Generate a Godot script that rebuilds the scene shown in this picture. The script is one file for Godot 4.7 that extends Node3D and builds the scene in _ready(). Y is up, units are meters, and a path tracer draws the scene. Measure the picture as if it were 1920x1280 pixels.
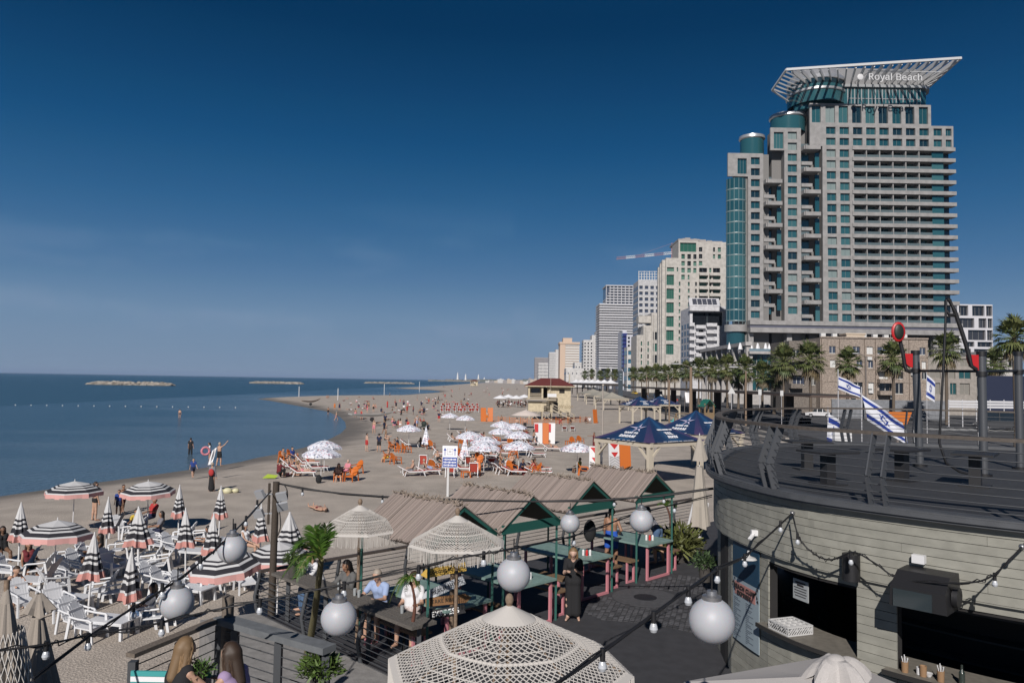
extends Node3D
# A sunny city beach seen from an upper terrace: sea, sand, promenade, hotels, beach bar and a round kiosk.

const FOCAL := 1440.0
const UP := Vector3.UP
const EYE := Vector3(0,6.9,0)
const WATER := -0.5
const DECK := 1.35
const TERRACE := 5.03
const STREET := 1.6
var look: Basis
var rng := RandomNumberGenerator.new()
var mats := {}
var counts := {}
var store := {}

func _ready() -> void:
	rng.seed = 20
	set_up()
	ground()
	city()
	street()
	beach()
	deck()
	kiosk()

# ------------------------------------------------------------------ geometry
class Geo:
	var v := PackedVector3Array()
	var n := PackedVector3Array()
	var uv := PackedVector2Array()
	var c := PackedColorArray()
	var col := Color.WHITE
	var tinted := false

	func put(p: Vector3,m: Vector3,u := Vector2.ZERO) -> void:
		v.append(p)
		n.append(m)
		uv.append(u)
		c.append(col)

	func tri(a: Vector3,b: Vector3,d: Vector3) -> void:
		var m := (b - a).cross(d - a).normalized()
		put(a,m)
		put(d,m)
		put(b,m)

	func quad(a: Vector3,b: Vector3,d: Vector3,e: Vector3) -> void:
		var m := (d - a).cross(e - b).normalized()
		put(a,m,Vector2(0,1))
		put(d,m,Vector2(1,0))
		put(b,m,Vector2(1,1))
		put(a,m,Vector2(0,1))
		put(e,m,Vector2(0,0))
		put(d,m,Vector2(1,0))

	func soft(a: Vector3,b: Vector3,d: Vector3,e: Vector3,na: Vector3,nb: Vector3,nd: Vector3,ne: Vector3) -> void:
		put(a,na,Vector2(0,1))
		put(d,nd,Vector2(1,0))
		put(b,nb,Vector2(1,1))
		put(a,na,Vector2(0,1))
		put(e,ne,Vector2(0,0))
		put(d,nd,Vector2(1,0))

	func box(o: Vector3,s: Vector3,b := Basis.IDENTITY) -> void:
		var x := b.x*s.x*0.5
		var y := b.y*s.y*0.5
		var z := b.z*s.z*0.5
		quad(o + z - x - y,o + z + x - y,o + z + x + y,o + z - x + y)
		quad(o - z + x - y,o - z - x - y,o - z - x + y,o - z + x + y)
		quad(o + x + z - y,o + x - z - y,o + x - z + y,o + x + z + y)
		quad(o - x - z - y,o - x + z - y,o - x + z + y,o - x - z + y)
		quad(o + y - x + z,o + y + x + z,o + y + x - z,o + y - x - z)
		quad(o - y - x - z,o - y + x - z,o - y + x + z,o - y - x + z)

	func bar(p: Vector3,q: Vector3,w: float,h := -1.0,up := Vector3.UP) -> void:
		var z := q - p
		var long := z.length()
		if long < 1e-5:
			return
		z /= long
		if absf(z.dot(up)) > 0.98:
			up = Vector3.RIGHT if absf(z.x) < 0.9 else Vector3.BACK
		var x := up.cross(z).normalized()
		box((p + q)*0.5,Vector3(w,w if h < 0 else h,long),Basis(x,z.cross(x),z))

	func tube(pts: PackedVector3Array,radii,sides := 6,caps := true) -> void:
		var last: Array = []
		var lastn: Array = []
		var count := pts.size()
		for i in count:
			var t := (pts[mini(i + 1,count - 1)] - pts[maxi(i - 1,0)]).normalized()
			var up := Vector3.UP if absf(t.y) < 0.9 else Vector3.BACK
			var x := up.cross(t).normalized()
			var y := t.cross(x)
			var r: float = radii[i] if radii is Array else radii
			var ring: Array = []
			var ringn: Array = []
			for k in sides:
				var a := TAU*k/sides
				var d := x*cos(a) + y*sin(a)
				ringn.append(d)
				ring.append(pts[i] + d*r)
			if i > 0:
				for k in sides:
					var m := (k + 1) % sides
					soft(last[k],last[m],ring[m],ring[k],lastn[k],lastn[m],ringn[m],ringn[k])
			if caps and (i == 0 or i == count - 1):
				for k in sides:
					var m := (k + 1) % sides
					if i == 0:
						tri(pts[i],ring[m],ring[k])
					else:
						tri(pts[i],ring[k],ring[m])
			last = ring
			lastn = ringn

	func rod(p: Vector3,q: Vector3,r: float,sides := 6,r2 := -1.0) -> void:
		tube(PackedVector3Array([p,q]),[r,r if r2 < 0 else r2],sides)

	# profile of (radius, height) from the bottom up
	func lathe(profile: Array,seg := 16,at := Vector3.ZERO,from := 0.0,to := TAU) -> void:
		for i in profile.size() - 1:
			var p: Vector2 = profile[i]
			var q: Vector2 = profile[i + 1]
			var e := Vector2(q.y - p.y,p.x - q.x).normalized()
			for k in seg:
				var a := from + (to - from)*k/seg
				var b := from + (to - from)*(k + 1)/seg
				var da := Vector3(cos(a),0,sin(a))
				var db := Vector3(cos(b),0,sin(b))
				var na := da*e.x + Vector3.UP*e.y
				var nb := db*e.x + Vector3.UP*e.y
				soft(at + db*p.x + Vector3.UP*p.y,at + da*p.x + Vector3.UP*p.y,at + da*q.x + Vector3.UP*q.y,at + db*q.x + Vector3.UP*q.y,nb,na,na,nb)

	func ball(o: Vector3,r: Vector3,seg := 12,rings := 8) -> void:
		for i in rings:
			var t0 := -PI/2 + PI*i/rings
			var t1 := -PI/2 + PI*(i + 1)/rings
			for k in seg:
				var a := TAU*k/seg
				var b := TAU*(k + 1)/seg
				var d := [Vector3(cos(b)*cos(t0),sin(t0),sin(b)*cos(t0)),Vector3(cos(a)*cos(t0),sin(t0),sin(a)*cos(t0)),Vector3(cos(a)*cos(t1),sin(t1),sin(a)*cos(t1)),Vector3(cos(b)*cos(t1),sin(t1),sin(b)*cos(t1))]
				soft(o + d[0]*r,o + d[1]*r,o + d[2]*r,o + d[3]*r,(d[0]/r).normalized(),(d[1]/r).normalized(),(d[2]/r).normalized(),(d[3]/r).normalized())

	# upright prism over a plan of (x, z)
	func prism(plan: PackedVector2Array,y0: float,y1: float,top := true,bottom := true) -> void:
		var p := plan.duplicate()
		if Geometry2D.is_polygon_clockwise(p):
			p.reverse()
		var t := Geometry2D.triangulate_polygon(p)
		for i in range(0,t.size(),3):
			var q := [p[t[i]],p[t[i + 1]],p[t[i + 2]]]
			var turn: float = (q[1] - q[0]).cross(q[2] - q[0])
			if turn > 0:
				q = [q[0],q[2],q[1]]
			if top:
				tri(Vector3(q[0].x,y1,q[0].y),Vector3(q[1].x,y1,q[1].y),Vector3(q[2].x,y1,q[2].y))
			if bottom:
				tri(Vector3(q[0].x,y0,q[0].y),Vector3(q[2].x,y0,q[2].y),Vector3(q[1].x,y0,q[1].y))
		for i in p.size():
			var a := p[i]
			var b := p[(i + 1) % p.size()]
			quad(Vector3(b.x,y0,b.y),Vector3(a.x,y0,a.y),Vector3(a.x,y1,a.y),Vector3(b.x,y1,b.y))
		# outward sides whichever way the plan runs
		var s := v.size() - p.size()*6
		var mid := Vector2.ZERO
		var e0 := Vector2(p[1].y - p[0].y,p[0].x - p[1].x).normalized()*0.001
		mid = (p[0] + p[1])*0.5 + e0
		var inside := Geometry2D.is_point_in_polygon(mid,p)
		var nn := Vector2(n[s].x,n[s].z)
		if inside == (nn.dot(e0) > 0):
			for i in range(s,v.size(),3):
				var keep := v[i + 1]
				v[i + 1] = v[i + 2]
				v[i + 2] = keep
				for k in 3:
					n[i + k] = -n[i + k]

	func add(o: Geo,x: Transform3D) -> void:
		var nb := x.basis.inverse().transposed()
		for i in o.v.size():
			v.append(x*o.v[i])
			n.append((nb*o.n[i]).normalized())
			uv.append(o.uv[i])
			c.append(o.c[i] if o.tinted else col)

	func mesh() -> ArrayMesh:
		var a := []
		a.resize(Mesh.ARRAY_MAX)
		a[Mesh.ARRAY_VERTEX] = v
		a[Mesh.ARRAY_NORMAL] = n
		a[Mesh.ARRAY_TEX_UV] = uv
		if tinted:
			a[Mesh.ARRAY_COLOR] = c
		var m := ArrayMesh.new()
		if v.size():
			m.add_surface_from_arrays(Mesh.PRIMITIVE_TRIANGLES,a)
		return m

# ------------------------------------------------------------------ things, parts, materials
func numbered(called: String) -> String:
	var k: int = counts.get(called,0)
	counts[called] = k + 1
	return called if k == 0 else "%s_%03d" % [called,k]

func thing(called: String,label: String,category: String,at := Vector3.ZERO,turn := 0.0,group := "") -> Node3D:
	var o := Node3D.new()
	o.name = numbered(called)
	add_child(o)
	o.position = at
	o.rotation.y = turn
	return tag(o,label,category,group)

func tag(o: Node3D,label: String,category: String,group := "",kind := "") -> Node3D:
	if label:
		o.set_meta("label",label)
	if category:
		o.set_meta("category",category)
	if group:
		o.set_meta("group",group)
	if kind:
		o.set_meta("kind",kind)
	return o

func part(parent: Node,called: String,shape,m: Material,x := Transform3D.IDENTITY) -> MeshInstance3D:
	var o := MeshInstance3D.new()
	o.name = called if parent != self else numbered(called)
	o.mesh = shape.mesh() if shape is Geo else shape
	o.material_override = m
	o.transform = x
	parent.add_child(o,true)
	return o

func struct(called: String,shape,m: Material) -> MeshInstance3D:
	var o := part(self,called,shape,m)
	o.set_meta("kind","structure")
	return o

func stuff(o: Node3D) -> Node3D:
	o.set_meta("kind","stuff")
	return o

func dup(root: Node3D,at: Vector3,turn: float,label: String,group := "") -> Node3D:
	var r: Node3D = root.duplicate()
	var base := String(root.name)
	if base.length() > 4 and base.substr(base.length() - 4,1) == "_":
		base = base.substr(0,base.length() - 4)
	r.name = numbered(base)
	add_child(r)
	r.position = at
	r.rotation = V(0,turn,0)
	r.set_meta("label",label)
	if group:
		r.set_meta("group",group)
	return r

func grain(key: String) -> Texture2D:
	if store.has("tex_" + key):
		return store["tex_" + key]
	var f := FastNoiseLite.new()
	f.seed = key.length()*7 + 3
	var t := NoiseTexture2D.new()
	t.width = 512
	t.height = 512
	t.seamless = true
	t.generate_mipmaps = false
	var lo := 0.82
	var g := Gradient.new()
	match key:
		"fine":
			f.frequency = 0.06
			f.fractal_octaves = 5
			lo = 0.84
		"cloudy":
			f.frequency = 0.012
			f.fractal_octaves = 5
			lo = 0.84
		"streak":
			f.frequency = 0.03
			f.fractal_octaves = 4
			f.domain_warp_enabled = true
			f.domain_warp_amplitude = 18.0
			lo = 0.7
		"prints":
			f.noise_type = FastNoiseLite.TYPE_CELLULAR
			f.frequency = 0.035
			f.fractal_octaves = 3
			f.domain_warp_enabled = true
			f.domain_warp_amplitude = 12.0
			lo = 0.74
		"ripple":
			f.frequency = 0.02
			f.fractal_octaves = 5
			f.fractal_gain = 0.55
			t.as_normal_map = true
			t.bump_strength = 9.0
		"lumps":
			f.frequency = 0.03
			f.fractal_octaves = 5
			f.fractal_gain = 0.6
			t.as_normal_map = true
			t.bump_strength = 6.0
		"weave":
			f.noise_type = FastNoiseLite.TYPE_CELLULAR
			f.frequency = 0.12
			t.as_normal_map = true
			t.bump_strength = 3.0
	g.set_color(0,C(lo,lo,lo))
	g.set_color(1,C(1,1,1))
	if not t.as_normal_map:
		t.color_ramp = g
	t.noise = f
	store["tex_" + key] = t
	return t

# a base colour in linear values, with grain of a given size in metres
func paint(key: String,lin: Color,rough := 0.8,tex := "",size := 1.0,metal := 0.0,bumps := "",bump := 0.5) -> StandardMaterial3D:
	if mats.has(key):
		return mats[key]
	var m := StandardMaterial3D.new()
	m.resource_name = key
	m.albedo_color = lin.linear_to_srgb()
	m.roughness = rough
	m.metallic = metal
	if tex or bumps:
		m.uv1_triplanar = true
		m.uv1_world_triplanar = true
		m.uv1_scale = Vector3.ONE/size
	if tex:
		m.albedo_texture = grain(tex)
	if bumps == "ripple":
		m.normal_enabled = true
		m.normal_texture = grain(bumps)
		m.normal_scale = bump
	elif bumps:
		m.heightmap_enabled = true
		m.heightmap_texture = grain("prints" if bumps == "prints" else "fine")
		m.heightmap_scale = bump*10.0
	mats[key] = m
	return m

func tinted(key: String,rough := 0.8,tex := "",size := 1.0,bumps := "",bump := 0.5) -> StandardMaterial3D:
	var m := paint(key,Color.WHITE,rough,tex,size,0.0,bumps,bump)
	m.vertex_color_use_as_albedo = true
	return m

func glass(key: String,lin: Color,rough := 0.12,metal := 0.0) -> StandardMaterial3D:
	var m := paint(key,lin,rough,"",1.0,metal)
	m.metallic_specular = 0.8
	return m

# ------------------------------------------------------------------ surveying
func sight(x: float,y: float) -> Vector3:
	var d := look*V((x - 960.0)/FOCAL,(640.0 - y)/FOCAL,-1.0)
	return d/-d.z

func on(x: float,y: float,level := 0.0) -> Vector3:
	var d := sight(x,y)
	return EYE + d*((level - EYE.y)/d.y)

func off(x: float,y: float,away: float) -> Vector3:
	return EYE + sight(x,y)*away

func lettering(parent: Node,called: String,text: String,height: float,m: Material,x: Transform3D,thick := 0.02,bold := true,wide := 1.0) -> MeshInstance3D:
	var t := TextMesh.new()
	var f := SystemFont.new()
	f.font_names = PackedStringArray(["Droid Sans"])
	if bold:
		f.font_weight = 700
	t.font = f
	t.text = text
	t.font_size = 64
	t.pixel_size = height/64.0*1.35
	t.depth = thick
	t.curve_step = 3.0
	var o := part(parent,called,t,m,x)
	o.transform.basis = o.transform.basis.scaled_local(V(wide,1,1))
	return o

# ------------------------------------------------------------------ sky, camera, sun
const EXPOSE := 1.08

func set_up() -> void:
	look = Basis.from_euler(V(deg_to_rad(2.94),0,deg_to_rad(0.94)))
	var cam := Camera3D.new()
	cam.name = "camera"
	cam.fov = rad_to_deg(2.0*atan(640.0/FOCAL))
	cam.near = 0.05
	cam.far = 60000.0
	cam.transform = Transform3D(look,EYE)
	cam.current = true
	add_child(cam)
	var e := Environment.new()
	e.background_mode = Environment.BG_SKY
	e.tonemap_mode = Environment.TONE_MAPPER_LINEAR
	e.tonemap_exposure = EXPOSE
	e.sdfgi_enabled = true
	e.ssao_enabled = true
	e.ssil_enabled = true
	e.fog_enabled = true
	e.fog_density = 0.00005
	e.fog_light_color = Color(0.55,0.63,0.74)
	var p := PanoramaSkyMaterial.new()
	p.panorama = sky_picture()
	var s := Sky.new()
	s.sky_material = p
	e.sky = s
	var w := WorldEnvironment.new()
	w.name = "world_environment"
	w.environment = e
	add_child(w)
	var sun := DirectionalLight3D.new()
	sun.name = "sun"
	sun.light_energy = 1.42
	sun.light_color = Color(1.0,0.975,0.95)
	sun.light_angular_distance = 0.5
	sun.shadow_enabled = true
	sun.directional_shadow_max_distance = 400.0
	sun.rotation_degrees = V(-33.0,-13.0,0)
	add_child(sun)

func sky_picture() -> ImageTexture:
	var w := 1024
	var h := 512
	var im := Image.create(w,h,false,Image.FORMAT_RGB8)
	var f := FastNoiseLite.new()
	f.seed = 11
	f.frequency = 0.009
	f.fractal_octaves = 5
	f.domain_warp_enabled = true
	f.domain_warp_amplitude = 20.0
	# sky colours (sRGB) by degrees above the horizon
	var step := [[-90.0,C(0.22,0.25,0.28)],[-0.6,C(0.44,0.5,0.58)],[0.0,C(0.5,0.575,0.665)],[1.0,C(0.48,0.565,0.665)],[4.5,C(0.43,0.545,0.665)],[8.4,C(0.29,0.45,0.61)],[12.0,C(0.19,0.385,0.56)],[17.0,C(0.085,0.305,0.485)],[25.0,C(0.015,0.205,0.36)],[45.0,C(0.012,0.17,0.31)],[90.0,C(0.01,0.14,0.27)]]
	for j in h:
		var up := 90.0 - 180.0*(j + 0.5)/h
		var base := Color.BLACK
		for k in step.size() - 1:
			if up >= step[k][0] and up <= step[k + 1][0]:
				base = step[k][1].lerp(step[k + 1][1],(up - step[k][0])/(step[k + 1][0] - step[k][0]))
		for i in w:
			var col := base
			if up > 0.3 and up < 16.0:
				var wisp := f.get_noise_2d(i*0.9,j*7.0) + 0.45*f.get_noise_2d(i*3.0 + 300.0,j*16.0)
				var band := smoothstep(0.3,2.5,up)*(1.0 - smoothstep(5.0,15.0,up))
				col = base.lerp(C(0.53,0.6,0.7),clampf((wisp - 0.12)*0.8,0,0.26)*band)
			im.set_pixel(i,j,(col.srgb_to_linear()/EXPOSE).linear_to_srgb())
	return ImageTexture.create_from_image(im)

# ------------------------------------------------------------------ sea, sand, promenade
func coast_line() -> PackedVector2Array:
	var c := PackedVector2Array()
	c.append(W(-60,40))
	var px := [-500,1000,-200,960,0,930,125,912,250,895,400,874,448,866,480,858,521,851,568,839,615,824,638,812,648,802,646,791,636,781,615,772,575,764,532,756,505,751,482,748,500,745.8,560,743.5,640,742,745,741.5,771,739,805,737,826,734.6,822,732.8,800,731,760,729,738,727.4,771,726,809,724.2,841,722,874,719.4,905,717.4,930,716.6]
	for i in range(0,px.size(),2):
		var p := on(px[i],px[i + 1],WATER)
		c.append(W(p.x,p.z))
	return c

func ground() -> void:
	var sea := Geo.new()
	var far := 30000.0
	var xs := [-far,-4000.0,-800.0,-200.0,-60.0,0.0,100.0,800.0,4000.0,far]
	var zs := [400.0,0.0,-60.0,-200.0,-800.0,-4000.0,-far]
	for i in xs.size() - 1:
		for j in zs.size() - 1:
			sea.quad(V(xs[i],WATER,zs[j]),V(xs[i + 1],WATER,zs[j]),V(xs[i + 1],WATER,zs[j + 1]),V(xs[i],WATER,zs[j + 1]))
	var sm := paint("sea_water",C(0.014,0.058,0.09),0.25,"",9.0,0.0,"ripple",0.9)
	sm.metallic_specular = 0.42
	struct("sea",sea,sm)
	var bed := Geo.new()
	bed.box(V(-400,-6.5,-1500),V(6000,1,5000))
	struct("sea_bed",bed,paint("sea_bed",C(0.1,0.12,0.1),0.9))

	var coast := coast_line()
	var land := coast.duplicate()
	land.append_array(PackedVector2Array([W(60,-3900),W(4000,-3900),W(4000,60),W(-60,60)]))
	var gx := PackedFloat32Array()
	var x := -112.0
	while x < 62.0:
		gx.append(x)
		x += 1.6
	while x < 4000.0:
		gx.append(x)
		x += 1.6 + (x - 62.0)*0.25
	gx.append(4000.0)
	var gz := PackedFloat32Array([60.0,20.0,5.0])
	var z := 0.0
	while z > -3850.0:
		gz.append(z)
		z -= maxf(1.2,-z*0.014)
	gz.append(-3880.0)
	var bumps := FastNoiseLite.new()
	bumps.frequency = 0.12
	bumps.fractal_octaves = 3
	var nx := gx.size()
	var nz := gz.size()
	var ys := PackedFloat32Array()
	var wet := PackedFloat32Array()
	ys.resize(nx*nz)
	wet.resize(nx*nz)
	for j in nz:
		for i in nx:
			var p := W(gx[i],gz[j])
			var best := 1e9
			if gx[i] < 62.0:
				for k in coast.size() - 1:
					var a := coast[k]
					var d := coast[k + 1] - a
					var t := clampf((p - a).dot(d)/d.length_squared(),0,1)
					best = minf(best,(a + d*t).distance_squared_to(p))
				best = sqrt(best)
				if not Geometry2D.is_point_in_polygon(p,land):
					best = -best
			else:
				best = 60.0
			var h := clampf(WATER + best*0.062,-5.5,0.0)
			if best > 8.0:
				h += bumps.get_noise_2d(p.x,p.y)*0.05*smoothstep(8,14,best)
			ys[j*nx + i] = h
			wet[j*nx + i] = best
	var sand := Geo.new()
	sand.tinted = true
	var dry := Color(0.67,0.585,0.505)
	var damp := Color(0.25,0.225,0.2)
	var shoal := Geo.new()
	shoal.tinted = true
	for j in nz - 1:
		for i in nx - 1:
			var q := [j*nx + i,j*nx + i + 1,(j + 1)*nx + i + 1,(j + 1)*nx + i]
			if wet[q[0]] < -90.0 and wet[q[2]] < -90.0:
				continue
			var P := [V(gx[i],ys[q[0]],gz[j]),V(gx[i + 1],ys[q[1]],gz[j]),V(gx[i + 1],ys[q[2]],gz[j + 1]),V(gx[i],ys[q[3]],gz[j + 1])]
			if wet[q[0]] < 3.0:
				for k in [0,2,1,0,3,2]:
					var d: float = -wet[q[k]] + bumps.get_noise_2d(P[k].x*0.12,P[k].z*0.3)*26.0
					shoal.col = Color(0.085,0.135,0.18).lerp(C(0.014,0.058,0.09),smoothstep(-4.0,46.0,d))
					shoal.put(V(P[k].x,WATER + 0.004,P[k].z),UP)
			for k in [0,2,1,0,3,2]:
				var wob: float = wet[q[k]] + bumps.get_noise_2d(P[k].x*0.7 + 50.0,P[k].z*0.7)*2.0
				sand.col = damp.lerp(dry,smoothstep(1.2,6.0,wob))
				sand.put(P[k],UP)
	var m := tinted("beach_sand",0.95,"prints",1.1,"prints",0.9)
	m.detail_enabled = true
	m.detail_albedo = grain("cloudy")
	m.detail_blend_mode = BaseMaterial3D.BLEND_MODE_MUL
	m.detail_uv_layer = BaseMaterial3D.DETAIL_UV_2
	m.uv2_triplanar = true
	m.uv2_world_triplanar = true
	m.uv2_scale = Vector3.ONE/19.0
	struct("beach_sand",sand,m)

	var shm := tinted("shoal_water",0.2,"",7.0,"ripple",0.7)
	shm.metallic_specular = 0.42
	struct("shallow_water",shoal,shm)

	# promenade and street beside the beach, higher than the sand
	var plan := PackedVector2Array()
	for d in [20.0,60.0,130.0,250.0,420.0,700.0,1100.0,2000.0,3300.0]:
		plan.append(W(prom_edge(d),-d))
	plan.append_array(PackedVector2Array([W(3900,-3300),W(3900,55),W(26,55)]))
	var g := Geo.new()
	g.prism(plan,-0.4,STREET)
	struct("promenade_pavement",g,paint("promenade",C(0.085,0.085,0.09),0.85,"cloudy",6.0))
	var road := Geo.new()
	var rp := PackedVector2Array()
	for d in [14.0,130.0,420.0,1100.0,3000.0]:
		rp.append(W(prom_edge(d) + 20.0,-d))
	for d in [3000.0,1100.0,420.0,130.0,14.0]:
		rp.append(W(prom_edge(d) + 33.0,-d))
	road.prism(rp,STREET - 0.2,STREET + 0.004)
	struct("road",road,paint("asphalt",C(0.05,0.05,0.053),0.9,"fine",3.0))
	var marks := Geo.new()
	for k in 40:
		var d := 40.0 + k*9.0
		var mid := prom_edge(d) + 26.5
		marks.quad(V(mid,STREET + 0.008,-d),V(mid + 0.15,STREET + 0.008,-d),V(mid + 0.35,STREET + 0.008,-d - 3.5),V(mid + 0.2,STREET + 0.008,-d - 3.5))
	for k in 9:
		var x0 := prom_edge(100.0) + 20.8 + k*1.3
		marks.quad(V(x0,STREET + 0.008,-97),V(x0 + 0.6,STREET + 0.008,-97),V(x0 + 0.6,STREET + 0.008,-101),V(x0,STREET + 0.008,-101))
	struct("road_marking_lines",marks,paint("road_paint",C(0.7,0.7,0.68),0.8,"fine",1.0))
	var kerb := Geo.new()
	for e in [20.0,33.0]:
		for k in 30:
			var d := 14.0 + k*15.0
			kerb.bar(V(prom_edge(d) + e,STREET + 0.06,-d),V(prom_edge(d + 15) + e,STREET + 0.06,-d - 15),0.25,0.13)
	struct("street_kerb",kerb,paint("kerb_stone",C(0.3,0.29,0.28),0.85,"fine",1.0))
	for k in 3:
		var st := Geo.new()
		for d in range(86,300,24):
			st.bar(V(prom_edge(d) - 0.45 - k*0.9,0.55 - k*0.42,-d),V(prom_edge(d + 24) - 0.45 - k*0.9,0.55 - k*0.42,-d - 23.8),0.9,1.1)
		struct("promenade_step",st,paint("step_stone",C(0.3,0.28,0.26),0.85,"cloudy",2.0))
	breakwaters()

func prom_edge(d: float) -> float:
	return 26.0 + 0.065*d

func breakwaters() -> void:
	var rock := Geo.new()
	rock.ball(Vector3.ZERO,Vector3.ONE,6,4)
	for i in rock.v.size():
		var p := rock.v[i]
		rock.v[i] = p*(0.8 + 0.35*sin(p.x*5.0 + p.y*3.0)*cos(p.z*4.0 + 1.0))
	for i in range(0,rock.v.size(),3):
		var m := (rock.v[i + 2] - rock.v[i]).cross(rock.v[i + 1] - rock.v[i]).normalized()
		for k in 3:
			rock.n[i + k] = m
	var rm := rock.mesh()
	var mt := tinted("breakwater_rock",0.9,"fine",3.0)
	for b in [[168,395,720.5,"long pale rock breakwater lying off the left beach"],[470,572,718.6,"short rock breakwater between two longer ones at the horizon"],[683,776,718.4,"rock breakwater off the sandy point near the far shore"],[806,850,714.5,"small rock groyne below the distant headland"]]:
		var p := on(b[0],b[2],WATER)
		var q := on(b[1],b[2] + 1.5,WATER)
		q.z = p.z
		var mm := MultiMesh.new()
		mm.transform_format = MultiMesh.TRANSFORM_3D
		mm.use_colors = true
		mm.mesh = rm
		var count := 360
		mm.instance_count = count
		for k in count:
			var t := rng.randf()
			var end := minf(1.0,minf(t,1.0 - t)*9.0 + 0.25)
			var up := rng.randf()
			var s := R(0.8,1.9)
			var o := p.lerp(q,t) + V(0,up*1.8*end,R(-5,5)*(1.2 - up))
			mm.set_instance_transform(k,Transform3D(Basis.from_euler(V(rng.randf()*6,rng.randf()*6,rng.randf()*6)).scaled(V(s*1.5,s*0.8,s)),o))
			var tone := R(0.18,0.42)
			mm.set_instance_color(k,C(tone,tone*0.9,tone*0.78))
		var root := thing("rock_breakwater",b[3],"breakwater",Vector3.ZERO,0,"breakwaters off the beach")
		var o := MultiMeshInstance3D.new()
		o.name = "rocks"
		o.multimesh = mm
		o.material_override = mt
		root.add_child(o)
		stuff(o)
		one_bar(root,"core",paint("rock_core",C(0.2,0.18,0.15),0.9,"fine",2.0),p + V(3,-0.6,0),q + V(-3,-0.6,0),9.0,2.6)
	# headland far away
	var hl := Geo.new()
	hl.tinted = true
	for k in 26:
		var a := off(812 + k*8.0,713,3400.0 - k*8.0)
		var hgt := R(5.0,10.0) + k*0.35
		hl.col = Color(0.2,0.18,0.16).lerp(C(0.1,0.12,0.1),rng.randf())
		hl.box(V(a.x,hgt*0.5 - 1.5,a.z),V(32,hgt,120))
	struct("far_headland_terrain",hl,tinted("headland",0.95))
	for k in 4:
		var a := off([858.0,873.0,897.0,908.0][k],711,3350.0)
		var s := Geo.new()
		var hh: float = [40.0,34.0,33.0,20.0][k]
		s.lathe([W(5.5,0),W(5,hh*0.3),W(3,hh*0.75),W(1.2,hh)],8)
		var o := part(self,"harbour_tower",s,paint("pale_tower",C(0.6,0.6,0.6),0.8))
		o.position = V(a.x,0,a.z)
		tag(o,["tallest pale pointed tower on the far headland","second tallest pale tower on the far headland","pale tower behind the far red roofed lifeguard hut","shortest pale tower nearest the far city"][k],"tower","pale towers on the far headland")

# ------------------------------------------------------------------ buildings
# A wall with real openings: rows of [y0, y1, [[x0, x1], ...]] in metres along the wall; returns where the panes go.
func wall_rows(g: Geo,o: Vector3,r: Vector3,nm: Vector3,x0: float,x1: float,y0: float,y1: float,rows: Array,t: float) -> Array:
	var b := Basis(r,UP,nm)
	var panes := []
	var y := y0
	for row in rows:
		if row[0] > y + 0.001:
			slab(g,o,b,x0,x1,y,row[0],t)
		var x := x0
		for w in row[2]:
			if w[0] > x + 0.001:
				slab(g,o,b,x,w[0],row[0],row[1],t)
			x = w[1]
			panes.append([w[0],w[1],row[0],row[1]])
		if x1 > x + 0.001:
			slab(g,o,b,x,x1,row[0],row[1],t)
		y = row[1]
	if y1 > y + 0.001:
		slab(g,o,b,x0,x1,y,y1,t)
	return panes

func slab(g: Geo,o: Vector3,b: Basis,xa: float,xb: float,ya: float,yb: float,t: float) -> void:
	g.box(o + b.x*(xa + xb)*0.5 + UP*(ya + yb)*0.5 - b.z*t*0.5,V(xb - xa,yb - ya,t),b)

func window_in(root: Node,o: Vector3,r: Vector3,nm: Vector3,p: Array,deep: float,mats_: Array,frame: Material,bars := 1) -> MeshInstance3D:
	var w: float = p[1] - p[0]
	var h: float = p[3] - p[2]
	var key := "win_%.2f_%.2f_%d" % [w,h,bars]
	if not store.has(key):
		var g := Geo.new()
		g.box(Vector3.ZERO,V(w - 0.01,h - 0.01,0.06))
		store[key] = g.mesh()
		var f := Geo.new()
		if bars > 0:
			for k in bars:
				f.box(V(-w/2 + w*(k + 1)/(bars + 1),0,0.06),V(0.09,h - 0.1,0.06))
			f.box(V(0,-h/2 + 0.06,0.06),V(w - 0.02,0.1,0.06))
			f.box(V(0,h/2 - 0.06,0.06),V(w - 0.02,0.1,0.06))
		store[key + "f"] = f.mesh()
	var x := Transform3D(Basis(r,UP,nm),o + r*(p[0] + p[1])*0.5 + UP*(p[2] + p[3])*0.5 - nm*deep)
	var pane := part(root,"window",store[key],mats_[rng.randi() % mats_.size()],x)
	if bars > 0 and frame:
		part(pane,"window_frame",store[key + "f"],frame)
	return pane

func panes_mesh(g: Geo,o: Vector3,r: Vector3,nm: Vector3,panes: Array,deep: float) -> void:
	var b := Basis(r,UP,nm)
	for p in panes:
		g.box(o + r*(p[0] + p[1])*0.5 + UP*(p[2] + p[3])*0.5 - nm*deep,V(p[1] - p[0] - 0.01,p[3] - p[2] - 0.01,0.06),b)

# The front of a building at a distance: picture measures of its edges turned into metres
func mx(x: float,d: float,yref := 560.0) -> float:
	return off(x,yref,d).x

func my(y: float,d: float,xref := 1500.0) -> float:
	return off(xref,y,d).y

func rows_at(d: float,xref: float,list: Array) -> Array:
	# list of [ytop, ybottom, [[xa, xb], ...]] from the top down -> rows in metres from the bottom up
	var out := []
	for row in list:
		var xs := []
		for w in row[2]:
			xs.append([mx(w[0],d),mx(w[1],d)])
		out.append([my(row[1],d,xref),my(row[0],d,xref),xs])
	out.sort_custom(func(a,b): return a[0] < b[0])
	return out

func core(g: Geo,xa: float,xb: float,ya: float,yb: float,zf: float,zb: float) -> void:
	g.box(V((xa + xb)/2,(ya + yb)/2,(zf + zb)/2),V(xb - xa,yb - ya,absf(zf - zb)))

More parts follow.
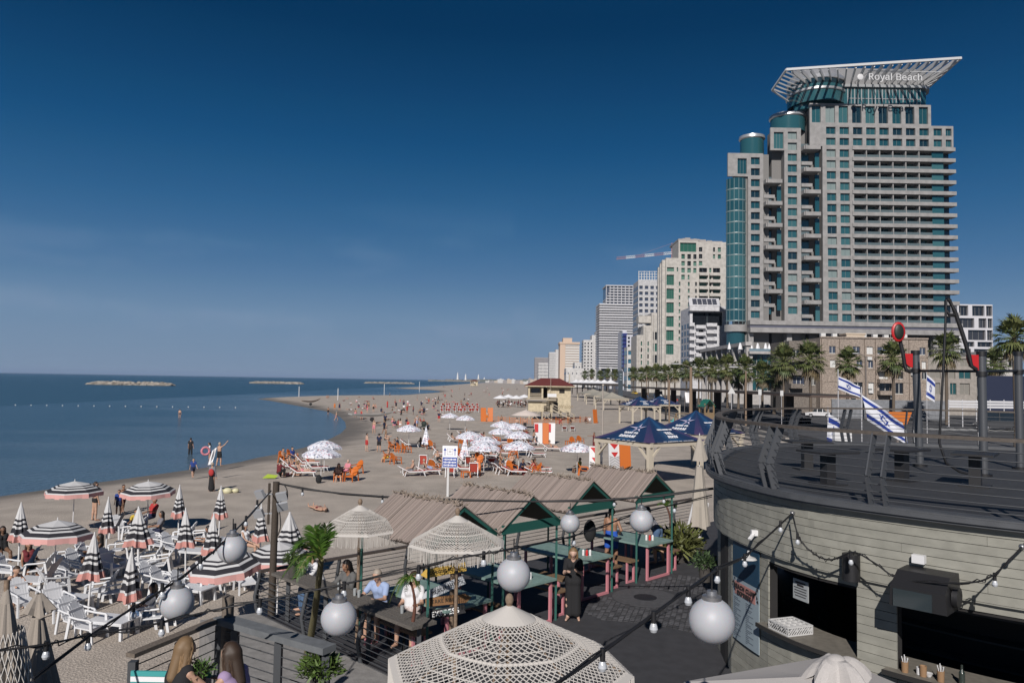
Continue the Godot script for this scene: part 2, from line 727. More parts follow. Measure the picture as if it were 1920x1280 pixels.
func city() -> void:
	tower()
	podium()
	beige_hotel()
	white_block()
	far_row()
	old_flats()
	right_blocks()

func tower() -> void:
	var D := 230.0
	var z := -D
	var root := thing("hotel_tower","tall white gridded hotel tower with a winged white roof crown","tower")
	var white := paint("tower_stone",C(0.30,0.292,0.288),0.75,"cloudy",14.0)
	var gl := [M("tower_glass"),glass("tower_glass_pale",C(0.04,0.115,0.125)),M("tower_glass_dark"),M("tower_glass_mid")]
	var gp := [gl[1],gl[3],gl[0],gl[3],gl[1],gl[2],gl[3],paint("pale_curtain",C(0.16,0.21,0.21),0.5)]
	var fr := M("tower_window_frame")
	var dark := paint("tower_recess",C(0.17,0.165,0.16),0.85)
	var X := func(px): return mx(px,D)
	var Y := func(py): return my(py,D,1580)
	var g := Geo.new()
	var step := 20.55
	# section C left: two columns of windows beside the balconies, full rows above
	var rows := []
	rows.append([198,230,[[1524,1541],[1550,1568],[1575,1593],[1600.5,1618.5],[1626,1644]]])
	rows[0][2].append_array([[1651,1669],[1677,1694],[1702,1719],[1727.5,1745]])
	for k in 2:
		rows.append([237.9 + k*step,251.4 + k*step,[[1551,1569],[1576.5,1594.5],[1602,1620],[1627,1645],[1652,1670],[1677.5,1695.5],[1702.5,1720.5],[1728,1746]]])
	var zc := z
	var panes := wall_rows(g,V(0,0,zc),Vector3.RIGHT,Vector3.BACK,X.call(1520),X.call(1750.5),Y.call(274.5),Y.call(194.0),rows_at(D,1580,rows),0.7)
	for i in panes.size():
		var p: Array = panes[i]
		var lone: bool = p[0] > X.call(1648)
		window_in(root,V(0,0,zc),Vector3.RIGHT,Vector3.BACK,p,0.62 if not lone else 0.68,gp if not lone else [gl[2],gl[0]],fr,1)
	# lower: columns 1520..1602 with two windows, per floor
	rows = []
	for k in 16:
		rows.append([279.9 + k*step,294.3 + k*step,[[1551.5 + k*0.2,1569 + k*0.2],[1576.5 + k*0.2,1594.5 + k*0.2]]])
	panes = wall_rows(g,V(0,0,zc),Vector3.RIGHT,Vector3.BACK,X.call(1544),X.call(1602),Y.call(626.0),Y.call(274.5),rows_at(D,1580,rows),0.7)
	for p in panes:
		window_in(root,V(0,0,zc),Vector3.RIGHT,Vector3.BACK,p,0.62,gp,fr,1)
	# section D, right shoulder
	rows = []
	for k in 2:
		rows.append([237.9 + k*step,251.4 + k*step,[[1755,1771],[1778,1789]]])
	panes = wall_rows(g,V(0,0,zc),Vector3.RIGHT,Vector3.BACK,X.call(1750.5),X.call(1792.5),Y.call(274.5),Y.call(233.0),rows_at(D,1580,rows),0.7)
	for p in panes:
		window_in(root,V(0,0,zc),Vector3.RIGHT,Vector3.BACK,p,0.62,gp,fr,1)
	# section B and section A with their window columns
	rows = []
	rows.append([246,278,[[1454,1472]]])
	for k in 17:
		var ws := [[1480,1497.5]]
		rows.append([245 + k*step,259 + k*step,ws])
	var zb := z - 0.8
	rows.remove_at(0)
	panes = wall_rows(g,V(0,0,zb),Vector3.RIGHT,Vector3.BACK,X.call(1473.5),X.call(1505),Y.call(626.0),Y.call(239.5),rows_at(D,1480,rows),0.7)
	for p in panes:
		window_in(root,V(0,0,zb),Vector3.RIGHT,Vector3.BACK,p,0.62,gp,fr,1)
	panes = wall_rows(g,V(0,0,zb),Vector3.RIGHT,Vector3.BACK,X.call(1447),X.call(1473.4),Y.call(282.0),Y.call(239.5),rows_at(D,1480,[[246,277,[[1453.5,1472]]]]),0.7)
	for p in panes:
		window_in(root,V(0,0,zb),Vector3.RIGHT,Vector3.BACK,p,0.62,[gl[1],gl[3]],fr,2)
	var za := z - 1.6
	rows = [[294,323,[[1386,1403.5]]]]
	panes = wall_rows(g,V(0,0,za),Vector3.RIGHT,Vector3.BACK,X.call(1367.5),X.call(1406),Y.call(331.0),Y.call(287.0),rows_at(D,1400,rows),0.7)
	for p in panes:
		window_in(root,V(0,0,za),Vector3.RIGHT,Vector3.BACK,p,0.62,[gl[0]],fr,2)
	rows = []
	for k in 15:
		rows.append([291.5 + k*20.7,305 + k*20.7,[[1411.5,1428.5]]])
	panes = wall_rows(g,V(0,0,za),Vector3.RIGHT,Vector3.BACK,X.call(1406),X.call(1435),Y.call(626.0),Y.call(287.0),rows_at(D,1400,rows),0.7)
	for i in panes.size():
		window_in(root,V(0,0,za),Vector3.RIGHT,Vector3.BACK,panes[i],0.68,[gl[2],gl[0]] if i % 2 else [gl[0],gl[3]],fr,1)
	part(root,"wall",g,white)
	# the mass behind
	var mass := Geo.new()
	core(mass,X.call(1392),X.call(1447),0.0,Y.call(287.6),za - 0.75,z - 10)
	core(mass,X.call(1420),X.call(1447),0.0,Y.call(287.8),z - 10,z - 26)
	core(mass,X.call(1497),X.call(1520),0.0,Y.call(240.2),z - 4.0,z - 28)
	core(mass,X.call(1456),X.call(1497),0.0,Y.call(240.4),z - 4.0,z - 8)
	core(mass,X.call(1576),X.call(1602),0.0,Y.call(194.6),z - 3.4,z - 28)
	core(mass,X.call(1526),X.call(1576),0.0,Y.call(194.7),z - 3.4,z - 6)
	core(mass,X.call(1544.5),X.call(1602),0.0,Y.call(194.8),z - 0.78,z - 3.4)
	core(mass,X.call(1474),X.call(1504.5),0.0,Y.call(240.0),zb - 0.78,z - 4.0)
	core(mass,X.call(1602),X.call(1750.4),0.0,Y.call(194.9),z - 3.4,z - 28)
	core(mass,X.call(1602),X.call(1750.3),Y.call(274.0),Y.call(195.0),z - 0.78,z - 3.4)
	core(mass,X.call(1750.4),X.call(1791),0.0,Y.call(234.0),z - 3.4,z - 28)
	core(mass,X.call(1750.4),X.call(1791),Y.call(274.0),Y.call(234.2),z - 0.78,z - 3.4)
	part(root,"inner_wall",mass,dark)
	# balcony floors with glass, party walls and balustrades
	for k in 17:
		var y: float = Y.call(276.5 + k*20.6)
		one_box(root,"balcony_slab",white,V((X.call(1600) + X.call(1795.0 + k*0.3))/2,y - 0.05,z - 1.2),V(X.call(1795.0 + k*0.3) - X.call(1600),1.1,3.0))
	var walls := [1602.5,1627.5,1652.5,1677.5,1702.0,1727.0,1751.5]
	for k in 16:
		var yt: float = Y.call(276.5 + k*20.6) - 0.62
		var yb: float = Y.call(276.5 + (k + 1)*20.6) + 0.52
		for c in 6:
			var xa: float = X.call(walls[c]) + 0.12
			var xb: float = X.call(walls[c + 1]) - 0.12
			var key := "balcony_pane_%d" % c
			if not store.has(key):
				var gg := Geo.new()
				gg.box(Vector3.ZERO,V((xb - xa)*0.62,yt - yb,0.08))
				store[key] = gg.mesh()
				gg = Geo.new()
				gg.box(Vector3.ZERO,V(xb - xa,0.75,0.05))
				store[key + "b"] = gg.mesh()
				gg = Geo.new()
				gg.box(Vector3.ZERO,V(0.3,yt - yb,2.2))
				store["balcony_wall"] = gg.mesh()
			var w := part(root,"window",store[key],gl[rng.randi() % 3],T(V(lerpf(xa,xb,0.62),(yt + yb)/2,z - 2.9)))
			part(w,"balustrade",store[key + "b"],M("balustrade_glass"),T(V(lerpf(xa,xb,0.5) - lerpf(xa,xb,0.62),-(yt - yb)/2 + 0.42,2.9)))
			part(w,"party_wall",store["balcony_wall"],white,T(V(xa - 0.12 - lerpf(xa,xb,0.62),0,1.75)))
		one_box(root,"bay_window",gl[[1,3,0][rng.randi() % 3]],V(X.call(1764),(yt + yb)/2,z - 0.7),V(X.call(1775) - X.call(1753),yt - yb,0.1))
		one_box(root,"corner_window",gl[2],V(X.call(1784),(yt + yb)/2,z - 2.4),V(X.call(1791) - X.call(1777),yt - yb,0.1))
	# projecting balconies in the two notches
	for nth in 2:
		var xa: float = [1436.0,1506.0][nth]
		var xg: float = [1465.0,1535.5][nth]
		var y0: float = [343.0,280.5][nth]
		var zz: float = [za,zb][nth]
		for k in [6,8][nth]:
			var y: float = Y.call(y0 + k*41.2)
			var s := Geo.new()
			s.box(V((X.call(xa - 1.0) + X.call(xg + 1.0))/2,y + 0.1,zz + 0.3),V(X.call(xg + 1.0) - X.call(xa - 1.0),1.15,4.4))
			s.box(V(X.call(xa + 2.0),y - 0.2 + 0.3,zz + 2.7),V(0.3,1.4,0.5))
			part(root,"balcony",s,white)
			one_box(root,"balustrade",M("balustrade_glass"),V(X.call(xa + 8.0),Y.call(y0 + k*41.2 - 9.0),zz - 1.0),V(X.call(xa + 17.0) - X.call(xa),1.4,0.08))
			for half in 2:
				one_box(root,"window",gl[[0,2,3][rng.randi() % 3]],V(X.call(xa + 8.5),Y.call(y0 + k*41.2 + 13.0 + half*20.6),zz - 1.6),V(X.call(xa + 17.0) - X.call(xa),2.2,0.1))
				var sp := Geo.new()
				sp.box(V(X.call(xa + 11.5),Y.call(y0 + k*41.2 + 24.0),zz - 1.0),V(X.call(xa + 20.0) - X.call(xa - 1.0),1.05,1.0))
				if half == 0:
					part(root,"spandrel",sp,white)
			one_box(root,"bay_window",gl[[1,3,0][rng.randi() % 3]],V(X.call(xg),Y.call(y0 + k*41.2 + 19.5),zz - 0.2),V(X.call(xg + 4.0) - X.call(xg - 4.0),4.6,0.5))
	# round glass bay at the left corner
	var r: float = (X.call(1405) - X.call(1367.5))*0.5
	var cx := X.call(1386.5) as float
	var bay := Geo.new()
	for k in 13:
		one_lathe(root,"curved_window",[gl[1],gl[3],gl[0],gl[3]][rng.randi() % 4],[W(r,Y.call(355.0 + k*20.7)),W(r,Y.call(335.0 + k*20.7))],14,V(cx,0,za - 2.0),0,PI)
		bay.lathe([W(r + 0.06,Y.call(356.5 + k*20.7)),W(r + 0.1,Y.call(355.4 + k*20.7)),W(r + 0.06,Y.call(354.3 + k*20.7))],14,V(cx,0,za - 2.0),0,PI)
	for k in 7:
		var a := PI*(k + 0.5)/7
		bay.box(V(cx + cos(a)*r,(Y.call(335.0) + Y.call(610.0))/2,za - 2.0 + sin(a)*r),V(0.12,Y.call(335.0) - Y.call(610.0),0.12),Basis(UP,-a))
	part(root,"bay_frame",bay,paint("bay_frame_metal",C(0.16,0.22,0.23),0.4))
	one_lathe(root,"bay_ring",white,[W(r + 0.5,Y.call(624.0)),W(r + 0.5,Y.call(611.0)),W(r - 1,Y.call(611.0))],18,V(cx,0,za - 2.0),0,PI)
	one_lathe(root,"lobby_window",gl[0],[W(r - 0.2,Y.call(668.0)),W(r - 0.2,Y.call(624.0))],14,V(cx,0,za - 2.0),0,PI)
	# bands under the tower, columns and the dark arcade
	var band := Geo.new()
	band.box(V((X.call(1404) + X.call(1800))/2,Y.call(607.5),z - 0.2),V(X.call(1800) - X.call(1404),Y.call(603.0) - Y.call(611.0),3.4))
	band.box(V((X.call(1404) + X.call(1800))/2,Y.call(621.5),z - 0.1),V(X.call(1800) - X.call(1404),Y.call(617.0) - Y.call(626.0),3.8))
	for c in [1409.0,1481.0,1552.0,1624.0,1690.0,1755.0,1794.0]:
		band.box(V(X.call(c),(Y.call(626.0) + 1.0)/2,z - 0.9),V(1.5,Y.call(626.0) - 1.0,1.5))
	part(root,"base_band",band,white)
	one_box(root,"base_glass",glass("grey_glass",C(0.1,0.1,0.13),0.3),V((X.call(1404.5) + X.call(1799.5))/2,Y.call(614.0),z - 0.4),V(X.call(1799.5) - X.call(1404.5),Y.call(611.0) - Y.call(617.0),3.0))
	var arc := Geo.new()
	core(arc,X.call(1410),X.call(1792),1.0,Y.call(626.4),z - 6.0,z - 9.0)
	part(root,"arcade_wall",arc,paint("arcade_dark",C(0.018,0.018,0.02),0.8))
	for k in 9:
		one_box(root,"lobby_window",gl[rng.randi() % 4],V(X.call(1435.0 + k*41.0),Y.call(643.0),z - 5.9),V(3.6,4.4,0.1))
	# crown: two glass drums, metal rings and the wing
	var drum := Geo.new()
	var plan := PackedVector2Array()
	for k in 9:
		var a := PI + PI/2*k/8.0
		plan.append(W(X.call(1512) + cos(a)*2.8,z - 4.0 - 2.8*sin(a) - 2.8))
	plan = PackedVector2Array([W(X.call(1496) + 8.5,z - 22),W(X.call(1496) + 2.6,z - 8),W(X.call(1500),z - 4.5),W(X.call(1512),z - 2.2),W(X.call(1535),z - 1.4),W(X.call(1735),z - 1.4),W(X.call(1750),z - 2.6),W(X.call(1760),z - 6),W(X.call(1762),z - 11),W(X.call(1762),z - 22)])
	drum.prism(plan,Y.call(200.0),Y.call(157.0))
	part(root,"crown_glass",drum,gl[3])
	var mul := Geo.new()
	for k in 22:
		mul.box(V(lerpf(X.call(1596),X.call(1735),k/21.0),(Y.call(192.0) + Y.call(163.0))/2,z - 1.35),V(0.16 if k % 2 else 0.3,Y.call(163.0) - Y.call(192.0),0.2))
	mul.box(V(X.call(1665),Y.call(181.0),z - 1.34),V(X.call(1735) - X.call(1596),0.2,0.22))
	part(root,"crown_mullions",mul,M("crown_metal"))
	var cap := Geo.new()
	var cp := PackedVector2Array()
	for p in plan:
		cp.append(p + W(signf(p.x - X.call(1630))*0.7,0.8 if p.y > z - 10 else 0.0))
	cap.prism(cp,Y.call(160.5),Y.call(155.5))
	part(root,"crown_ring",cap,M("crown_metal"))
	var up := Geo.new()
	up.prism(plan,Y.call(155.5),Y.call(124.0))
	part(root,"crown_wall",up,paint("crown_panel",C(0.2,0.2,0.205),0.6))
	var dr := Geo.new()
	var dc := Vector3(X.call(1549),0,z - 7.0)
	dr.lathe([W(8.6,Y.call(190.0)),W(8.6,Y.call(158.0))],24,dc)
	part(root,"round_drum",dr,gl[3])
	var dband := Geo.new()
	dband.lathe([W(8.6,Y.call(170.0)),W(9.0,Y.call(169.0)),W(9.0,Y.call(165.0)),W(8.6,Y.call(164.0))],24,dc)
	part(root,"drum_ring",dband,M("bright_metal"))
	dband = Geo.new()
	dband.lathe([W(8.4,Y.call(149.0)),W(8.8,Y.call(148.0)),W(9.0,Y.call(142.0)),W(7.0,Y.call(126.0)),W(0.1,Y.call(123.0))],24,dc)
	part(root,"drum_ring",dband,M("bright_metal"))
	one_lathe(root,"drum_window",gl[2],[W(8.5,Y.call(158.5)),W(8.5,Y.call(148.5))],24,dc)
	var wm := paint("wing_metal",C(0.55,0.55,0.55),0.45,"",1.0,0.2)
	var p1 := Vector3(X.call(1444) ,Y.call(176.0),z + 2.0)
	var p2 := Vector3(mx(1475,D - 11,300),my(132,D - 11,1580) ,z + 11.0)
	var p3 := Vector3(mx(1806,D - 11,300),my(105,D - 11,1580),z + 11.0)
	var p4 := Vector3(X.call(1768),Y.call(150.0),z - 12.0)
	var edge := Geo.new()
	edge.bar(p1,p2,0.45,0.5)
	edge.bar(p2,p3,0.5,0.7)
	edge.bar(p3,p4,0.4,0.45)
	edge.bar(p1,V(X.call(1500),Y.call(175.0),z - 8.0),0.4,0.4)
	part(root,"wing_edge",edge,wm)
	for k in 19:
		var t := (k + 0.6)/19.0
		var from := p2.lerp(p3,t)
		var to := Vector3(lerpf(X.call(1507),X.call(1748),t),Y.call(151.0 - 3.0*sin(t*PI)),z - 1.2)
		one_bar(root,"wing_rib",wm,from - V(0,0.2,0.2),to,0.3,1.3)
	for k in 6:
		var t := (k + 0.4)/6.0
		one_bar(root,"wing_rib",wm,p1.lerp(p2,t),V(X.call(1498.0 + k*3.0),Y.call(171.0 - k*5.5),z - 5.0 + k*0.5),0.14,0.5)
	for k in 8:
		var t := (k + 0.4)/8.0
		one_bar(root,"wing_rib",wm,p3.lerp(p4,t),V(X.call(1744.0 + k*2.2),Y.call(143.0 + k),z - 1.5 - k*1.2),0.6,0.3)
	# sign on the crown
	var sign_mat := paint("sign_white",C(0.55,0.55,0.56),0.6)
	var sx := T(V(mx(1681,D - 9,300),my(143,D - 9,1580),z + 9.0))
	var s := lettering(root,"sign_lettering","Royal Beach",2.0,sign_mat,sx,0.3,false,1.1)
	var em := Geo.new()
	em.ball(Vector3.ZERO,V(0.95,0.95,0.15),16,6)
	part(root,"sign_emblem",em,sign_mat,T(V(mx(1615,D - 9,300),my(143.5,D - 9,1580),z + 9.0)))
	var rails := Geo.new()
	rails.box(V(X.call(1673),Y.call(148.5) - 0.9,z + 8.7),V(X.call(1740) - X.call(1606),0.15,0.2))
	for k in 5:
		rails.bar(V(lerpf(X.call(1610),X.call(1736),k/4.0),Y.call(148.5) - 0.9,z + 8.7),V(lerpf(X.call(1610),X.call(1736),k/4.0),Y.call(149.5),z - 1.4),0.15)
	part(root,"sign_rail",rails,wm)
	# round penthouses on the two lower steps
	for k in 2:
		var pc := Vector3(X.call([1424.0,1492.0][k]),0,[za,zb][k] - 5.5)
		var pr: float = [3.6,5.2][k]
		var yb: float = Y.call([287.0,240.0][k])
		var yt: float = Y.call([251.0,212.0][k])
		one_lathe(root,"penthouse_window",gl[3],[W(pr,yb),W(pr,yt)],20,pc)
		one_lathe(root,"penthouse_roof",M("bright_metal"),[W(pr + 0.05,yt - 0.3),W(pr + 0.4,yt),W(pr + 0.3,yt + 0.9),W(0.1,yt + 1.2)],20,pc)

func podium() -> void:
	var D := 205.0
	var z := -D
	var root := thing("hotel_podium","low white and glass podium with a terrace below the tall tower","building")
	var white := paint("podium_stone",C(0.42,0.4,0.39),0.8,"cloudy",9.0)
	var gl := [M("tower_glass"),M("tower_glass_dark"),M("tower_glass_mid")]
	var X := func(px): return mx(px,D)
	var Y := func(py): return my(py,D,1450)
	var g := Geo.new()
	core(g,X.call(1411),X.call(1560),STREET,Y.call(660.0),z - 1.5,z - 22)
	g.box(V(X.call(1482),Y.call(661.5),z - 0.3),V(X.call(1560) - X.call(1404),0.7,2.4))
	for k in 3:
		g.box(V(X.call([1408.0,1460.0,1512.0][k]),(STREET + Y.call(662.0))/2,z - 0.6),V(1.1,Y.call(662.0) - STREET,1.1))
	g.box(V(X.call(1482),Y.call(685.0),z - 0.9),V(X.call(1560) - X.call(1409),0.5,1.0))
	part(root,"wall",g,white)
	for row in 3:
		for k in 14:
			one_box(root,"window",gl[rng.randi() % 3],V(X.call(1417.0 + k*10.4),Y.call([673.0,698.0,722.0][row]),z - 1.35),V(1.3,2.7,0.1))
	one_box(root,"terrace_balustrade",glass("terrace_glass",C(0.14,0.2,0.24),0.2),V(X.call(1482),Y.call(657.0),z + 0.6),V(X.call(1560) - X.call(1404),0.8,0.06))
	for k in 13:
		var u := Geo.new()
		var at := Vector3(X.call([1392.0,1396.0,1419.0,1425.0,1428.0,1432.0,1440.0,1444.0,1453.0,1466.0,1475.0,1489.0,1372.0][k]),Y.call(660.5),z - 2.0 - (k % 3)*1.2)
		u.lathe([W(0.04,0),W(0.05,0.7),W(0.5,0.75),W(0.4,1.4),W(0.05,2.6)],8)
		var o := part(self,"closed_parasol",u,M("white_cloth"))
		o.position = at
		tag(o,"closed white parasol on the hotel terrace under the tower","parasol","closed white parasols on the hotel terrace")
	# white colonnaded wing running along the street, seen at a slant
	var wing := thing("colonnade_wing","low white wing with slanted rows of slim columns left of the podium","building")
	var wg := Geo.new()
	var xl := X.call(1409) as float
	for k in 9:
		var zz := z - 1.0 - k*6.0
		wg.box(V(xl - 0.5,(STREET + 17.5)/2,zz),V(1.2,17.5 - STREET,0.9))
	wg.box(V(xl - 0.6,17.9,z - 25),V(1.8,1.0,50))
	wg.box(V(xl - 0.4,9.4,z - 25),V(1.0,0.7,49))
	part(wing,"colonnade",wg,white)
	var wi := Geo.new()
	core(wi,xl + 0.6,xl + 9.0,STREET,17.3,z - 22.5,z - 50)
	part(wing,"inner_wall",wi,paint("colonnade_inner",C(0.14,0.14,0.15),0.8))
	for k in 8:
		one_box(wing,"window",gl[rng.randi() % 3],V(xl + 0.55,13.4,z - 4.0 - k*6.0),V(0.1,6.4,4.0))
		one_box(wing,"window",gl[1],V(xl + 0.55,5.4,z - 4.0 - k*6.0),V(0.1,6.4,4.0))

func beige_hotel() -> void:
	var D := 350.0
	var z := -D
	var root := thing("beige_hotel","tall beige stepped hotel with dark green loggias left of the white tower","building")
	var wall := paint("beige_wall",C(0.5,0.475,0.44),0.85,"cloudy",12.0)
	var gr := [glass("green_glass",C(0.03,0.11,0.085)),glass("green_glass_pale",C(0.1,0.2,0.16)),M("dark_glass")]
	var X := func(px): return mx(px,D)
	var Y := func(py): return my(py,D,1300)
	var fr := M("tower_window_frame")
	var g := Geo.new()
	var blocks := [
		# xl, xr, top, rows
		[1248.5,1272.0,484.0,[[501.5,509.5,[[1250.5,1264.0],[1269.0,1271.5]]]]],
		[1272.0,1309.0,451.5,[]],
		[1309.0,1362.0,453.0,[]],
	]
	for k in 6:
		blocks[0][3].append([515.5 + k*26.0,535.0 + k*26.0,[[1249.8,1263.8]]])
	for k in 4:
		blocks[1][3].append([476.5 + k*12.9,485.5 + k*12.9,[[1277.5,1284.2],[1288.8,1295.6],[1300.0,1306.0]] if k < 3 else [[1277.5,1284.2],[1289.5,1293.0]]])
	blocks[1][3].push_front([455.0,472.0,[[1275.0,1305.5]]])
	for k in 9:
		blocks[1][3].append([528.5 + k*12.9,536.0 + k*12.9,[[1273.0,1276.0],[1290.0,1293.5],[1303.5,1307.0]]])
	for k in 16:
		var y := 463.0 + k*12.9
		var ws := [[1310.5,1317.0]]
		if k < 2:
			ws.append_array([[1337.0,1341.0],[1346.0,1352.0]])
		elif k > 2:
			ws = [[1311.0,1326.0],[1330.0,1334.0],[1337.0,1350.5]]
		if k == 2:
			ws = [[1310.5,1317.0]]
		blocks[2][3].append([y,y + 8.4,ws])
	for b in blocks:
		var panes := wall_rows(g,V(0,0,z),Vector3.RIGHT,Vector3.BACK,X.call(b[0]),X.call(b[1]),STREET,Y.call(b[2]),rows_at(D,1300,b[3]),0.8)
		for p in panes:
			var big: bool = p[3] - p[2] > 3.5
			window_in(root,V(0,0,z),Vector3.RIGHT,Vector3.BACK,p,0.75,[gr[0]] if big else gr,fr,3 if big else 1)
		core(g,X.call(b[0]) + 0.05,X.call(b[1]) - 0.05,STREET,Y.call(b[2]) - 0.1,z - 0.9,z - 14)
	var rows := []
	for k in 12:
		rows.append([500.0 + k*12.9,508.5 + k*12.9,[[1358.0 + 1.5,1364.0]]])
	var panes2 := wall_rows(g,V(0,0,z - 1.2),Vector3.RIGHT,Vector3.BACK,X.call(1356),X.call(1368),STREET,Y.call(495.5),rows_at(D,1300,rows),0.6)
	for p in panes2:
		window_in(root,V(0,0,z - 1.2),Vector3.RIGHT,Vector3.BACK,p,0.55,gr,fr,0)
	core(g,X.call(1356),X.call(1368),STREET,Y.call(495.7),z - 1.85,z - 22)
	# side towards the sea: tall vertical strips
	var xl := X.call(1248.5) as float
	core(g,xl - 0.05,xl + 0.3,STREET,Y.call(486.0),z - 0.9,z - 14)
	for k in 3:
		g.box(V(xl - 0.7,(STREET + Y.call(487.0 + k*4.0))/2,z - 2.6 - k*4.8),V(1.4,Y.call(487.0 + k*4.0) - STREET,2.0))
	part(root,"wall",g,wall)
	for k in 2:
		for f in 14:
			one_box(root,"window",gr[2] if (f + k) % 3 else gr[0],V(xl - 0.25,Y.call(516.0 + f*12.9),z - 5.0 - k*4.8),V(0.3,2.3,1.9))
	var rail := Geo.new()
	for k in 11:
		rail.box(V((X.call(1311) + X.call(1326))/2,Y.call(514.5 + k*12.9),z + 0.7),V(X.call(1326) - X.call(1310),1.0,1.6))
		rail.box(V((X.call(1330) + X.call(1350))/2,Y.call(514.5 + k*12.9),z + 0.7),V(X.call(1350) - X.call(1330),1.0,1.6))
	part(root,"balconies",rail,wall)
	var top := Geo.new()
	core(top,X.call(1272),X.call(1312),Y.call(451.0),Y.call(447.5),z - 0.5,z - 20)
	core(top,X.call(1316),X.call(1358),Y.call(452.0),Y.call(449.0),z - 3,z - 18)
	for k in 9:
		top.box(V(X.call(1285.0 + k*8.0),Y.call(447.0),z - 4 - k),V(1.4 + (k % 3),1.2 + (k % 2),2))
	part(root,"roof_plant",top,paint("roof_plant",C(0.3,0.28,0.27),0.8))
	# lower beige wing in front-left
	var D2 := 430.0
	var lo := thing("beige_wing","lower beige hotel wing with vertical strips and green glass bays","building")
	var g2 := Geo.new()
	var X2 := func(px): return mx(px,D2)
	var Y2 := func(py): return my(py,D2,1215)
	for b in [[1194.5,1207.0,628.0],[1207.0,1222.0,610.0],[1222.0,1240.0,586.0]]:
		var rr := []
		if b[0] > 1220:
			for k in 4:
				rr.append([622.0 + k*21.5,637.0 + k*21.5,[[1223.0,1236.0]]])
		else:
			for k in 5:
				rr.append([640.0 + k*12.0,648.0 + k*12.0,[[b[0] + 4.0,b[0] + 6.5],[b[0] + 8.0,b[0] + 10.5]]])
		var pn := wall_rows(g2,V(0,0,-D2),Vector3.RIGHT,Vector3.BACK,X2.call(b[0]),X2.call(b[1]),STREET,Y2.call(b[2]),rows_at(D2,1215,rr),0.8)
		for p in pn:
			window_in(lo,V(0,0,-D2),Vector3.RIGHT,Vector3.BACK,p,0.7,[gr[0],gr[2]],fr,2 if b[0] > 1220 else 0)
		core(g2,X2.call(b[0]) + 0.05,X2.call(b[1]) - 0.05,STREET,Y2.call(b[2]) - 0.1,-D2 - 0.9,-D2 - 20)
		for k in 2:
			g2.box(V(X2.call(b[0] + 1.5 + k*3.5),(STREET + Y2.call(b[2] + 3))/2,-D2 + 0.4),V(0.6,Y2.call(b[2] + 3) - STREET,0.8))
	g2.box(V(X2.call(1214),Y2.call(598.0),-D2 - 6),V(9,4,8))
	part(lo,"wall",g2,wall)

func white_block() -> void:
	var D := 285.0
	var z := -D
	var root := thing("white_apartment_block","white apartment block with box balconies and a slanted solar roof","building")
	var wall := paint("white_wall",C(0.6,0.6,0.63),0.8,"cloudy",9.0)
	var gl := [M("dark_glass"),M("slate_glass")]
	var X := func(px): return mx(px,D)
	var Y := func(py): return my(py,D,1320)
	var g := Geo.new()
	var rows := [[585.0,610.0,[[1299.0,1356.0]]]]
	for k in 5:
		var y := 618.0 + k*13.2
		rows.append([y,y + 8.0,[[1297.0,1303.0],[1311.0,1320.0],[1325.0,1339.0]]])
	var panes := wall_rows(g,V(0,0,z),Vector3.RIGHT,Vector3.BACK,X.call(1294),X.call(1362),STREET,Y.call(575.5),rows_at(D,1320,rows),1.2)
	for p in panes:
		window_in(root,V(0,0,z),Vector3.RIGHT,Vector3.BACK,p,1.1,[gl[0],gl[0],gl[1]],M("tower_window_frame"),1)
	core(g,X.call(1294.5),X.call(1361.5),STREET,Y.call(576.0),z - 1.3,z - 16)
	g.box(V((X.call(1292) + X.call(1366))/2,Y.call(579.0),z + 0.2),V(X.call(1366) - X.call(1292),1.7,2.6))
	core(g,X.call(1343),X.call(1369),STREET,Y.call(592.0),z - 1.25,z - 17)
	part(root,"wall",g,wall)
	for k in 6:
		for c in 3:
			var b := Geo.new()
			var xa: float = [1292.0,1304.0,1324.0][c]
			var xb: float = [1301.0,1322.0,1343.0][c]
			var y: float = 601.0 + k*13.2 + (c % 2)*4.0
			b.box(V((X.call(xa) + X.call(xb))/2,Y.call(y + 8.0),z + 0.8),V(X.call(xb) - X.call(xa),1.25,1.7))
			part(root,"balcony",b,wall)
	for k in 6:
		for f in 3:
			one_box(root,"window",gl[(k + f) % 2],V(X.call(1294.5) - 0.02,Y.call(610.0 + k*13.2),z - 3.5 - f*4.6),V(0.1,1.7,2.6))
	var roof := Geo.new()
	var ra := Vector3(X.call(1292),Y.call(574.0),z + 1.0)
	var rb := Vector3(X.call(1350),Y.call(574.0),z + 1.0)
	var up := Vector3(1.0,Y.call(556.0) - Y.call(574.0),-6.0)
	roof.quad(ra,rb,rb + up,ra + up*1.0)
	roof.tri(ra,ra + up,ra + V(1.0,0,-6.0))
	roof.tri(rb,rb + V(1,0,-6.0),rb + up)
	part(root,"slanted_roof",roof,wall)
	for r in 3:
		for k in 5:
			var s := Geo.new()
			var at := ra.lerp(rb,(k + 1.1)/6.2) + up*(0.25 + r*0.24) + V(0,0.2,0.25)
			s.box(at,V(1.6,0.9,0.1),Basis(Vector3.RIGHT,up.normalized(),Vector3.RIGHT.cross(up.normalized())))
			part(root,"solar_panel",s,glass("solar",C(0.03,0.035,0.06)))

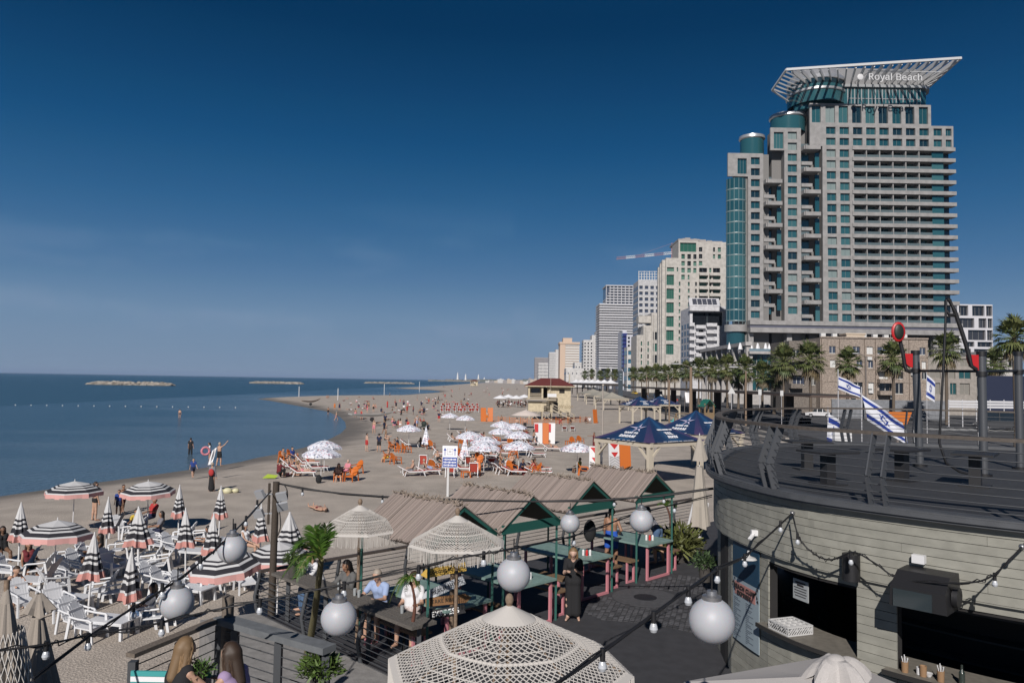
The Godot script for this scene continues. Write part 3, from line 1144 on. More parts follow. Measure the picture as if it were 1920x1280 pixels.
func simple_block(called: String,label: String,D: float,xl: float,xr: float,top: float,floors: int,cols: int,wall: Material,gl: Material,fill := W(0.55,0.5),deep := 20.0,first := 0.04) -> Node3D:
	var root := thing(called,label,"building")
	var X0 := mx(xl,D,660)
	var X1 := mx(xr,D,660)
	var yt := my(top,D,(xl + xr)/2)
	var g := Geo.new()
	var rows := []
	var fh := (yt - STREET)*(1.0 - first)/floors
	var cw := (X1 - X0)/cols
	for k in floors:
		var xs := []
		for c in cols:
			xs.append([X0 + cw*(c + 0.5 - fill.x/2),X0 + cw*(c + 0.5 + fill.x/2)])
		if fill.x >= 0.98:
			xs = [[X0 + 0.4,X1 - 0.4]]
		rows.append([STREET + fh*(k + 0.5 - fill.y/2),STREET + fh*(k + 0.5 + fill.y/2),xs])
	var panes := wall_rows(g,V(0,0,-D),Vector3.RIGHT,Vector3.BACK,X0,X1,STREET,yt,rows,0.9)
	core(g,X0 + 0.05,X1 - 0.05,STREET,yt - 0.2,-D - 1.0,-D - deep)
	part(root,"wall",g,wall)
	var pg := Geo.new()
	panes_mesh(pg,V(0,0,-D),Vector3.RIGHT,Vector3.BACK,panes,0.8)
	stuff(part(root,"windows",pg,gl))
	# windows on the seaward side
	var sg := Geo.new()
	var n := int(deep/5.0)
	for k in floors:
		for c in n:
			sg.box(V(X0 - 0.02,STREET + fh*(k + 0.5),-D - deep*(c + 0.5)/n),V(0.2,fh*fill.y,deep/n*0.6))
	stuff(part(root,"side_windows",sg,gl))
	return root

func far_row() -> void:
	var gd := M("dark_glass")
	var gs := M("slate_glass")
	var white := paint("far_white",C(0.56,0.55,0.54),0.8,"cloudy",20.0)
	var grey := paint("far_grey",C(0.3,0.28,0.28),0.85,"cloudy",20.0)
	# banded glass hotel with terraces stepping back towards its top
	var D := 650.0
	var root := thing("banded_hotel","grey hotel tower with continuous pale balcony bands and a stepped top","building")
	var X := func(px): return mx(px,D,620)
	var Y := func(py): return my(py,D,1160)
	var inner := Geo.new()
	core(inner,X.call(1126),X.call(1195),STREET,Y.call(571.0),-D - 2.0,-D - 30)
	core(inner,X.call(1138),X.call(1195),Y.call(571.0),Y.call(536.0),-D - 4.0,-D - 30)
	part(root,"glazing",inner,glass("banded_glass",C(0.07,0.08,0.11),0.2))
	for k in 26:
		var y := 571.0 + k*4.75
		if y > 690:
			break
		var s := Geo.new()
		var thick := 1.25 if k % 3 else 1.0
		s.box(V((X.call(1123.5) + X.call(1196))/2,Y.call(y),-D - 14),V(X.call(1196) - X.call(1123.5),thick,30))
		part(root,"balcony_band",s,M("band_white"))
	for k in 8:
		var s := Geo.new()
		var xl: float = [1136.0,1143.0,1143.0,1141.0,1139.0,1137.0,1136.0,1124.0][k]
		s.box(V((X.call(xl) + X.call(1196))/2,Y.call(534.5 + k*5.0),-D - 16),V(X.call(1196) - X.call(xl),0.8,27))
		part(root,"balcony_band",s,M("band_white"))
	var posts := Geo.new()
	for k in 9:
		posts.box(V(X.call(1137.0 + k*7.2),(Y.call(535.0) + Y.call(571.0))/2,-D - 3.0),V(0.5,Y.call(535.0) - Y.call(571.0),0.5))
	for k in 4:
		posts.box(V(X.call(1126.0 + k*20.0),(Y.call(688.0) + STREET)/2,-D - 0.5),V(1.8,Y.call(688.0) - STREET,1.8))
	part(root,"post",posts,M("band_white"))
	var dv := Geo.new()
	for k in 24:
		for c in 12:
			if (k*7 + c*5) % 4 < 2:
				dv.box(V(X.call(1127.0 + c*5.6),Y.call(573.5 + k*4.75),-D - 1.7),V(1.3,1.4,0.3))
	stuff(part(root,"blinds",dv,paint("blind_pale",C(0.3,0.3,0.33),0.9)))
	# white tower under construction
	var b := simple_block("unfinished_tower","white gridded tower still under construction behind the beige hotel",520,1196,1238,525,18,4,paint("raw_white",C(0.5,0.5,0.51),0.85,"cloudy",10.0),gs,W(0.62,0.55),22)
	var top := Geo.new()
	for k in 9:
		top.bar(off(1198 + k*5.0,526,521),off(1198 + k*5.0,508 + (k % 2)*3,521),0.4)
	for k in 4:
		top.bar(off(1197,524 - k*5.0,521),off(1238,524 - k*5.0,521),0.35)
		top.bar(off(1197,524 - k*5.0,535),off(1238,524 - k*5.0,535),0.35)
	part(b,"scaffold",top,paint("scaffold",C(0.5,0.5,0.5),0.7))
	# stepped white hotel with violet shade
	var st := thing("stepped_hotel","stepped white hotel with square windows and a blue glass edge","building")
	for k in 4:
		var DD := 560.0
		var xl: float = [1176.0,1195.0,1212.0,1226.0][k]
		var xr: float = [1196.0,1213.0,1227.0,1243.0][k]
		var tp: float = [628.0,607.0,588.0,572.0][k]
		var wg := Geo.new()
		var rr := []
		for f in 13:
			var y := tp + 4.0 + f*7.2
			if y < 690:
				rr.append([y,y + 4.0,[[xl + 2.0,xl + 6.0],[xl + 9.0,xl + 13.0]]])
		var pn := wall_rows(wg,V(0,0,-DD + k),Vector3.RIGHT,Vector3.BACK,mx(xl,DD),mx(xr,DD),STREET,my(tp,DD,1210),rows_at(DD,1210,rr),0.8)
		core(wg,mx(xl,DD),mx(xr,DD),STREET,my(tp,DD,1210) - 0.1,-DD + k - 0.9,-DD - 20)
		part(st,"wall",wg,M("cool_white"))
		var pg := Geo.new()
		panes_mesh(pg,V(0,0,-DD + k),Vector3.RIGHT,Vector3.BACK,pn,0.6)
		stuff(part(st,"windows",pg,gd))
	for f in 9:
		one_box(st,"window",glass("violet_glass",C(0.03,0.04,0.16)),V(mx(1171.5,565),my(628 + f*7.2,565,1172),-565),V(3.2,2.2,8))
	var sp := Geo.new()
	core(sp,mx(1168.0,566),mx(1176.0,566),STREET,my(620,566,1172),-566,-590)
	part(st,"side_wall",sp,M("cool_white"))
	simple_block("small_street_block","small pale block with blue windows below the stepped hotel",500,1176,1195,650,5,2,white,glass("blue_glass",C(0.04,0.13,0.2)),W(0.6,0.5),14)
	var w2 := simple_block("white_window_tower","white tower with small dark windows right of the tan tower",850,1094,1112,637,14,3,white,gd,W(0.42,0.5),22)
	var ex := Geo.new()
	core(ex,mx(1110.0,850,660),mx(1123.0,850,660),STREET,my(628,850,1115),-851,-872)
	core(ex,mx(1117.0,850,660),mx(1123.0,850,660),STREET,my(621.5,850,1120),-850.5,-866)
	part(w2,"stair_block",ex,white)
	var tan := simple_block("tan_tower","tan tower with white horizontal lines and a raised roof box",1250,1060,1086.5,644,16,1,paint("far_line_white",C(0.58,0.56,0.53),0.8),paint("tan_band",C(0.32,0.25,0.2),0.8),W(1.0,0.4),40)
	var tx := Geo.new()
	core(tx,mx(1050.0,1250,660),mx(1060.0,1250,660),STREET,my(644,1250,1060),-1249,-1290)
	core(tx,mx(1049.0,1250,660),mx(1087.0,1250,660),my(645,1250,1060),my(641,1250,1060),-1248,-1290)
	core(tx,mx(1056.0,1250,660),mx(1073.0,1250,660),my(641,1250,1060),my(633,1250,1060),-1255,-1280)
	part(tan,"tan_wall",tx,paint("tan_wall",C(0.5,0.38,0.29),0.85))
	simple_block("slim_white_tower","slim white tower with a grey gridded front left of the tan tower",1600,1030,1042,660,18,6,white,M("far_grid"),W(0.5,0.5),40)
	var fin := Geo.new()
	core(fin,mx(1042.0,1600,660),mx(1049.0,1600,660),STREET,my(655,1600,1045),-1600,-1640)
	part(self.get_node("slim_white_tower"),"blank_wall",fin,white)
	simple_block("grey_slab_block","low grey slab block at the far left end of the skyline",2300,1003,1030,670,16,12,grey,M("far_grid"),W(0.6,0.5),50)
	simple_block("pale_front_block","small pale block in front of the grey slab block",1700,1010,1030,680,6,8,white,M("far_grid"),W(0.5,0.5),40)
	simple_block("low_white_block","low plain white block between the tan tower and the white windowed tower",900,1078,1096,679,3,3,white,gs,W(0.3,0.2),30)
	simple_block("low_white_shed","long low white building at the foot of the tan tower",800,1062,1094,690,2,4,white,gs,W(0.2,0.2),30)
	var names := ["low hazy white building at the far end of the beach","low hazy grey building at the far end of the beach","low hazy sand coloured building at the far end of the beach"]
	for k in 12:
		var d := 2600.0 - k*90.0
		var xx := 915.0 + k*8.0
		var o := Geo.new()
		var hh := R(5,13)
		o.box(V(0,hh/2,0),V(R(10,22),hh,20))
		o.box(V(R(-3,3),hh + 1,0),V(5,2,6))
		var node := part(self,"distant_house",o,[white,grey,paint("far_sandstone",C(0.4,0.34,0.28),0.85)][k % 3])
		var gp := off(xx,710,d)
		node.position = V(gp.x,0,gp.z)
		tag(node,names[k % 3],"house","distant low houses behind the beach")
	# crane
	var cr := thing("tower_crane","red and white tower crane jib reaching out behind the beige hotel","crane")
	var a := off(1156,486,560)
	var e := off(1262,475.5,560)
	for k in 6:
		var s := Geo.new()
		var p := a.lerp(e,k/6.0)
		var q := a.lerp(e,(k + 1)/6.0)
		for m in 3:
			var o: Vector3 = [V(0,0,-0.7),V(0,0,0.7),V(0,1.5,0)][m]
			s.bar(p + o,q + o,0.24)
		for m in 5:
			s.bar(p.lerp(q,m/5.0) + V(0,0,-0.7),p.lerp(q,(m + 0.5)/5.0) + V(0,1.5,0),0.14)
			s.bar(p.lerp(q,(m + 1)/5.0) + V(0,0,0.7),p.lerp(q,(m + 0.5)/5.0) + V(0,1.5,0),0.14)
		part(cr,"jib_section",s,M("crane_red") if k % 2 == 0 else paint("crane_white",C(0.6,0.6,0.6),0.7))
	var mast := Geo.new()
	for m in 4:
		var o: Vector3 = [V(-0.9,0,-0.9),V(0.9,0,-0.9),V(-0.9,0,0.9),V(0.9,0,0.9)][m]
		mast.bar(V(e.x,STREET,e.z) + o,e + o + V(0,8,0),0.3)
	for m in 30:
		mast.bar(V(e.x - 0.9,STREET + m*3.2,e.z + 0.9),V(e.x + 0.9,STREET + m*3.2 + 3.2,e.z + 0.9),0.2)
	mast.bar(e + V(0,8,0),a.lerp(e,0.4) + V(0,1.5,0),0.12)
	part(cr,"mast",mast,M("crane_red"))

func old_flats() -> void:
	var D := 150.0
	var z := -D
	var root := thing("old_apartment_block","weathered tan four storey apartment block behind the palms","building")
	var wall := paint("old_tan_wall",C(0.38,0.315,0.265),0.95,"streak",7.0)
	var X := func(px): return mx(px,D,690)
	var Y := func(py): return my(py,D,1640)
	var fr := paint("old_frame",C(0.55,0.55,0.53),0.7)
	var gl := [M("dark_glass"),M("slate_glass")]
	var sh := paint("white_shutter",C(0.55,0.55,0.54),0.8)
	var g := Geo.new()
	var rows := [
		[650.0,664.0,[[1555.0,1567.0],[1599.5,1612.5],[1625.0,1637.0],[1645.0,1665.0],[1724.0,1735.0]]],
		[676.0,690.0,[[1556.5,1567.0],[1606.0,1617.0],[1628.0,1637.0],[1728.0,1736.0]]],
		[696.0,710.0,[[1494.0,1507.0],[1528.0,1537.0],[1648.0,1665.0],[1682.0,1693.0],[1728.0,1737.0]]],
		[716.0,738.0,[[1497.0,1516.0],[1528.0,1537.0],[1600.0,1617.0],[1628.0,1638.0],[1648.0,1671.0],[1678.0,1693.0]]],
	]
	var panes := wall_rows(g,V(0,0,z),Vector3.RIGHT,Vector3.BACK,X.call(1538.5),X.call(1741),STREET,Y.call(634.0),rows_at(D,1640,rows.map(func(r): return [r[0],r[1],r[2].filter(func(w): return w[0] > 1539)])),0.35)
	for i in panes.size():
		var shut := i % 3 == 1
		window_in(root,V(0,0,z),Vector3.RIGHT,Vector3.BACK,panes[i],0.25,[sh] if shut else gl,fr,1)
	core(g,X.call(1538.7),X.call(1740.8),STREET,Y.call(634.3),z - 0.4,z - 14)
	g.box(V(X.call(1640),Y.call(633.5),z - 0.1),V(X.call(1741) - X.call(1538),0.3,0.6))
	for k in 3:
		g.box(V(X.call(1640),Y.call(668.0 + k*24.0),z + 0.03),V(X.call(1741) - X.call(1539),0.18,0.1))
	part(root,"wall",g,wall)
	# older set-back left part
	var g2 := Geo.new()
	var z2 := z - 2.0
	var p2 := wall_rows(g2,V(0,0,z2),Vector3.RIGHT,Vector3.BACK,X.call(1487),X.call(1538.4),STREET,Y.call(640.0),rows_at(D,1510,[[655.0,672.0,[[1489.0,1506.0]]],[680.0,698.0,[[1491.0,1504.0]]],[705.0,722.0,[[1494.0,1516.0],[1528.0,1537.0]]]]),0.4)
	for p in p2:
		window_in(root,V(0,0,z2),Vector3.RIGHT,Vector3.BACK,p,0.3,gl,fr,2)
	core(g2,X.call(1487.2),X.call(1538.2),STREET,Y.call(640.3),z2 - 0.45,z - 13)
	for k in 3:
		g2.box(V(X.call(1498),Y.call(676.0 + k*25.0),z2 + 0.6),V(2.4,0.9,1.3))
	part(root,"side_wall",g2,paint("old_grey_wall",C(0.23,0.2,0.175),0.95,"streak",6.0))
	var roof := Geo.new()
	roof.box(V(X.call(1616),Y.call(629.0),z - 4),V(3.6,1.1,3))
	roof.box(V(X.call(1616),Y.call(624.5),z - 4),V(4.0,0.25,3.3))
	part(root,"roof_box",roof,paint("roof_cream",C(0.5,0.42,0.33),0.9))
	for k in 7:
		var s := Geo.new()
		s.box(V(X.call(1555.0 + k*26.0),Y.call(630.0),z - 3 - k % 3),V(0.9,1.2,0.8))
		s.rod(V(X.call(1560.0 + k*26.0),Y.call(634.0),z - 4),V(X.call(1560.0 + k*26.0),Y.call(622.0),z - 4),0.03,4)
		part(root,"roof_tank",s,sh)
	for k in 6:
		var ac := Geo.new()
		var xx: float = [1630.0,1631.0,1632.0,1672.0,1712.0,1600.0][k]
		var yy: float = [672.0,726.0,734.0,744.0,700.0,744.0][k]
		ac.box(V(X.call(xx),Y.call(yy),z + 0.22),V(0.85,0.6,0.4))
		part(root,"air_conditioner",ac,sh)
	var pipes := Geo.new()
	for k in 6:
		pipes.rod(V(X.call([1541.0,1575.0,1622.0,1642.0,1668.0,1705.0][k]),STREET,z + 0.09),V(X.call([1541.0,1575.0,1622.0,1642.0,1668.0,1705.0][k]),Y.call(634.0),z + 0.09),0.05,5)
	part(root,"drain_pipe",pipes,paint("pipe_brown",C(0.12,0.09,0.07),0.8))
	var bl := Geo.new()
	for k in 3:
		bl.box(V(X.call(1640.0 + k*2.0),Y.call(672.0 + k*24.0),z + 0.55),V(0.1,0.1,1.1))
		bl.box(V(X.call(1657),Y.call(692.0 + k*22.0),z + 0.7),V(2.6,0.8,1.4))
	part(root,"balcony",bl,wall)

func right_blocks() -> void:
	var D := 152.0
	var cream := paint("cream_wall",C(0.33,0.3,0.27),0.85,"cloudy",6.0)
	var gt := glass("teal_glass",C(0.015,0.07,0.075))
	var a := thing("cream_low_block","cream low block with teal windows right of the tan flats","building")
	var g := Geo.new()
	var rows := [[693.0,710.0,[[1743.0,1763.0],[1766.0,1790.0],[1797.0,1819.0]]],[718.0,740.0,[[1744.0,1762.0],[1780.0,1792.0],[1798.0,1817.0]]],[672.0,687.0,[[1800.0,1816.0]]]]
	var pn := wall_rows(g,V(0,0,-D),Vector3.RIGHT,Vector3.BACK,mx(1741.5,D,700),mx(1832.0,D,700),STREET,my(668,D,1780),rows_at(D,1780,rows),0.4)
	for p in pn:
		window_in(a,V(0,0,-D),Vector3.RIGHT,Vector3.BACK,p,0.3,[gt,gt,paint("blind_grey",C(0.2,0.19,0.17),0.9)],cream,1)
	core(g,mx(1742.0,D,700),mx(1831.5,D,700),STREET,my(668.4,D,1780),-D - 0.45,-D - 12)
	part(a,"wall",g,cream)
	var D2 := 260.0
	var b := thing("white_grid_block","modern white block of offset frames and dark glass beside the tower","building")
	var g2 := Geo.new()
	var r2 := [[573.0,592.0,[[1798.5,1816.0],[1823.5,1846.5],[1849.5,1861.0]]],[596.5,614.5,[[1798.5,1827.0],[1835.0,1850.0],[1852.0,1861.0]]],[618.5,637.5,[[1815.0,1848.0],[1850.5,1861.0]]],[640.5,650.0,[[1808.0,1826.5],[1832.5,1860.0]]],[654.0,670.0,[[1800.0,1820.0],[1826.0,1858.0]]]]
	var pn2 := wall_rows(g2,V(0,0,-D2),Vector3.RIGHT,Vector3.BACK,mx(1796.0,D2,620),mx(1862.5,D2,620),STREET,my(570.5,D2,1830),rows_at(D2,1830,r2),1.0)
	for p in pn2:
		window_in(b,V(0,0,-D2),Vector3.RIGHT,Vector3.BACK,p,0.9,[glass("smoke_glass",C(0.03,0.03,0.035)),M("dark_glass")],paint("grid_frame",C(0.2,0.2,0.2),0.6),2)
	core(g2,mx(1796.5,D2,620),mx(1862.0,D2,620),STREET,my(571,D2,1830),-D2 - 1.05,-D2 - 20)
	part(b,"wall",g2,paint("grid_white",C(0.5,0.5,0.53),0.8))
	simple_block("white_low_house","low white house behind the palms near the right edge",190,1852,1905,657,3,3,paint("cream_white",C(0.45,0.43,0.41),0.85),M("dark_glass"),W(0.5,0.45),14)
	# dark hoarding with a stage picture and white fence in front
	var h := thing("dark_hoarding","tall dark blue hoarding beyond the terrace at the right edge","hoarding")
	var hg := Geo.new()
	var ha := off(1846,704,110)
	var hb := off(1990,708,110)
	hg.box(V((ha.x + hb.x)/2,(STREET + ha.y)/2,-110),V(hb.x - ha.x,ha.y - STREET,0.3))
	part(h,"panel",hg,paint("hoarding_navy",C(0.012,0.018,0.045),0.6))
	var f := thing("white_street_fence","white slatted street fence in front of the cream block","fence")
	for k in 3:
		var s := Geo.new()
		var fa := off(1780,752 + k*5.0,105)
		var fb := off(1990,754 + k*5.0,105)
		s.box(V((fa.x + fb.x)/2,fa.y,-105),V(fb.x - fa.x,0.28,0.06))
		part(f,"slat",s,M("fence_white"))
	for k in 9:
		var s := Geo.new()
		var fa := off(1780 + k*26.0,752,105)
		s.box(V(fa.x,(STREET + fa.y + 0.2)/2,-105.1),V(0.1,fa.y + 0.2 - STREET,0.1))
		part(f,"post",s,M("fence_white"))
	var w := thing("graffiti_wall","low grey wall with graffiti in front of the tan flats","wall")
	var wg := Geo.new()
	var wa := off(1560,748,128)
	var wb := off(1775,750,128)
	wg.box(V((wa.x + wb.x)/2,(STREET + wa.y)/2,-128),V(wb.x - wa.x,wa.y - STREET,0.3))
	part(w,"wall",wg,paint("concrete_grey",C(0.22,0.23,0.25),0.9,"cloudy",4.0))

# ------------------------------------------------------------------ people
# One smooth skin over tapered limbs: distances to capsules joined with a smooth minimum, meshed as surface nets.
func skin(caps: Array,cell: float,k: float) -> Geo:
	var lo := Vector3(1e9,1e9,1e9)
	var hi := -lo
	for c in caps:
		var r: float = maxf(c[2],c[3])
		lo = lo.min(c[0] - Vector3.ONE*r).min(c[1] - Vector3.ONE*r)
		hi = hi.max(c[0] + Vector3.ONE*r).max(c[1] + Vector3.ONE*r)
	lo -= Vector3.ONE*cell*2.0
	hi += Vector3.ONE*cell*2.0
	var nx := int((hi.x - lo.x)/cell) + 2
	var ny := int((hi.y - lo.y)/cell) + 2
	var nz := int((hi.z - lo.z)/cell) + 2
	var f := PackedFloat32Array()
	f.resize(nx*ny*nz)
	f.fill(0.5)
	for c in caps:
		var a: Vector3 = c[0]
		var b: Vector3 = c[1]
		var ra: float = c[2]
		var rb: float = c[3]
		var pad := Vector3.ONE*(maxf(ra,rb) + k + cell*1.5)
		var i0 := ((a.min(b) - pad - lo)/cell).max(Vector3.ZERO)
		var i1 := ((a.max(b) + pad - lo)/cell)
		var ab := b - a
		var l2 := maxf(ab.length_squared(),1e-9)
		for z in range(int(i0.z),mini(int(i1.z) + 1,nz)):
			for y in range(int(i0.y),mini(int(i1.y) + 1,ny)):
				var row := (z*ny + y)*nx
				for x in range(int(i0.x),mini(int(i1.x) + 1,nx)):
					var p := lo + V(x,y,z)*cell - a
					var t := clampf(p.dot(ab)/l2,0.0,1.0)
					var d := (p - ab*t).length() - ra - (rb - ra)*t
					var old := f[row + x]
					var h := maxf(k - absf(old - d),0.0)
					f[row + x] = minf(old,d) - h*h*0.25/k
	var id := PackedInt32Array()
	id.resize(nx*ny*nz)
	id.fill(-1)
	var pts := PackedVector3Array()
	var nms := PackedVector3Array()
	var sy := nx
	var sz := nx*ny
	for z in nz - 1:
		for y in ny - 1:
			var o := (z*ny + y)*nx
			for x in nx - 1:
				var q := o + x
				var a0 := f[q]
				var a1 := f[q + 1]
				var a2 := f[q + sy]
				var a3 := f[q + sy + 1]
				var b0 := f[q + sz]
				var b1 := f[q + sz + 1]
				var b2 := f[q + sz + sy]
				var b3 := f[q + sz + sy + 1]
				var s := int(a0 < 0) + int(a1 < 0) + int(a2 < 0) + int(a3 < 0) + int(b0 < 0) + int(b1 < 0) + int(b2 < 0) + int(b3 < 0)
				if s == 0 or s == 8:
					continue
				var gx := (a1 + a3 + b1 + b3 - a0 - a2 - b0 - b2)*0.25
				var gy := (a2 + a3 + b2 + b3 - a0 - a1 - b0 - b1)*0.25
				var gz := (b0 + b1 + b2 + b3 - a0 - a1 - a2 - a3)*0.25
				var mid := (a0 + a1 + a2 + a3 + b0 + b1 + b2 + b3)*0.125
				var g := Vector3(gx,gy,gz)
				var move := g*(-mid/maxf(g.length_squared(),1e-9))
				move = move.clamp(Vector3.ONE*-0.5,Vector3.ONE*0.5)
				id[q] = pts.size()
				pts.append(lo + (V(x,y,z) + Vector3.ONE*0.5 + move)*cell)
				nms.append(g.normalized())
	var out := Geo.new()
	for z in range(1,nz - 1):
		for y in range(1,ny - 1):
			var o := (z*ny + y)*nx
			for x in range(1,nx - 1):
				var q := o + x
				if id[q] < 0:
					continue
				var inside := f[q] < 0
				if (f[q + 1] < 0) != inside:
					face(out,pts,nms,id[q],id[q - sy],id[q - sy - sz],id[q - sz],inside)
				if (f[q + sy] < 0) != inside:
					face(out,pts,nms,id[q],id[q - sz],id[q - sz - 1],id[q - 1],inside)
				if (f[q + sz] < 0) != inside:
					face(out,pts,nms,id[q],id[q - 1],id[q - 1 - sy],id[q - sy],inside)
	return out

func face(g: Geo,p: PackedVector3Array,n: PackedVector3Array,a: int,b: int,c: int,d: int,flip: bool) -> void:
	if a < 0 or b < 0 or c < 0 or d < 0:
		return
	if not flip:
		g.soft(p[a],p[d],p[c],p[b],n[a],n[d],n[c],n[b])
	else:
		g.soft(p[a],p[b],p[c],p[d],n[a],n[b],n[c],n[d])

func arm_dir(f: float,ab: float,side: float) -> Vector3:
	return Vector3(side*sin(ab),-cos(f)*cos(ab),sin(f)*cos(ab))

# pose: lean, legs [[forward, flex, spread] x2], arms [[forward, out, flex] x2], head, tilt; the person looks along +Z
func body_parts(pose: Dictionary) -> Dictionary:
	var fem: bool = pose.get("fem",false)
	var big: float = pose.get("girth",1.0)
	var lean: float = pose.get("lean",0.0)
	var up := Vector3(0,cos(lean),sin(lean))
	var fw := Vector3(0,-sin(lean),cos(lean))
	var pel := Vector3.ZERO
	var waist := up*0.2
	var chest := up*0.36
	var neck := up*0.5
	var torso := []
	var hipw := 0.088 if not fem else 0.095
	for s in [-1.0,1.0]:
		torso.append([V(s*hipw*0.75,0,0),waist + V(s*0.06,0,0),0.1*big,0.088*big])
		torso.append([waist + V(s*0.06,0,0),chest + V(s*0.075,0,0),0.088*big,0.1])
		torso.append([chest + V(s*0.07,0,0),neck - up*0.03 + V(s*0.12,0,0),0.095,0.06])
		if fem:
			torso.append([chest + V(s*0.075,0,0) + fw*0.07,chest + V(s*0.075,0,0) + fw*0.085,0.062,0.055])
	var shw := 0.185 if not fem else 0.165
	var legs := []
	var thighs := []
	var shanks := []
	var feet := []
	for i in 2:
		var s: float = [-1.0,1.0][i]
		var L: Array = pose.get("legs",[[0.0,0.0,0.05],[0.0,0.0,0.05]])[i]
		var hip := pel + V(s*hipw,-0.02,0)
		var dt := Vector3(s*sin(L[2]),-cos(L[0])*cos(L[2]),sin(L[0])*cos(L[2]))
		var knee := hip + dt*0.42
		var b: float = L[0] - L[1]
		var ds := Vector3(s*sin(L[2])*0.3,-cos(b),sin(b)).normalized()
		var ankle := knee + ds*0.41
		var toe := ankle + ds*0.045 + V(s*0.03,sin(b)*0.16,cos(b)*0.16)
		thighs.append([hip,knee,0.088*big,0.056])
		shanks.append([knee,knee + ds*0.15 - V(0,-sin(b),cos(b))*0.0,0.056,0.057])
		shanks.append([knee + ds*0.15,ankle,0.057,0.037])
		feet.append([ankle + ds*0.03,toe,0.04,0.028])
	var uppers := []
	var fores := []
	var hands := []
	var wrists := []
	for i in 2:
		var s: float = [-1.0,1.0][i]
		var A: Array = pose.get("arms",[[0.05,0.14,0.15],[0.05,0.14,0.15]])[i]
		var sh := neck - up*0.045 + V(s*shw,0,0)
		var du := arm_dir(A[0],A[1],s)
		var el := sh + du*0.28
		var df := arm_dir(A[0] + A[2],A[1] - (A[3] if A.size() > 3 else 0.0),s)
		var wr := el + df*0.25
		uppers.append([sh,el,0.048 if not fem else 0.042,0.037])
		fores.append([el,wr,0.038,0.026])
		wrists.append([wr,df,s])
		if pose.get("fingers",false):
			hands.append([wr,wr + df*0.07,0.026,0.026])
		else:
			hands.append([wr,wr + df*0.1,0.028,0.03])
			hands.append([wr + df*0.1,wr + df*0.16,0.03,0.016])
	var tilt: float = lean*0.4 + pose.get("head",0.0)
	var hu := Vector3(0,cos(tilt),sin(tilt))
	var hf := Vector3(0,-sin(tilt),cos(tilt))
	if pose.has("turned"):
		hf = hf.rotated(hu,pose.turned)
	var skull := neck + hu*0.19 + hf*0.01
	var head := [[neck - up*0.04,neck + hu*0.1,0.055,0.05],[skull,skull + hf*0.015,0.088,0.085],[skull - hf*0.02 + hu*0.015,skull - hf*0.03,0.085,0.08],[skull - hu*0.04 + hf*0.03,skull - hu*0.105 + hf*0.05,0.06,0.034],[skull + hf*0.1 - hu*0.005,skull + hf*0.112 - hu*0.035,0.009,0.015]]
	var side := hu.cross(hf)
	for s in [-1.0,1.0]:
		head.append([skull + side*s*0.088 - hu*0.01,skull + side*s*0.092 - hu*0.035,0.016,0.012])
	var hair := [[skull + hu*0.035 - hf*0.018,skull - hf*0.04 - hu*0.005,0.092,0.086]]
	var hl: int = pose.get("hair",1)
	if hl >= 2:
		hair.append([skull - hf*0.05,neck - up*0.1 - fw*0.09,0.082,0.06])
		hair.append([skull + side*0.07 - hf*0.02,neck + side*0.09 - up*0.06 - fw*0.03,0.045,0.035])
		hair.append([skull - side*0.07 - hf*0.02,neck - side*0.09 - up*0.06 - fw*0.03,0.045,0.035])
	var out := {"hair": hair if hl > 0 else [],"wrists": wrists,"skull": skull,"hf": hf,"hu": hu}
	var all := torso + thighs + shanks + feet + uppers + fores + hands + head
	out.body = all
	var grow := func(list,by,share = 1.0): return list.map(func(c): return [c[0],c[0].lerp(c[1],share),c[2] + by,lerpf(c[2],c[3],share) + by])
	match pose.get("top","none"):
		"tee":
			out.top = grow.call(torso,0.016) + grow.call(uppers,0.022,0.62)
		"tank":
			out.top = grow.call(torso,0.014)
		"long":
			out.top = grow.call(torso,0.02) + grow.call(uppers,0.02) + grow.call(fores,0.018,0.92)
		"bikini":
			out.top = []
			for s in [-1.0,1.0]:
				out.top.append([chest + V(s*0.075,0,0) + fw*0.075,chest + V(s*0.08,0,0) + fw*0.088,0.06,0.052])
				out.top.append([chest + V(s*0.075,0,0) - up*0.02 + fw*0.05,chest - up*0.02 + V(s*0.12,0,0) - fw*0.05,0.05,0.07])
	match pose.get("bottom","shorts"):
		"shorts":
			out.bottom = grow.call(torso.filter(func(c): return c[0].length() < 0.12),0.016,0.55) + grow.call(thighs,0.022,0.6)
		"brief":
			out.bottom = grow.call(torso.filter(func(c): return c[0].length() < 0.12),0.012,0.2) + grow.call(thighs,0.012,0.12)
		"long":
			out.bottom = grow.call(torso.filter(func(c): return c[0].length() < 0.12),0.016,0.5) + grow.call(thighs,0.02) + grow.call(shanks,0.024)
		"skirt":
			out.bottom = grow.call(torso.filter(func(c): return c[0].length() < 0.12),0.02,0.5)
			var kn: Vector3 = (thighs[0][1] + thighs[1][1])*0.5
			out.bottom.append([V(0,-0.02,0),kn.lerp((shanks[1][1] + shanks[3][1])*0.5,0.75),0.15,0.19])
		"robe":
			out.bottom = grow.call(torso.filter(func(c): return c[0].length() < 0.12),0.03,0.6)
			var an: Vector3 = (shanks[1][1] + shanks[3][1])*0.5
			for s in [-1.0,1.0]:
				out.bottom.append([V(s*0.07,0,0),an + V(s*0.075,0.1,0),0.11,0.12])
	var low := 1e9
	for c in all:
		low = minf(low,minf(c[0].y - c[2],c[1].y - c[3]))
	out.low = low
	return out

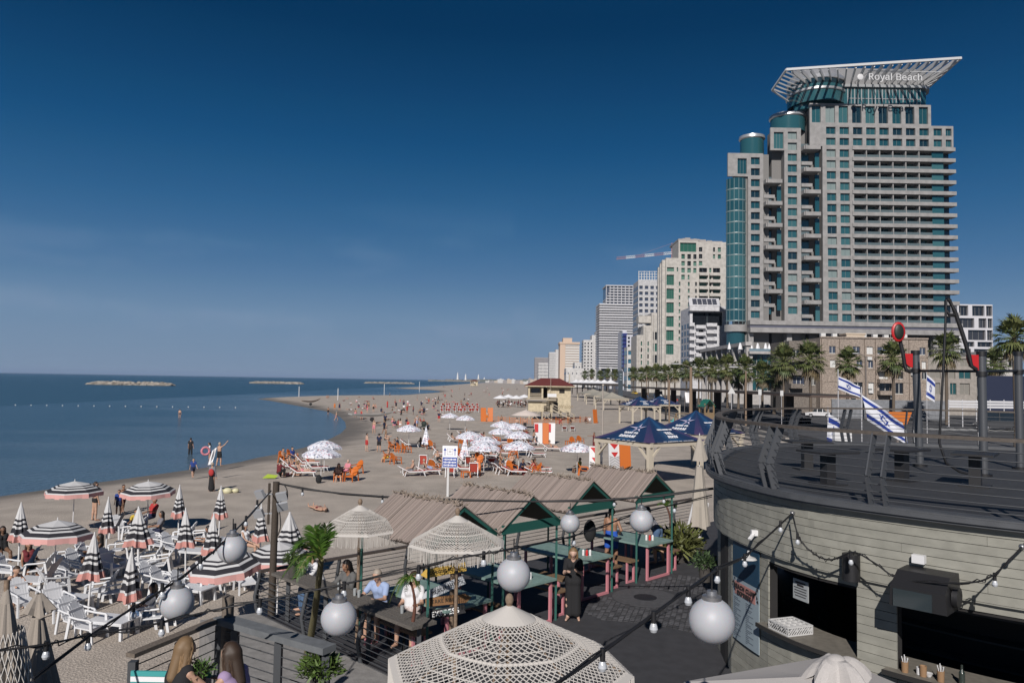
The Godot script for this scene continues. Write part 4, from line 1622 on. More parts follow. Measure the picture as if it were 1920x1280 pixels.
func finger_geo(w: Array,curl: float) -> Geo:
	# palm, four unequal fingers and a thumb, on a fine grid
	var at: Vector3 = w[0]
	var d: Vector3 = w[1]
	var s: float = w[2]
	var across := d.cross(UP if absf(d.y) < 0.9 else Vector3.BACK).normalized()*s
	var palm := d.cross(across).normalized()
	var caps := []
	for k in 4:
		var root := at + d*0.085 + across*(k - 1.5)*0.02
		caps.append([at + d*0.01 + across*(k - 1.5)*0.012,root,0.013,0.011])
		var long: float = [0.062,0.074,0.07,0.054][k]
		var d1 := d.rotated(across.normalized(),curl*0.5)
		var d2 := d.rotated(across.normalized(),curl*1.3)
		caps.append([root,root + d1*long*0.5,0.0095,0.009])
		caps.append([root + d1*long*0.5,root + d1*long*0.5 + d2*long*0.5,0.009,0.0075])
	var tb := at + d*0.03 - across*0.03
	caps.append([at + d*0.015 - across*0.012,tb,0.014,0.012])
	caps.append([tb,tb + (d*0.8 - across*0.6 + palm*0.3).normalized()*0.05,0.011,0.009])
	return skin(caps,0.0055,0.006)

func person_shape(key: String,pose: Dictionary,cell: float) -> Dictionary:
	if store.has("p_" + key):
		return store["p_" + key]
	var b := body_parts(pose)
	var out := {"low": b.low}
	var body := skin(b.body,cell,0.03 if cell < 0.02 else 0.035)
	if pose.get("fingers",false):
		for w in b.wrists:
			body.add(finger_geo(w,pose.get("curl",0.5)),Transform3D.IDENTITY)
	out.body = body.mesh()
	for k in ["hair","top","bottom"]:
		if b.has(k) and b[k].size():
			out[k] = skin(b[k],cell,0.03).mesh()
	if pose.get("fingers",false):
		var eyes := Geo.new()
		var side: Vector3 = b.hu.cross(b.hf)
		for s in [-1.0,1.0]:
			eyes.ball(b.skull + b.hf*0.083 + side*s*0.033 + b.hu*0.005,V(0.013,0.008,0.012),8,5)
		out.eyes = eyes.mesh()
		var lips := Geo.new()
		lips.ball(b.skull + b.hf*0.098 - b.hu*0.068,V(0.022,0.007,0.01),8,5)
		out.lips = lips.mesh()
		if pose.hair >= 2:
			var st := Geo.new()
			var r := RandomNumberGenerator.new()
			r.seed = 9
			for k in 150:
				var a := r.randf_range(-1.9,1.9)
				var o: Vector3 = (-b.hf*cos(a) + side*sin(a)).normalized()
				var wv := r.randf_range(0.008,0.02)
				var ph := r.randf()*TAU
				var pts := PackedVector3Array()
				var long := r.randf_range(0.2,0.36)
				for m in 8:
					var t := m/7.0
					pts.append(b.skull + b.hu*(0.12*(1.0 - t) - long*t*t) + o*(0.03 + 0.085*sin(minf(t*2.2,1.57)) - 0.012*t) + side*sin(t*7.0 + ph)*wv*t)
				st.tube(pts,[0.004,0.006,0.007,0.007,0.006,0.006,0.005,0.003],4)
			out.strands = st.mesh()
	store["p_" + key] = out
	return out

const POSES := {
	"stand": {"legs": [[0.03,0.05,0.06],[-0.03,0.05,0.06]]},
	"hips": {"legs": [[0.05,0.05,0.1],[-0.05,0.05,0.1]],"arms": [[-0.25,0.5,1.3,1.0],[0.1,0.15,0.3]]},
	"walk": {"lean": 0.04,"legs": [[0.42,0.12,0.03],[-0.35,0.35,0.03]],"arms": [[-0.4,0.12,0.3],[0.4,0.12,0.4]]},
	"hold": {"legs": [[0.05,0.05,0.05],[-0.06,0.05,0.05]],"arms": [[0.25,0.15,1.7,0.5],[0.25,0.15,1.75,0.5]],"head": 0.3},
	"raise": {"legs": [[0.1,0.1,0.08],[-0.1,0.1,0.08]],"arms": [[2.2,0.25,0.3],[1.5,0.2,0.3]]},
	"point": {"legs": [[0.1,0.1,0.08],[-0.1,0.1,0.08]],"arms": [[1.4,0.1,0.2],[0.1,0.2,0.3]]},
	"bend": {"lean": 1.15,"legs": [[0.25,0.1,0.16],[-0.15,0.15,0.16]],"arms": [[0.7,0.2,0.9,0.3],[0.7,0.2,0.9,0.3]],"head": -0.5},
	"lie": {"legs": [[0.05,0.1,0.08],[0.02,0.05,0.08]],"arms": [[0.1,0.3,0.2],[0.05,0.4,0.3]]},
	"lounge": {"lean": -0.75,"legs": [[1.5,0.25,0.06],[1.75,0.9,0.06]],"arms": [[0.35,0.2,0.7],[0.5,0.25,1.2,0.4]],"head": 0.5},
	"chair": {"lean": -0.25,"legs": [[1.45,1.35,0.1],[1.4,1.2,0.14]],"arms": [[0.4,0.15,0.9],[0.55,0.2,1.1,0.3]],"head": 0.15},
	"floor": {"lean": 0.12,"legs": [[2.0,2.2,0.15],[1.85,2.0,0.2]],"arms": [[1.0,0.25,0.5],[1.0,0.2,0.6]],"head": 0.1},
	"prop": {"lean": -0.55,"legs": [[1.5,0.2,0.08],[1.9,1.2,0.1]],"arms": [[-0.75,0.25,0.0],[-0.75,0.25,0.0]],"head": 0.4},
	"table": {"lean": 0.35,"legs": [[1.3,1.3,0.1],[1.25,1.2,0.12]],"arms": [[0.75,0.3,0.9,0.4],[0.7,0.3,1.0,0.4]],"head": 0.15},
	"lean_table": {"lean": 0.75,"legs": [[-0.1,0.1,0.08],[0.1,0.2,0.08]],"arms": [[1.0,0.25,0.5],[1.0,0.25,0.5]],"head": -0.3},
}
var skins := [C(0.36,0.2,0.135),C(0.42,0.255,0.18),C(0.27,0.145,0.09),C(0.14,0.075,0.045),C(0.46,0.3,0.23)]
var hairs := [C(0.012,0.009,0.008),C(0.035,0.02,0.012),C(0.16,0.1,0.05),C(0.3,0.26,0.22)]
var cloths := {
	"black": Color(0.012,0.012,0.014),"white": Color(0.62,0.62,0.64),"red": Color(0.36,0.03,0.03),"blue": Color(0.02,0.05,0.22),"navy": Color(0.012,0.018,0.05),"grey": Color(0.16,0.16,0.18),
	"pink": Color(0.55,0.2,0.24),"yellow": Color(0.5,0.36,0.05),"green": Color(0.3,0.4,0.04),"turquoise": Color(0.05,0.3,0.3),"lilac": Color(0.3,0.22,0.36),"denim": Color(0.06,0.11,0.2),"maroon": Color(0.12,0.015,0.02),
	"lightblue": Color(0.28,0.36,0.55),"plaid": Color(0.1,0.1,0.1),"orange": Color(0.5,0.14,0.02),"bright_blue": Color(0.015,0.08,0.4),"floral": Color(0.45,0.38,0.36),
}

# tone: index of skin; hair: colour index, length (0 bald, 1 short, 2 long); top and bottom: [kind, colour]
func person(label: String,pose_name: String,at: Vector3,turn: float,tone := 0,hair := [0,1],top := ["none",""],bottom := ["shorts","black"],fem := false,size := 1.0,seat := 0.0,cell := 0.03,extra := {},group := "") -> Node3D:
	var pose: Dictionary = POSES[pose_name].duplicate()
	pose.fem = fem
	pose.hair = hair[1]
	pose.top = top[0]
	pose.bottom = bottom[0]
	pose.merge(extra,true)
	var key := "%s_%s_%d_%s_%s_%.3f_%s" % [pose_name,fem,hair[1],top[0],bottom[0],cell,str(extra)]
	var s := person_shape(key,pose,cell)
	var root := thing("person",label,"person",at,turn,group)
	var x := Transform3D.IDENTITY
	if seat > 0.0:
		x.origin.y = seat + 0.1*size
	elif pose_name == "lie":
		x = Transform3D(Basis(Vector3.RIGHT,-PI/2 if not extra.get("prone",false) else PI/2),V(0,0.12,0))
	else:
		x.origin.y = -s.low*size
	x.basis = x.basis.scaled(Vector3.ONE*size)
	var shadev: float = 1.0
	part(root,"body",s.body,paint("skin_%d" % tone,skins[tone],0.55),x)
	if s.has("hair"):
		part(root,"hair",s.hair,paint("hair_%d" % hair[0],hairs[hair[0]],0.6),x)
	if s.has("top"):
		part(root,{"tee": "shirt","long": "shirt","tank": "vest","bikini": "bikini_top"}[top[0]],s.top,paint("cloth_" + top[1],cloths[top[1]],0.9),x)
	if s.has("bottom"):
		part(root,{"shorts": "shorts","brief": "briefs","long": "trousers","skirt": "skirt","robe": "wide_trousers"}[bottom[0]],s.bottom,paint("cloth_" + bottom[1],cloths[bottom[1]],0.9),x)
	if s.has("strands"):
		stuff(part(root,"loose_hair",s.strands,paint("strand_%d" % hair[0],hairs[hair[0]]*1.5,0.5),x))
	if s.has("eyes"):
		part(root,"eyes",s.eyes,paint("eye_dark",C(0.02,0.015,0.01),0.3),x)
		part(root,"mouth",s.lips,paint("lips",C(0.3,0.1,0.09),0.5),x)
	return root

# ------------------------------------------------------------------ palms and street furniture
func frond_fan(g: Geo,base: Vector3,dir: Vector3,long: float,green: Color,r: RandomNumberGenerator) -> void:
	var side := dir.cross(UP).normalized()
	if side.length() < 0.5:
		side = Vector3.RIGHT
	var mid := base + dir*long*0.5
	g.col = Color(0.12,0.13,0.05)
	g.bar(base,mid,0.07,0.05)
	var lift := side.cross(dir).normalized()
	for k in 11:
		var a := (k - 5)*0.24
		var d := (dir*cos(a) + side*sin(a)).normalized()
		var ln := long*(0.62 - 0.035*absf(k - 5))*r.randf_range(0.85,1.1)
		var w := side*cos(a) - dir*sin(a)
		var t := r.randf_range(0.75,1.25)
		g.col = green*t
		var m := mid + d*ln*0.55 + lift*0.04
		var tip := mid + d*ln - UP*ln*r.randf_range(0.1,0.4)
		var ww := long*0.038
		g.quad(mid - w*0.01,mid + w*0.01,m + w*ww,m - w*ww)
		g.tri(m - w*ww,m + w*ww,tip)

func palm_crown(r: RandomNumberGenerator,dead: float) -> Geo:
	var g := Geo.new()
	g.tinted = true
	for k in 42:
		var a := k*2.399963
		var lift := 1.4 - 2.1*k/42.0 + r.randf_range(-0.12,0.12)
		var d := Vector3(cos(a)*cos(lift),sin(lift),sin(a)*cos(lift))
		frond_fan(g,V(0,-0.1*k/34.0,0),d,r.randf_range(1.75,2.25),C(0.055,0.082,0.026).lerp(C(0.1,0.11,0.035),r.randf()),r)
	for k in int(22*dead):
		var a := k*2.4 + 1.0
		var d := Vector3(cos(a)*0.55,-0.85,sin(a)*0.55).normalized()
		frond_fan(g,V(0,-0.35,0),d,r.randf_range(1.3,1.9),C(0.13,0.1,0.055),r)
	return g

func street() -> void:
	var r := RandomNumberGenerator.new()
	r.seed = 5
	var crowns := []
	for k in 3:
		crowns.append(palm_crown(r,[1.0,0.7,0.45][k]).mesh())
	var leaf := tinted("palm_leaf",0.6)
	leaf.backlight_enabled = true
	leaf.backlight = Color(0.12,0.16,0.05)
	var bark := paint("palm_bark",C(0.16,0.125,0.095),0.95,"streak",0.9)
	# crown centre in the picture, distance, crown width in metres
	var list := [
		[1468,678,132,6.0,"fan palm left of the green glass bay at the podium"],[1520,672,132,6.2,"fan palm covering the left corner of the tan flats"],[1590,680,130,5.2,"fan palm before the middle of the tan flats"],[1674,672,126,5.6,"fan palm before the right half of the tan flats"],
		[1776,655,112,5.2,"large fan palm before the cream block with teal windows"],[1864,680,120,4.6,"small feathery palm before the dark hoarding"],[1903,632,70,3.9,"tall fan palm cut by the right edge of the view"],[1431,700,150,5.2,"fan palm beside the colonnade end pillar"],
		[1397,690,160,5.4,"fan palm before the last colonnade columns"],[1364,688,172,5.6,"fan palm before the middle colonnade columns"],[1336,690,186,5.6,"fan palm where the colonnade meets the white apartment block"],[1310,690,205,5.8,"fan palm before the right half of the white apartment block"],[1288,695,220,5.6,"fan palm before the left half of the white apartment block"],
		[1266,696,240,6.0,"fan palm at the foot of the tall beige hotel"],[1247,700,262,6.0,"fan palm under the left corner of the tall beige hotel"],[1232,698,285,6.2,"fan palm under the lower beige wing"],[1216,699,310,6.2,"fan palm left of the lower beige wing"],[1203,702,335,6.2,"distant fan palm beside the blue windowed block"],
		[1188,700,370,6.4,"distant fan palm right of the dark pylon sign"],[1153,702,420,6.0,"distant fan palm left of the dark pylon sign"],[1140,700,455,6.0,"distant fan palm below the banded hotel"],[1126,703,500,6.4,"distant fan palm at the banded hotel's left pillar"],[1110,700,545,6.4,"distant palm below the white windowed tower"],[1097,702,590,6.4,"farthest palm behind the lifeguard hut roof"],
		[1453,706,140,4.2,"short fan palm under the podium glass"],[1384,708,165,4.4,"short fan palm between two taller ones at the colonnade"],
	]
	for i in list.size():
		var q: Array = list[i]
		var c := off(q[0],q[1],q[2])
		var root := thing("palm_tree",q[4],"palm tree",V(c.x,STREET,c.z),i*1.3,"palms along the promenade")
		var h := c.y - STREET
		var s: float = q[3]/3.9
		var pts := PackedVector3Array()
		var rad := []
		for k in 7:
			var t := k/6.0
			pts.append(V(sin(t*2.0 + i)*0.12,h*t,cos(t*1.5 + i)*0.1))
			rad.append(0.26 - 0.06*t + (0.1 if k == 0 else 0.0))
		var g := Geo.new()
		g.tube(pts,rad,8)
		part(root,"trunk",g,bark)
		var b := Basis(UP,i*2.1).scaled(V(s,s*1.12,s))
		var cr := part(root,"crown",crowns[i % 3],leaf,Transform3D(b,pts[6]))
		tag(cr,"","","","stuff")
	lamps()
	pergolas()
	cars()
	signs_and_flags()

func lamps() -> void:
	var metal := M("lamp_metal")
	var wood := M("lamp_wood")
	var head := paint("lamp_head",C(0.42,0.42,0.43),0.5)
	var list := [
		[1296,688,118,1.0,"tall brown street lamp by the playground with a pale sail head"],[1253,702,165,-1.0,"slim street lamp between the star printed pavilion and the playground"],[1213,702,200,-1.0,"slim street lamp behind the star printed pavilion"],[1399,695,100,-1.0,"brown street lamp at the left end of the terrace rail"],
		[1329,702,190,-1.0,"street lamp below the colonnade palms"],[1150,704,330,-1.0,"distant street lamp left of the pylon sign"],[1624,668,126,1.0,"tall street lamp before the middle of the tan flats"],
	]
	for q in list:
		var t := off(q[0],q[1],q[2])
		var root := thing("street_lamp",q[4],"street lamp",V(t.x,STREET,t.z),0,"street lamps")
		var h := t.y - STREET
		var g := Geo.new()
		var wide := 0.3 if q[2] < 120 and q[3] > 0 else 0.14
		g.rod(Vector3.ZERO,V(0,h,0),wide,8,wide*0.7)
		part(root,"pole",g,wood if q[2] < 205 and q[2] != 126 else metal)
		var a := Geo.new()
		var w := 2.2 if wide > 0.2 else 1.6
		a.tube(PackedVector3Array([V(0.1,h - 0.1,0),V(-w*0.5,h + 0.35,0),V(-w,h + 0.5,0)]),[0.06,0.05,0.04],6)
		part(root,"arm",a,metal)
		one_ball(root,"lamp_head",head,V(-w,h + 0.45,0),V(w*0.42,0.12,0.3),10,6)
	var bases := [[1343,822,0.14,8.4,"second wooden post among the playground frames"],[1175,900,0.0,0,""]]
	var sp := thing("wooden_post","tall bare wooden post beside the playground swing","post",on(1255,799))
	one_rod(sp,"shaft",wood,Vector3.ZERO,V(0,7.5,0),0.14,8,0.12)
	var vp := thing("volleyball_post","thin pale post standing in the open sand left of the pavilions","post",on(1129,890))
	var vg := Geo.new()
	vg.rod(Vector3.ZERO,V(0,6.7,0),0.045,6)
	vg.box(V(0,6.72,0),V(0.14,0.1,0.14))
	part(vp,"shaft",vg,paint("pale_post",C(0.36,0.32,0.28),0.8))
	for k in 4:
		var q: Array = [[560,745.5],[633,752],[720,741],[786,735]][k]
		var fp := thing("buoy_pole",["white pole at the water's edge near the sand spit tip","white pole on the sand spit","white pole at the far waterline","white pole by the second sand spit"][k],"pole",on(q[0],q[1],-0.3))
		var fg := Geo.new()
		var hh: float = [4.0,4.0,5.0,6.0][k]
		fg.rod(Vector3.ZERO,V(0,hh,0),0.12,6)
		part(fp,"shaft",fg,M("white_plastic"))

func pergolas() -> void:
	var dark := paint("pergola_dark",C(0.04,0.033,0.03),0.8)
	var rust := paint("pergola_edge",C(0.09,0.06,0.05),0.8)
	var c0 := off(1192,722,220)
	var c1 := off(1572,729,92)
	var root := thing("promenade_canopy","long dark flat canopy along the promenade under the palms","canopy")
	var h := 5.7
	for k in 8:
		var p := c0.lerp(c1,k/8.0)
		var q := c0.lerp(c1,(k + 1)/8.0)
		p.y = h
		q.y = h
		one_bar(root,"roof_panel",dark,p,q,6.5,0.34)
	var eg := Geo.new()
	eg.bar(V(c0.x - 3.3,h - 0.06,c0.z),V(c1.x - 3.3,h - 0.06,c1.z),0.12,0.16)
	eg.bar(V(c1.x - 3.3,h - 0.06,c1.z + 0.1),V(c1.x + 3.3,h - 0.06,c1.z + 0.1),0.12,0.16)
	part(root,"edge",eg,rust)
	for k in 7:
		var p := c0.lerp(c1,(k + 0.7)/7.6)
		one_box(root,"pillar",dark,V(p.x,(h + STREET)/2 - 0.1,p.z),V(1.1,h - STREET - 0.2,0.9))
	# farther canopy with white parasols on it
	var r2 := thing("far_canopy","dark canopy with white peaked tops behind the lifeguard hut","canopy")
	var d0 := off(1076,714,360)
	var d1 := off(1152,717,300)
	one_bar(r2,"roof",dark,V(d0.x,6.0,d0.z),V(d1.x,6.0,d1.z),9.0,0.9)
	for k in 7:
		var p := d0.lerp(d1,(k + 0.5)/7.0)
		one_lathe(r2,"white_top",M("white_cloth"),[W(4.0,6.5),W(2.0,7.0),W(0.1,8.0)],8,V(p.x,0,p.z))
		one_box(r2,"pillar",dark,V(p.x - 2.0,3.5,p.z + 2),V(0.4,4.5,0.4))
	var pylon := thing("pylon_sign","tall dark pylon sign beside the promenade","sign")
	var pt := off(1164,695,260)
	one_box(pylon,"panel",paint("pylon_blue",C(0.03,0.045,0.06),0.5),V(pt.x,(pt.y + STREET)/2,pt.z),V(1.5,pt.y - STREET,0.5))
	var lg := Geo.new()
	for k in 3:
		lg.box(V(pt.x,pt.y - 1.2 - k*0.9,pt.z + 0.27),V(0.8 - 0.2*(k % 2),0.22,0.04))
	part(pylon,"print",lg,paint("pylon_print",C(0.25,0.32,0.34),0.6))
	# sloping grey wall and railing of the promenade facing the sand
	var rail := thing("promenade_railing","long grey railing along the edge of the promenade above the sand","railing")
	var metal := paint("rail_grey",C(0.1,0.1,0.11),0.6)
	for k in 22:
		var d := 112.0 + k*16.0
		var a := Vector3(prom_edge(d) + 0.3,STREET,-d)
		var b := Vector3(prom_edge(d + 16) + 0.3,STREET,-d - 16)
		var g := Geo.new()
		for m in 3:
			g.bar(a + V(0,0.35 + m*0.36,0),b + V(0,0.35 + m*0.36,0),0.05)
		for m in 4:
			g.bar(a.lerp(b,m/4.0),a.lerp(b,m/4.0) + V(0,1.08,0),0.06)
		part(rail,"rail_section",g,metal)

func car_shape(called: String,label: String,cat: String,at: Vector3,turn: float,col: Color,kind := "car") -> Node3D:
	var root := thing(called,label,cat,at,turn,"vehicles on the beach road")
	var m := paint("car_%.2f_%.2f_%.2f" % [col.r,col.g,col.b],col,0.3)
	m.clearcoat_enabled = true
	var gl := glass("car_glass",C(0.015,0.018,0.02),0.08)
	var long := 4.3
	var high := 1.45
	var belt := 0.88
	var w := 1.72
	var roof := [[-1.0,belt],[-0.75,1.36],[-0.2,1.45],[0.65,1.42],[1.35,belt + 0.03]]
	if kind == "van":
		long = 5.4
		high = 2.3
		w = 2.0
		roof = [[-2.0,1.15],[-1.6,2.2],[-1.3,2.3],[2.6,2.28],[2.68,1.1]]
		belt = 1.1
	var hull := [[-long/2,0.35],[-long/2 - 0.02,0.62],[-long/2 + 0.12,0.74],[roof[0][0],belt],[roof[4][0],belt + 0.03],[long/2 - 0.05,belt - 0.02],[long/2 + 0.02,0.6],[long/2,0.32]]
	var g := Geo.new()
	extrude_side(g,hull,w,0.06)
	part(root,"body",g,m)
	var g2 := Geo.new()
	extrude_side(g2,roof,w - 0.2,0.14)
	part(root,"cabin_glass",g2,gl)
	var g3 := Geo.new()
	g3.box(V(0,roof[2][1] + 0.01,(roof[1][0] + roof[3][0])/2),V(w - 0.42,0.05,roof[3][0] - roof[1][0]))
	for s in [-1.0,1.0]:
		for k in [0,2]:
			var zz: float = lerpf(roof[1][0],roof[3][0],0.35 + 0.3*k)
			g3.bar(V(s*(w/2 - 0.1),belt,zz),V(s*(w/2 - 0.2),roof[2][1],zz),0.08)
	part(root,"roof",g3,m)
	for s in [-1.0,1.0]:
		for e in [-1.0,1.0]:
			var wh := one_rod(root,"wheel",M("tyre"),V(s*(w/2 - 0.2),0.32,e*long*0.3),V(s*(w/2 + 0.01),0.32,e*long*0.3),0.32,14)
			one_rod(wh,"rim",M("rim_metal"),V(s*(w/2),0.32,e*long*0.3),V(s*(w/2 + 0.02),0.32,e*long*0.3),0.2,12)
		one_box(root,"headlight",M("lamp_clear"),V(s*(w/2 - 0.28),0.66,-long/2 + 0.02),V(0.36,0.14,0.12))
		one_box(root,"tail_light",glass("lamp_red",C(0.3,0.01,0.01),0.2),V(s*(w/2 - 0.25),0.7,long/2 - 0.02),V(0.34,0.16,0.1))
	one_box(root,"number_plate",paint("plate_yellow",C(0.6,0.42,0.03),0.5),V(0,0.5,long/2 + 0.03),V(0.52,0.12,0.02))
	return root

func extrude_side(g: Geo,prof: Array,w: float,inset: float) -> void:
	# outline of (z, y) from the front to the back, pulled in towards the top
	var n := prof.size()
	var top := -1e9
	var low := 1e9
	for p in prof:
		top = maxf(top,p[1])
		low = minf(low,p[1])
	var L := []
	var R := []
	for p in prof:
		var t: float = (p[1] - low)/maxf(top - low,0.01)
		var x := w/2 - inset*t
		L.append(V(-x,p[1],p[0]))
		R.append(V(x,p[1],p[0]))
	for i in n:
		var k := (i + 1) % n
		g.quad(R[i],L[i],L[k],R[k])
	for i in range(1,n - 1):
		g.tri(L[0],L[i + 1],L[i])
		g.tri(R[0],R[i],R[i + 1])

func cars() -> void:
	var P := func(x,y): return on(x,y,STREET + 0.004)
	car_shape("parked_car","white car behind the terrace rail below the tan flats","car",P.call(1536,782),1.2,C(0.55,0.55,0.56))
	car_shape("parked_car","dark car parked right of the white car","car",P.call(1618,778),1.4,C(0.02,0.022,0.025))
	car_shape("parked_car","dark car behind the orange box beyond the terrace","car",P.call(1688,782),1.3,C(0.02,0.02,0.022))
	car_shape("parked_car","teal car under the end of the promenade canopy","car",P.call(1560,770),1.35,C(0.02,0.06,0.07))
	car_shape("parked_car","black car under the promenade canopy near the scooters","car",P.call(1436,772),1.2,C(0.015,0.015,0.017))
	car_shape("delivery_van","dark van standing behind the grey posts at the right edge","van",P.call(1872,806),1.4,C(0.014,0.014,0.016),"van")
	car_shape("parked_van","white van far along the promenade left of the wide lamp","van",P.call(1234,744),0.15,C(0.55,0.55,0.56),"van")
	car_shape("road_car","yellow vehicle far along the promenade near the pylon sign","car",P.call(1190,739),0.2,C(0.5,0.35,0.02),"car")
	# scooters in a row
	var first: Node3D
	for k in 5:
		var at: Vector3 = P.call(1484.0 + k*6.5,795)
		if k == 0:
			first = thing("motor_scooter","leftmost motor scooter in the parked row beyond the terrace rail","motor scooter",at,0.6,"parked motor scooters")
			var bl := paint("scooter_black",C(0.02,0.02,0.022),0.35)
			for e in [-0.6,0.6]:
				one_rod(first,"wheel",M("tyre"),V(-0.05,0.25,e),V(0.05,0.25,e),0.25,12)
			var b := Geo.new()
			extrude_side(b,[[-0.55,0.45],[-0.45,1.0],[-0.35,0.95],[-0.3,0.35],[0.1,0.35],[0.25,0.75],[0.85,0.72],[0.7,0.4],[0.3,0.2],[-0.3,0.22]],0.34,0.05)
			part(first,"body",b,bl)
			one_ball(first,"seat",M("seat_black"),V(0,0.78,0.5),V(0.16,0.07,0.4),10,6)
			var h := Geo.new()
			h.rod(V(-0.35,1.05,-0.42),V(0.35,1.05,-0.42),0.025,6)
			h.rod(V(0,0.3,-0.62),V(0,1.05,-0.42),0.03,6)
			for e in [-0.35,0.35]:
				h.ball(V(e,1.25,-0.4),V(0.07,0.05,0.02),8,5)
			part(first,"handlebar",h,M("rim_metal"))
		else:
			dup(first,at,0.6 + 0.05*k,"%s motor scooter from the left in the parked row beyond the terrace rail" % ["","second","third","fourth","fifth"][k])

func flag_picture() -> ImageTexture:
	var w := 220
	var h := 160
	var im := Image.create(w,h,false,Image.FORMAT_RGB8)
	var blue := Color(0.06,0.2,0.56)
	im.fill(C(0.88,0.89,0.92))
	im.fill_rect(Rect2i(0,16,w,26),blue)
	im.fill_rect(Rect2i(0,h - 42,w,26),blue)
	var c := W(w/2.0,h/2.0)
	for tri in 2:
		for k in 3:
			var a := -PI/2 + PI*tri + TAU*k/3.0
			var b := a + TAU/3.0
			var p := c + W(cos(a),sin(a))*30.0
			var q := c + W(cos(b),sin(b))*30.0
			for s in 120:
				var o := p.lerp(q,s/119.0)
				im.fill_rect(Rect2i(int(o.x) - 2,int(o.y) - 2,5,5),blue)
	return ImageTexture.create_from_image(im)

func flag_material() -> StandardMaterial3D:
	if mats.has("flag"):
		return mats["flag"]
	var m := StandardMaterial3D.new()
	m.resource_name = "flag"
	m.albedo_texture = flag_picture()
	m.albedo_color = Color(0.88,0.88,0.88)
	m.roughness = 0.85
	m.cull_mode = BaseMaterial3D.CULL_DISABLED
	m.backlight_enabled = true
	m.backlight = Color(0.25,0.25,0.25)
	mats["flag"] = m
	return m

# a cloth hung from corner o, along u and down d, with folds
func flag_cloth(u: Vector3,d: Vector3,wave: float,seed_: float) -> Geo:
	var g := Geo.new()
	var nu := 18
	var nd := 10
	var nm := u.cross(d).normalized()
	var P := func(i,j):
		var s: float = float(i)/nu
		var t: float = float(j)/nd
		return u*s + d*t + nm*(sin(s*8.0 + t*3.0 + seed_)*wave*s + sin(s*3.0 - t*5.0 + seed_)*wave*0.5) + d*(0.12*s*s*(1.0 - t))
	for i in nu:
		for j in nd:
			var a: Vector3 = P.call(i,j + 1)
			var b: Vector3 = P.call(i + 1,j + 1)
			var c: Vector3 = P.call(i + 1,j)
			var e: Vector3 = P.call(i,j)
			var m := (b - a).cross(e - a).normalized()
			var ua := W(float(i)/nu,float(j + 1)/nd)
			var uc := W(float(i + 1)/nu,float(j)/nd)
			g.put(a,m,ua)
			g.put(c,m,uc)
			g.put(b,m,W(uc.x,ua.y))
			g.put(a,m,ua)
			g.put(e,m,W(ua.x,uc.y))
			g.put(c,m,uc)
	return g

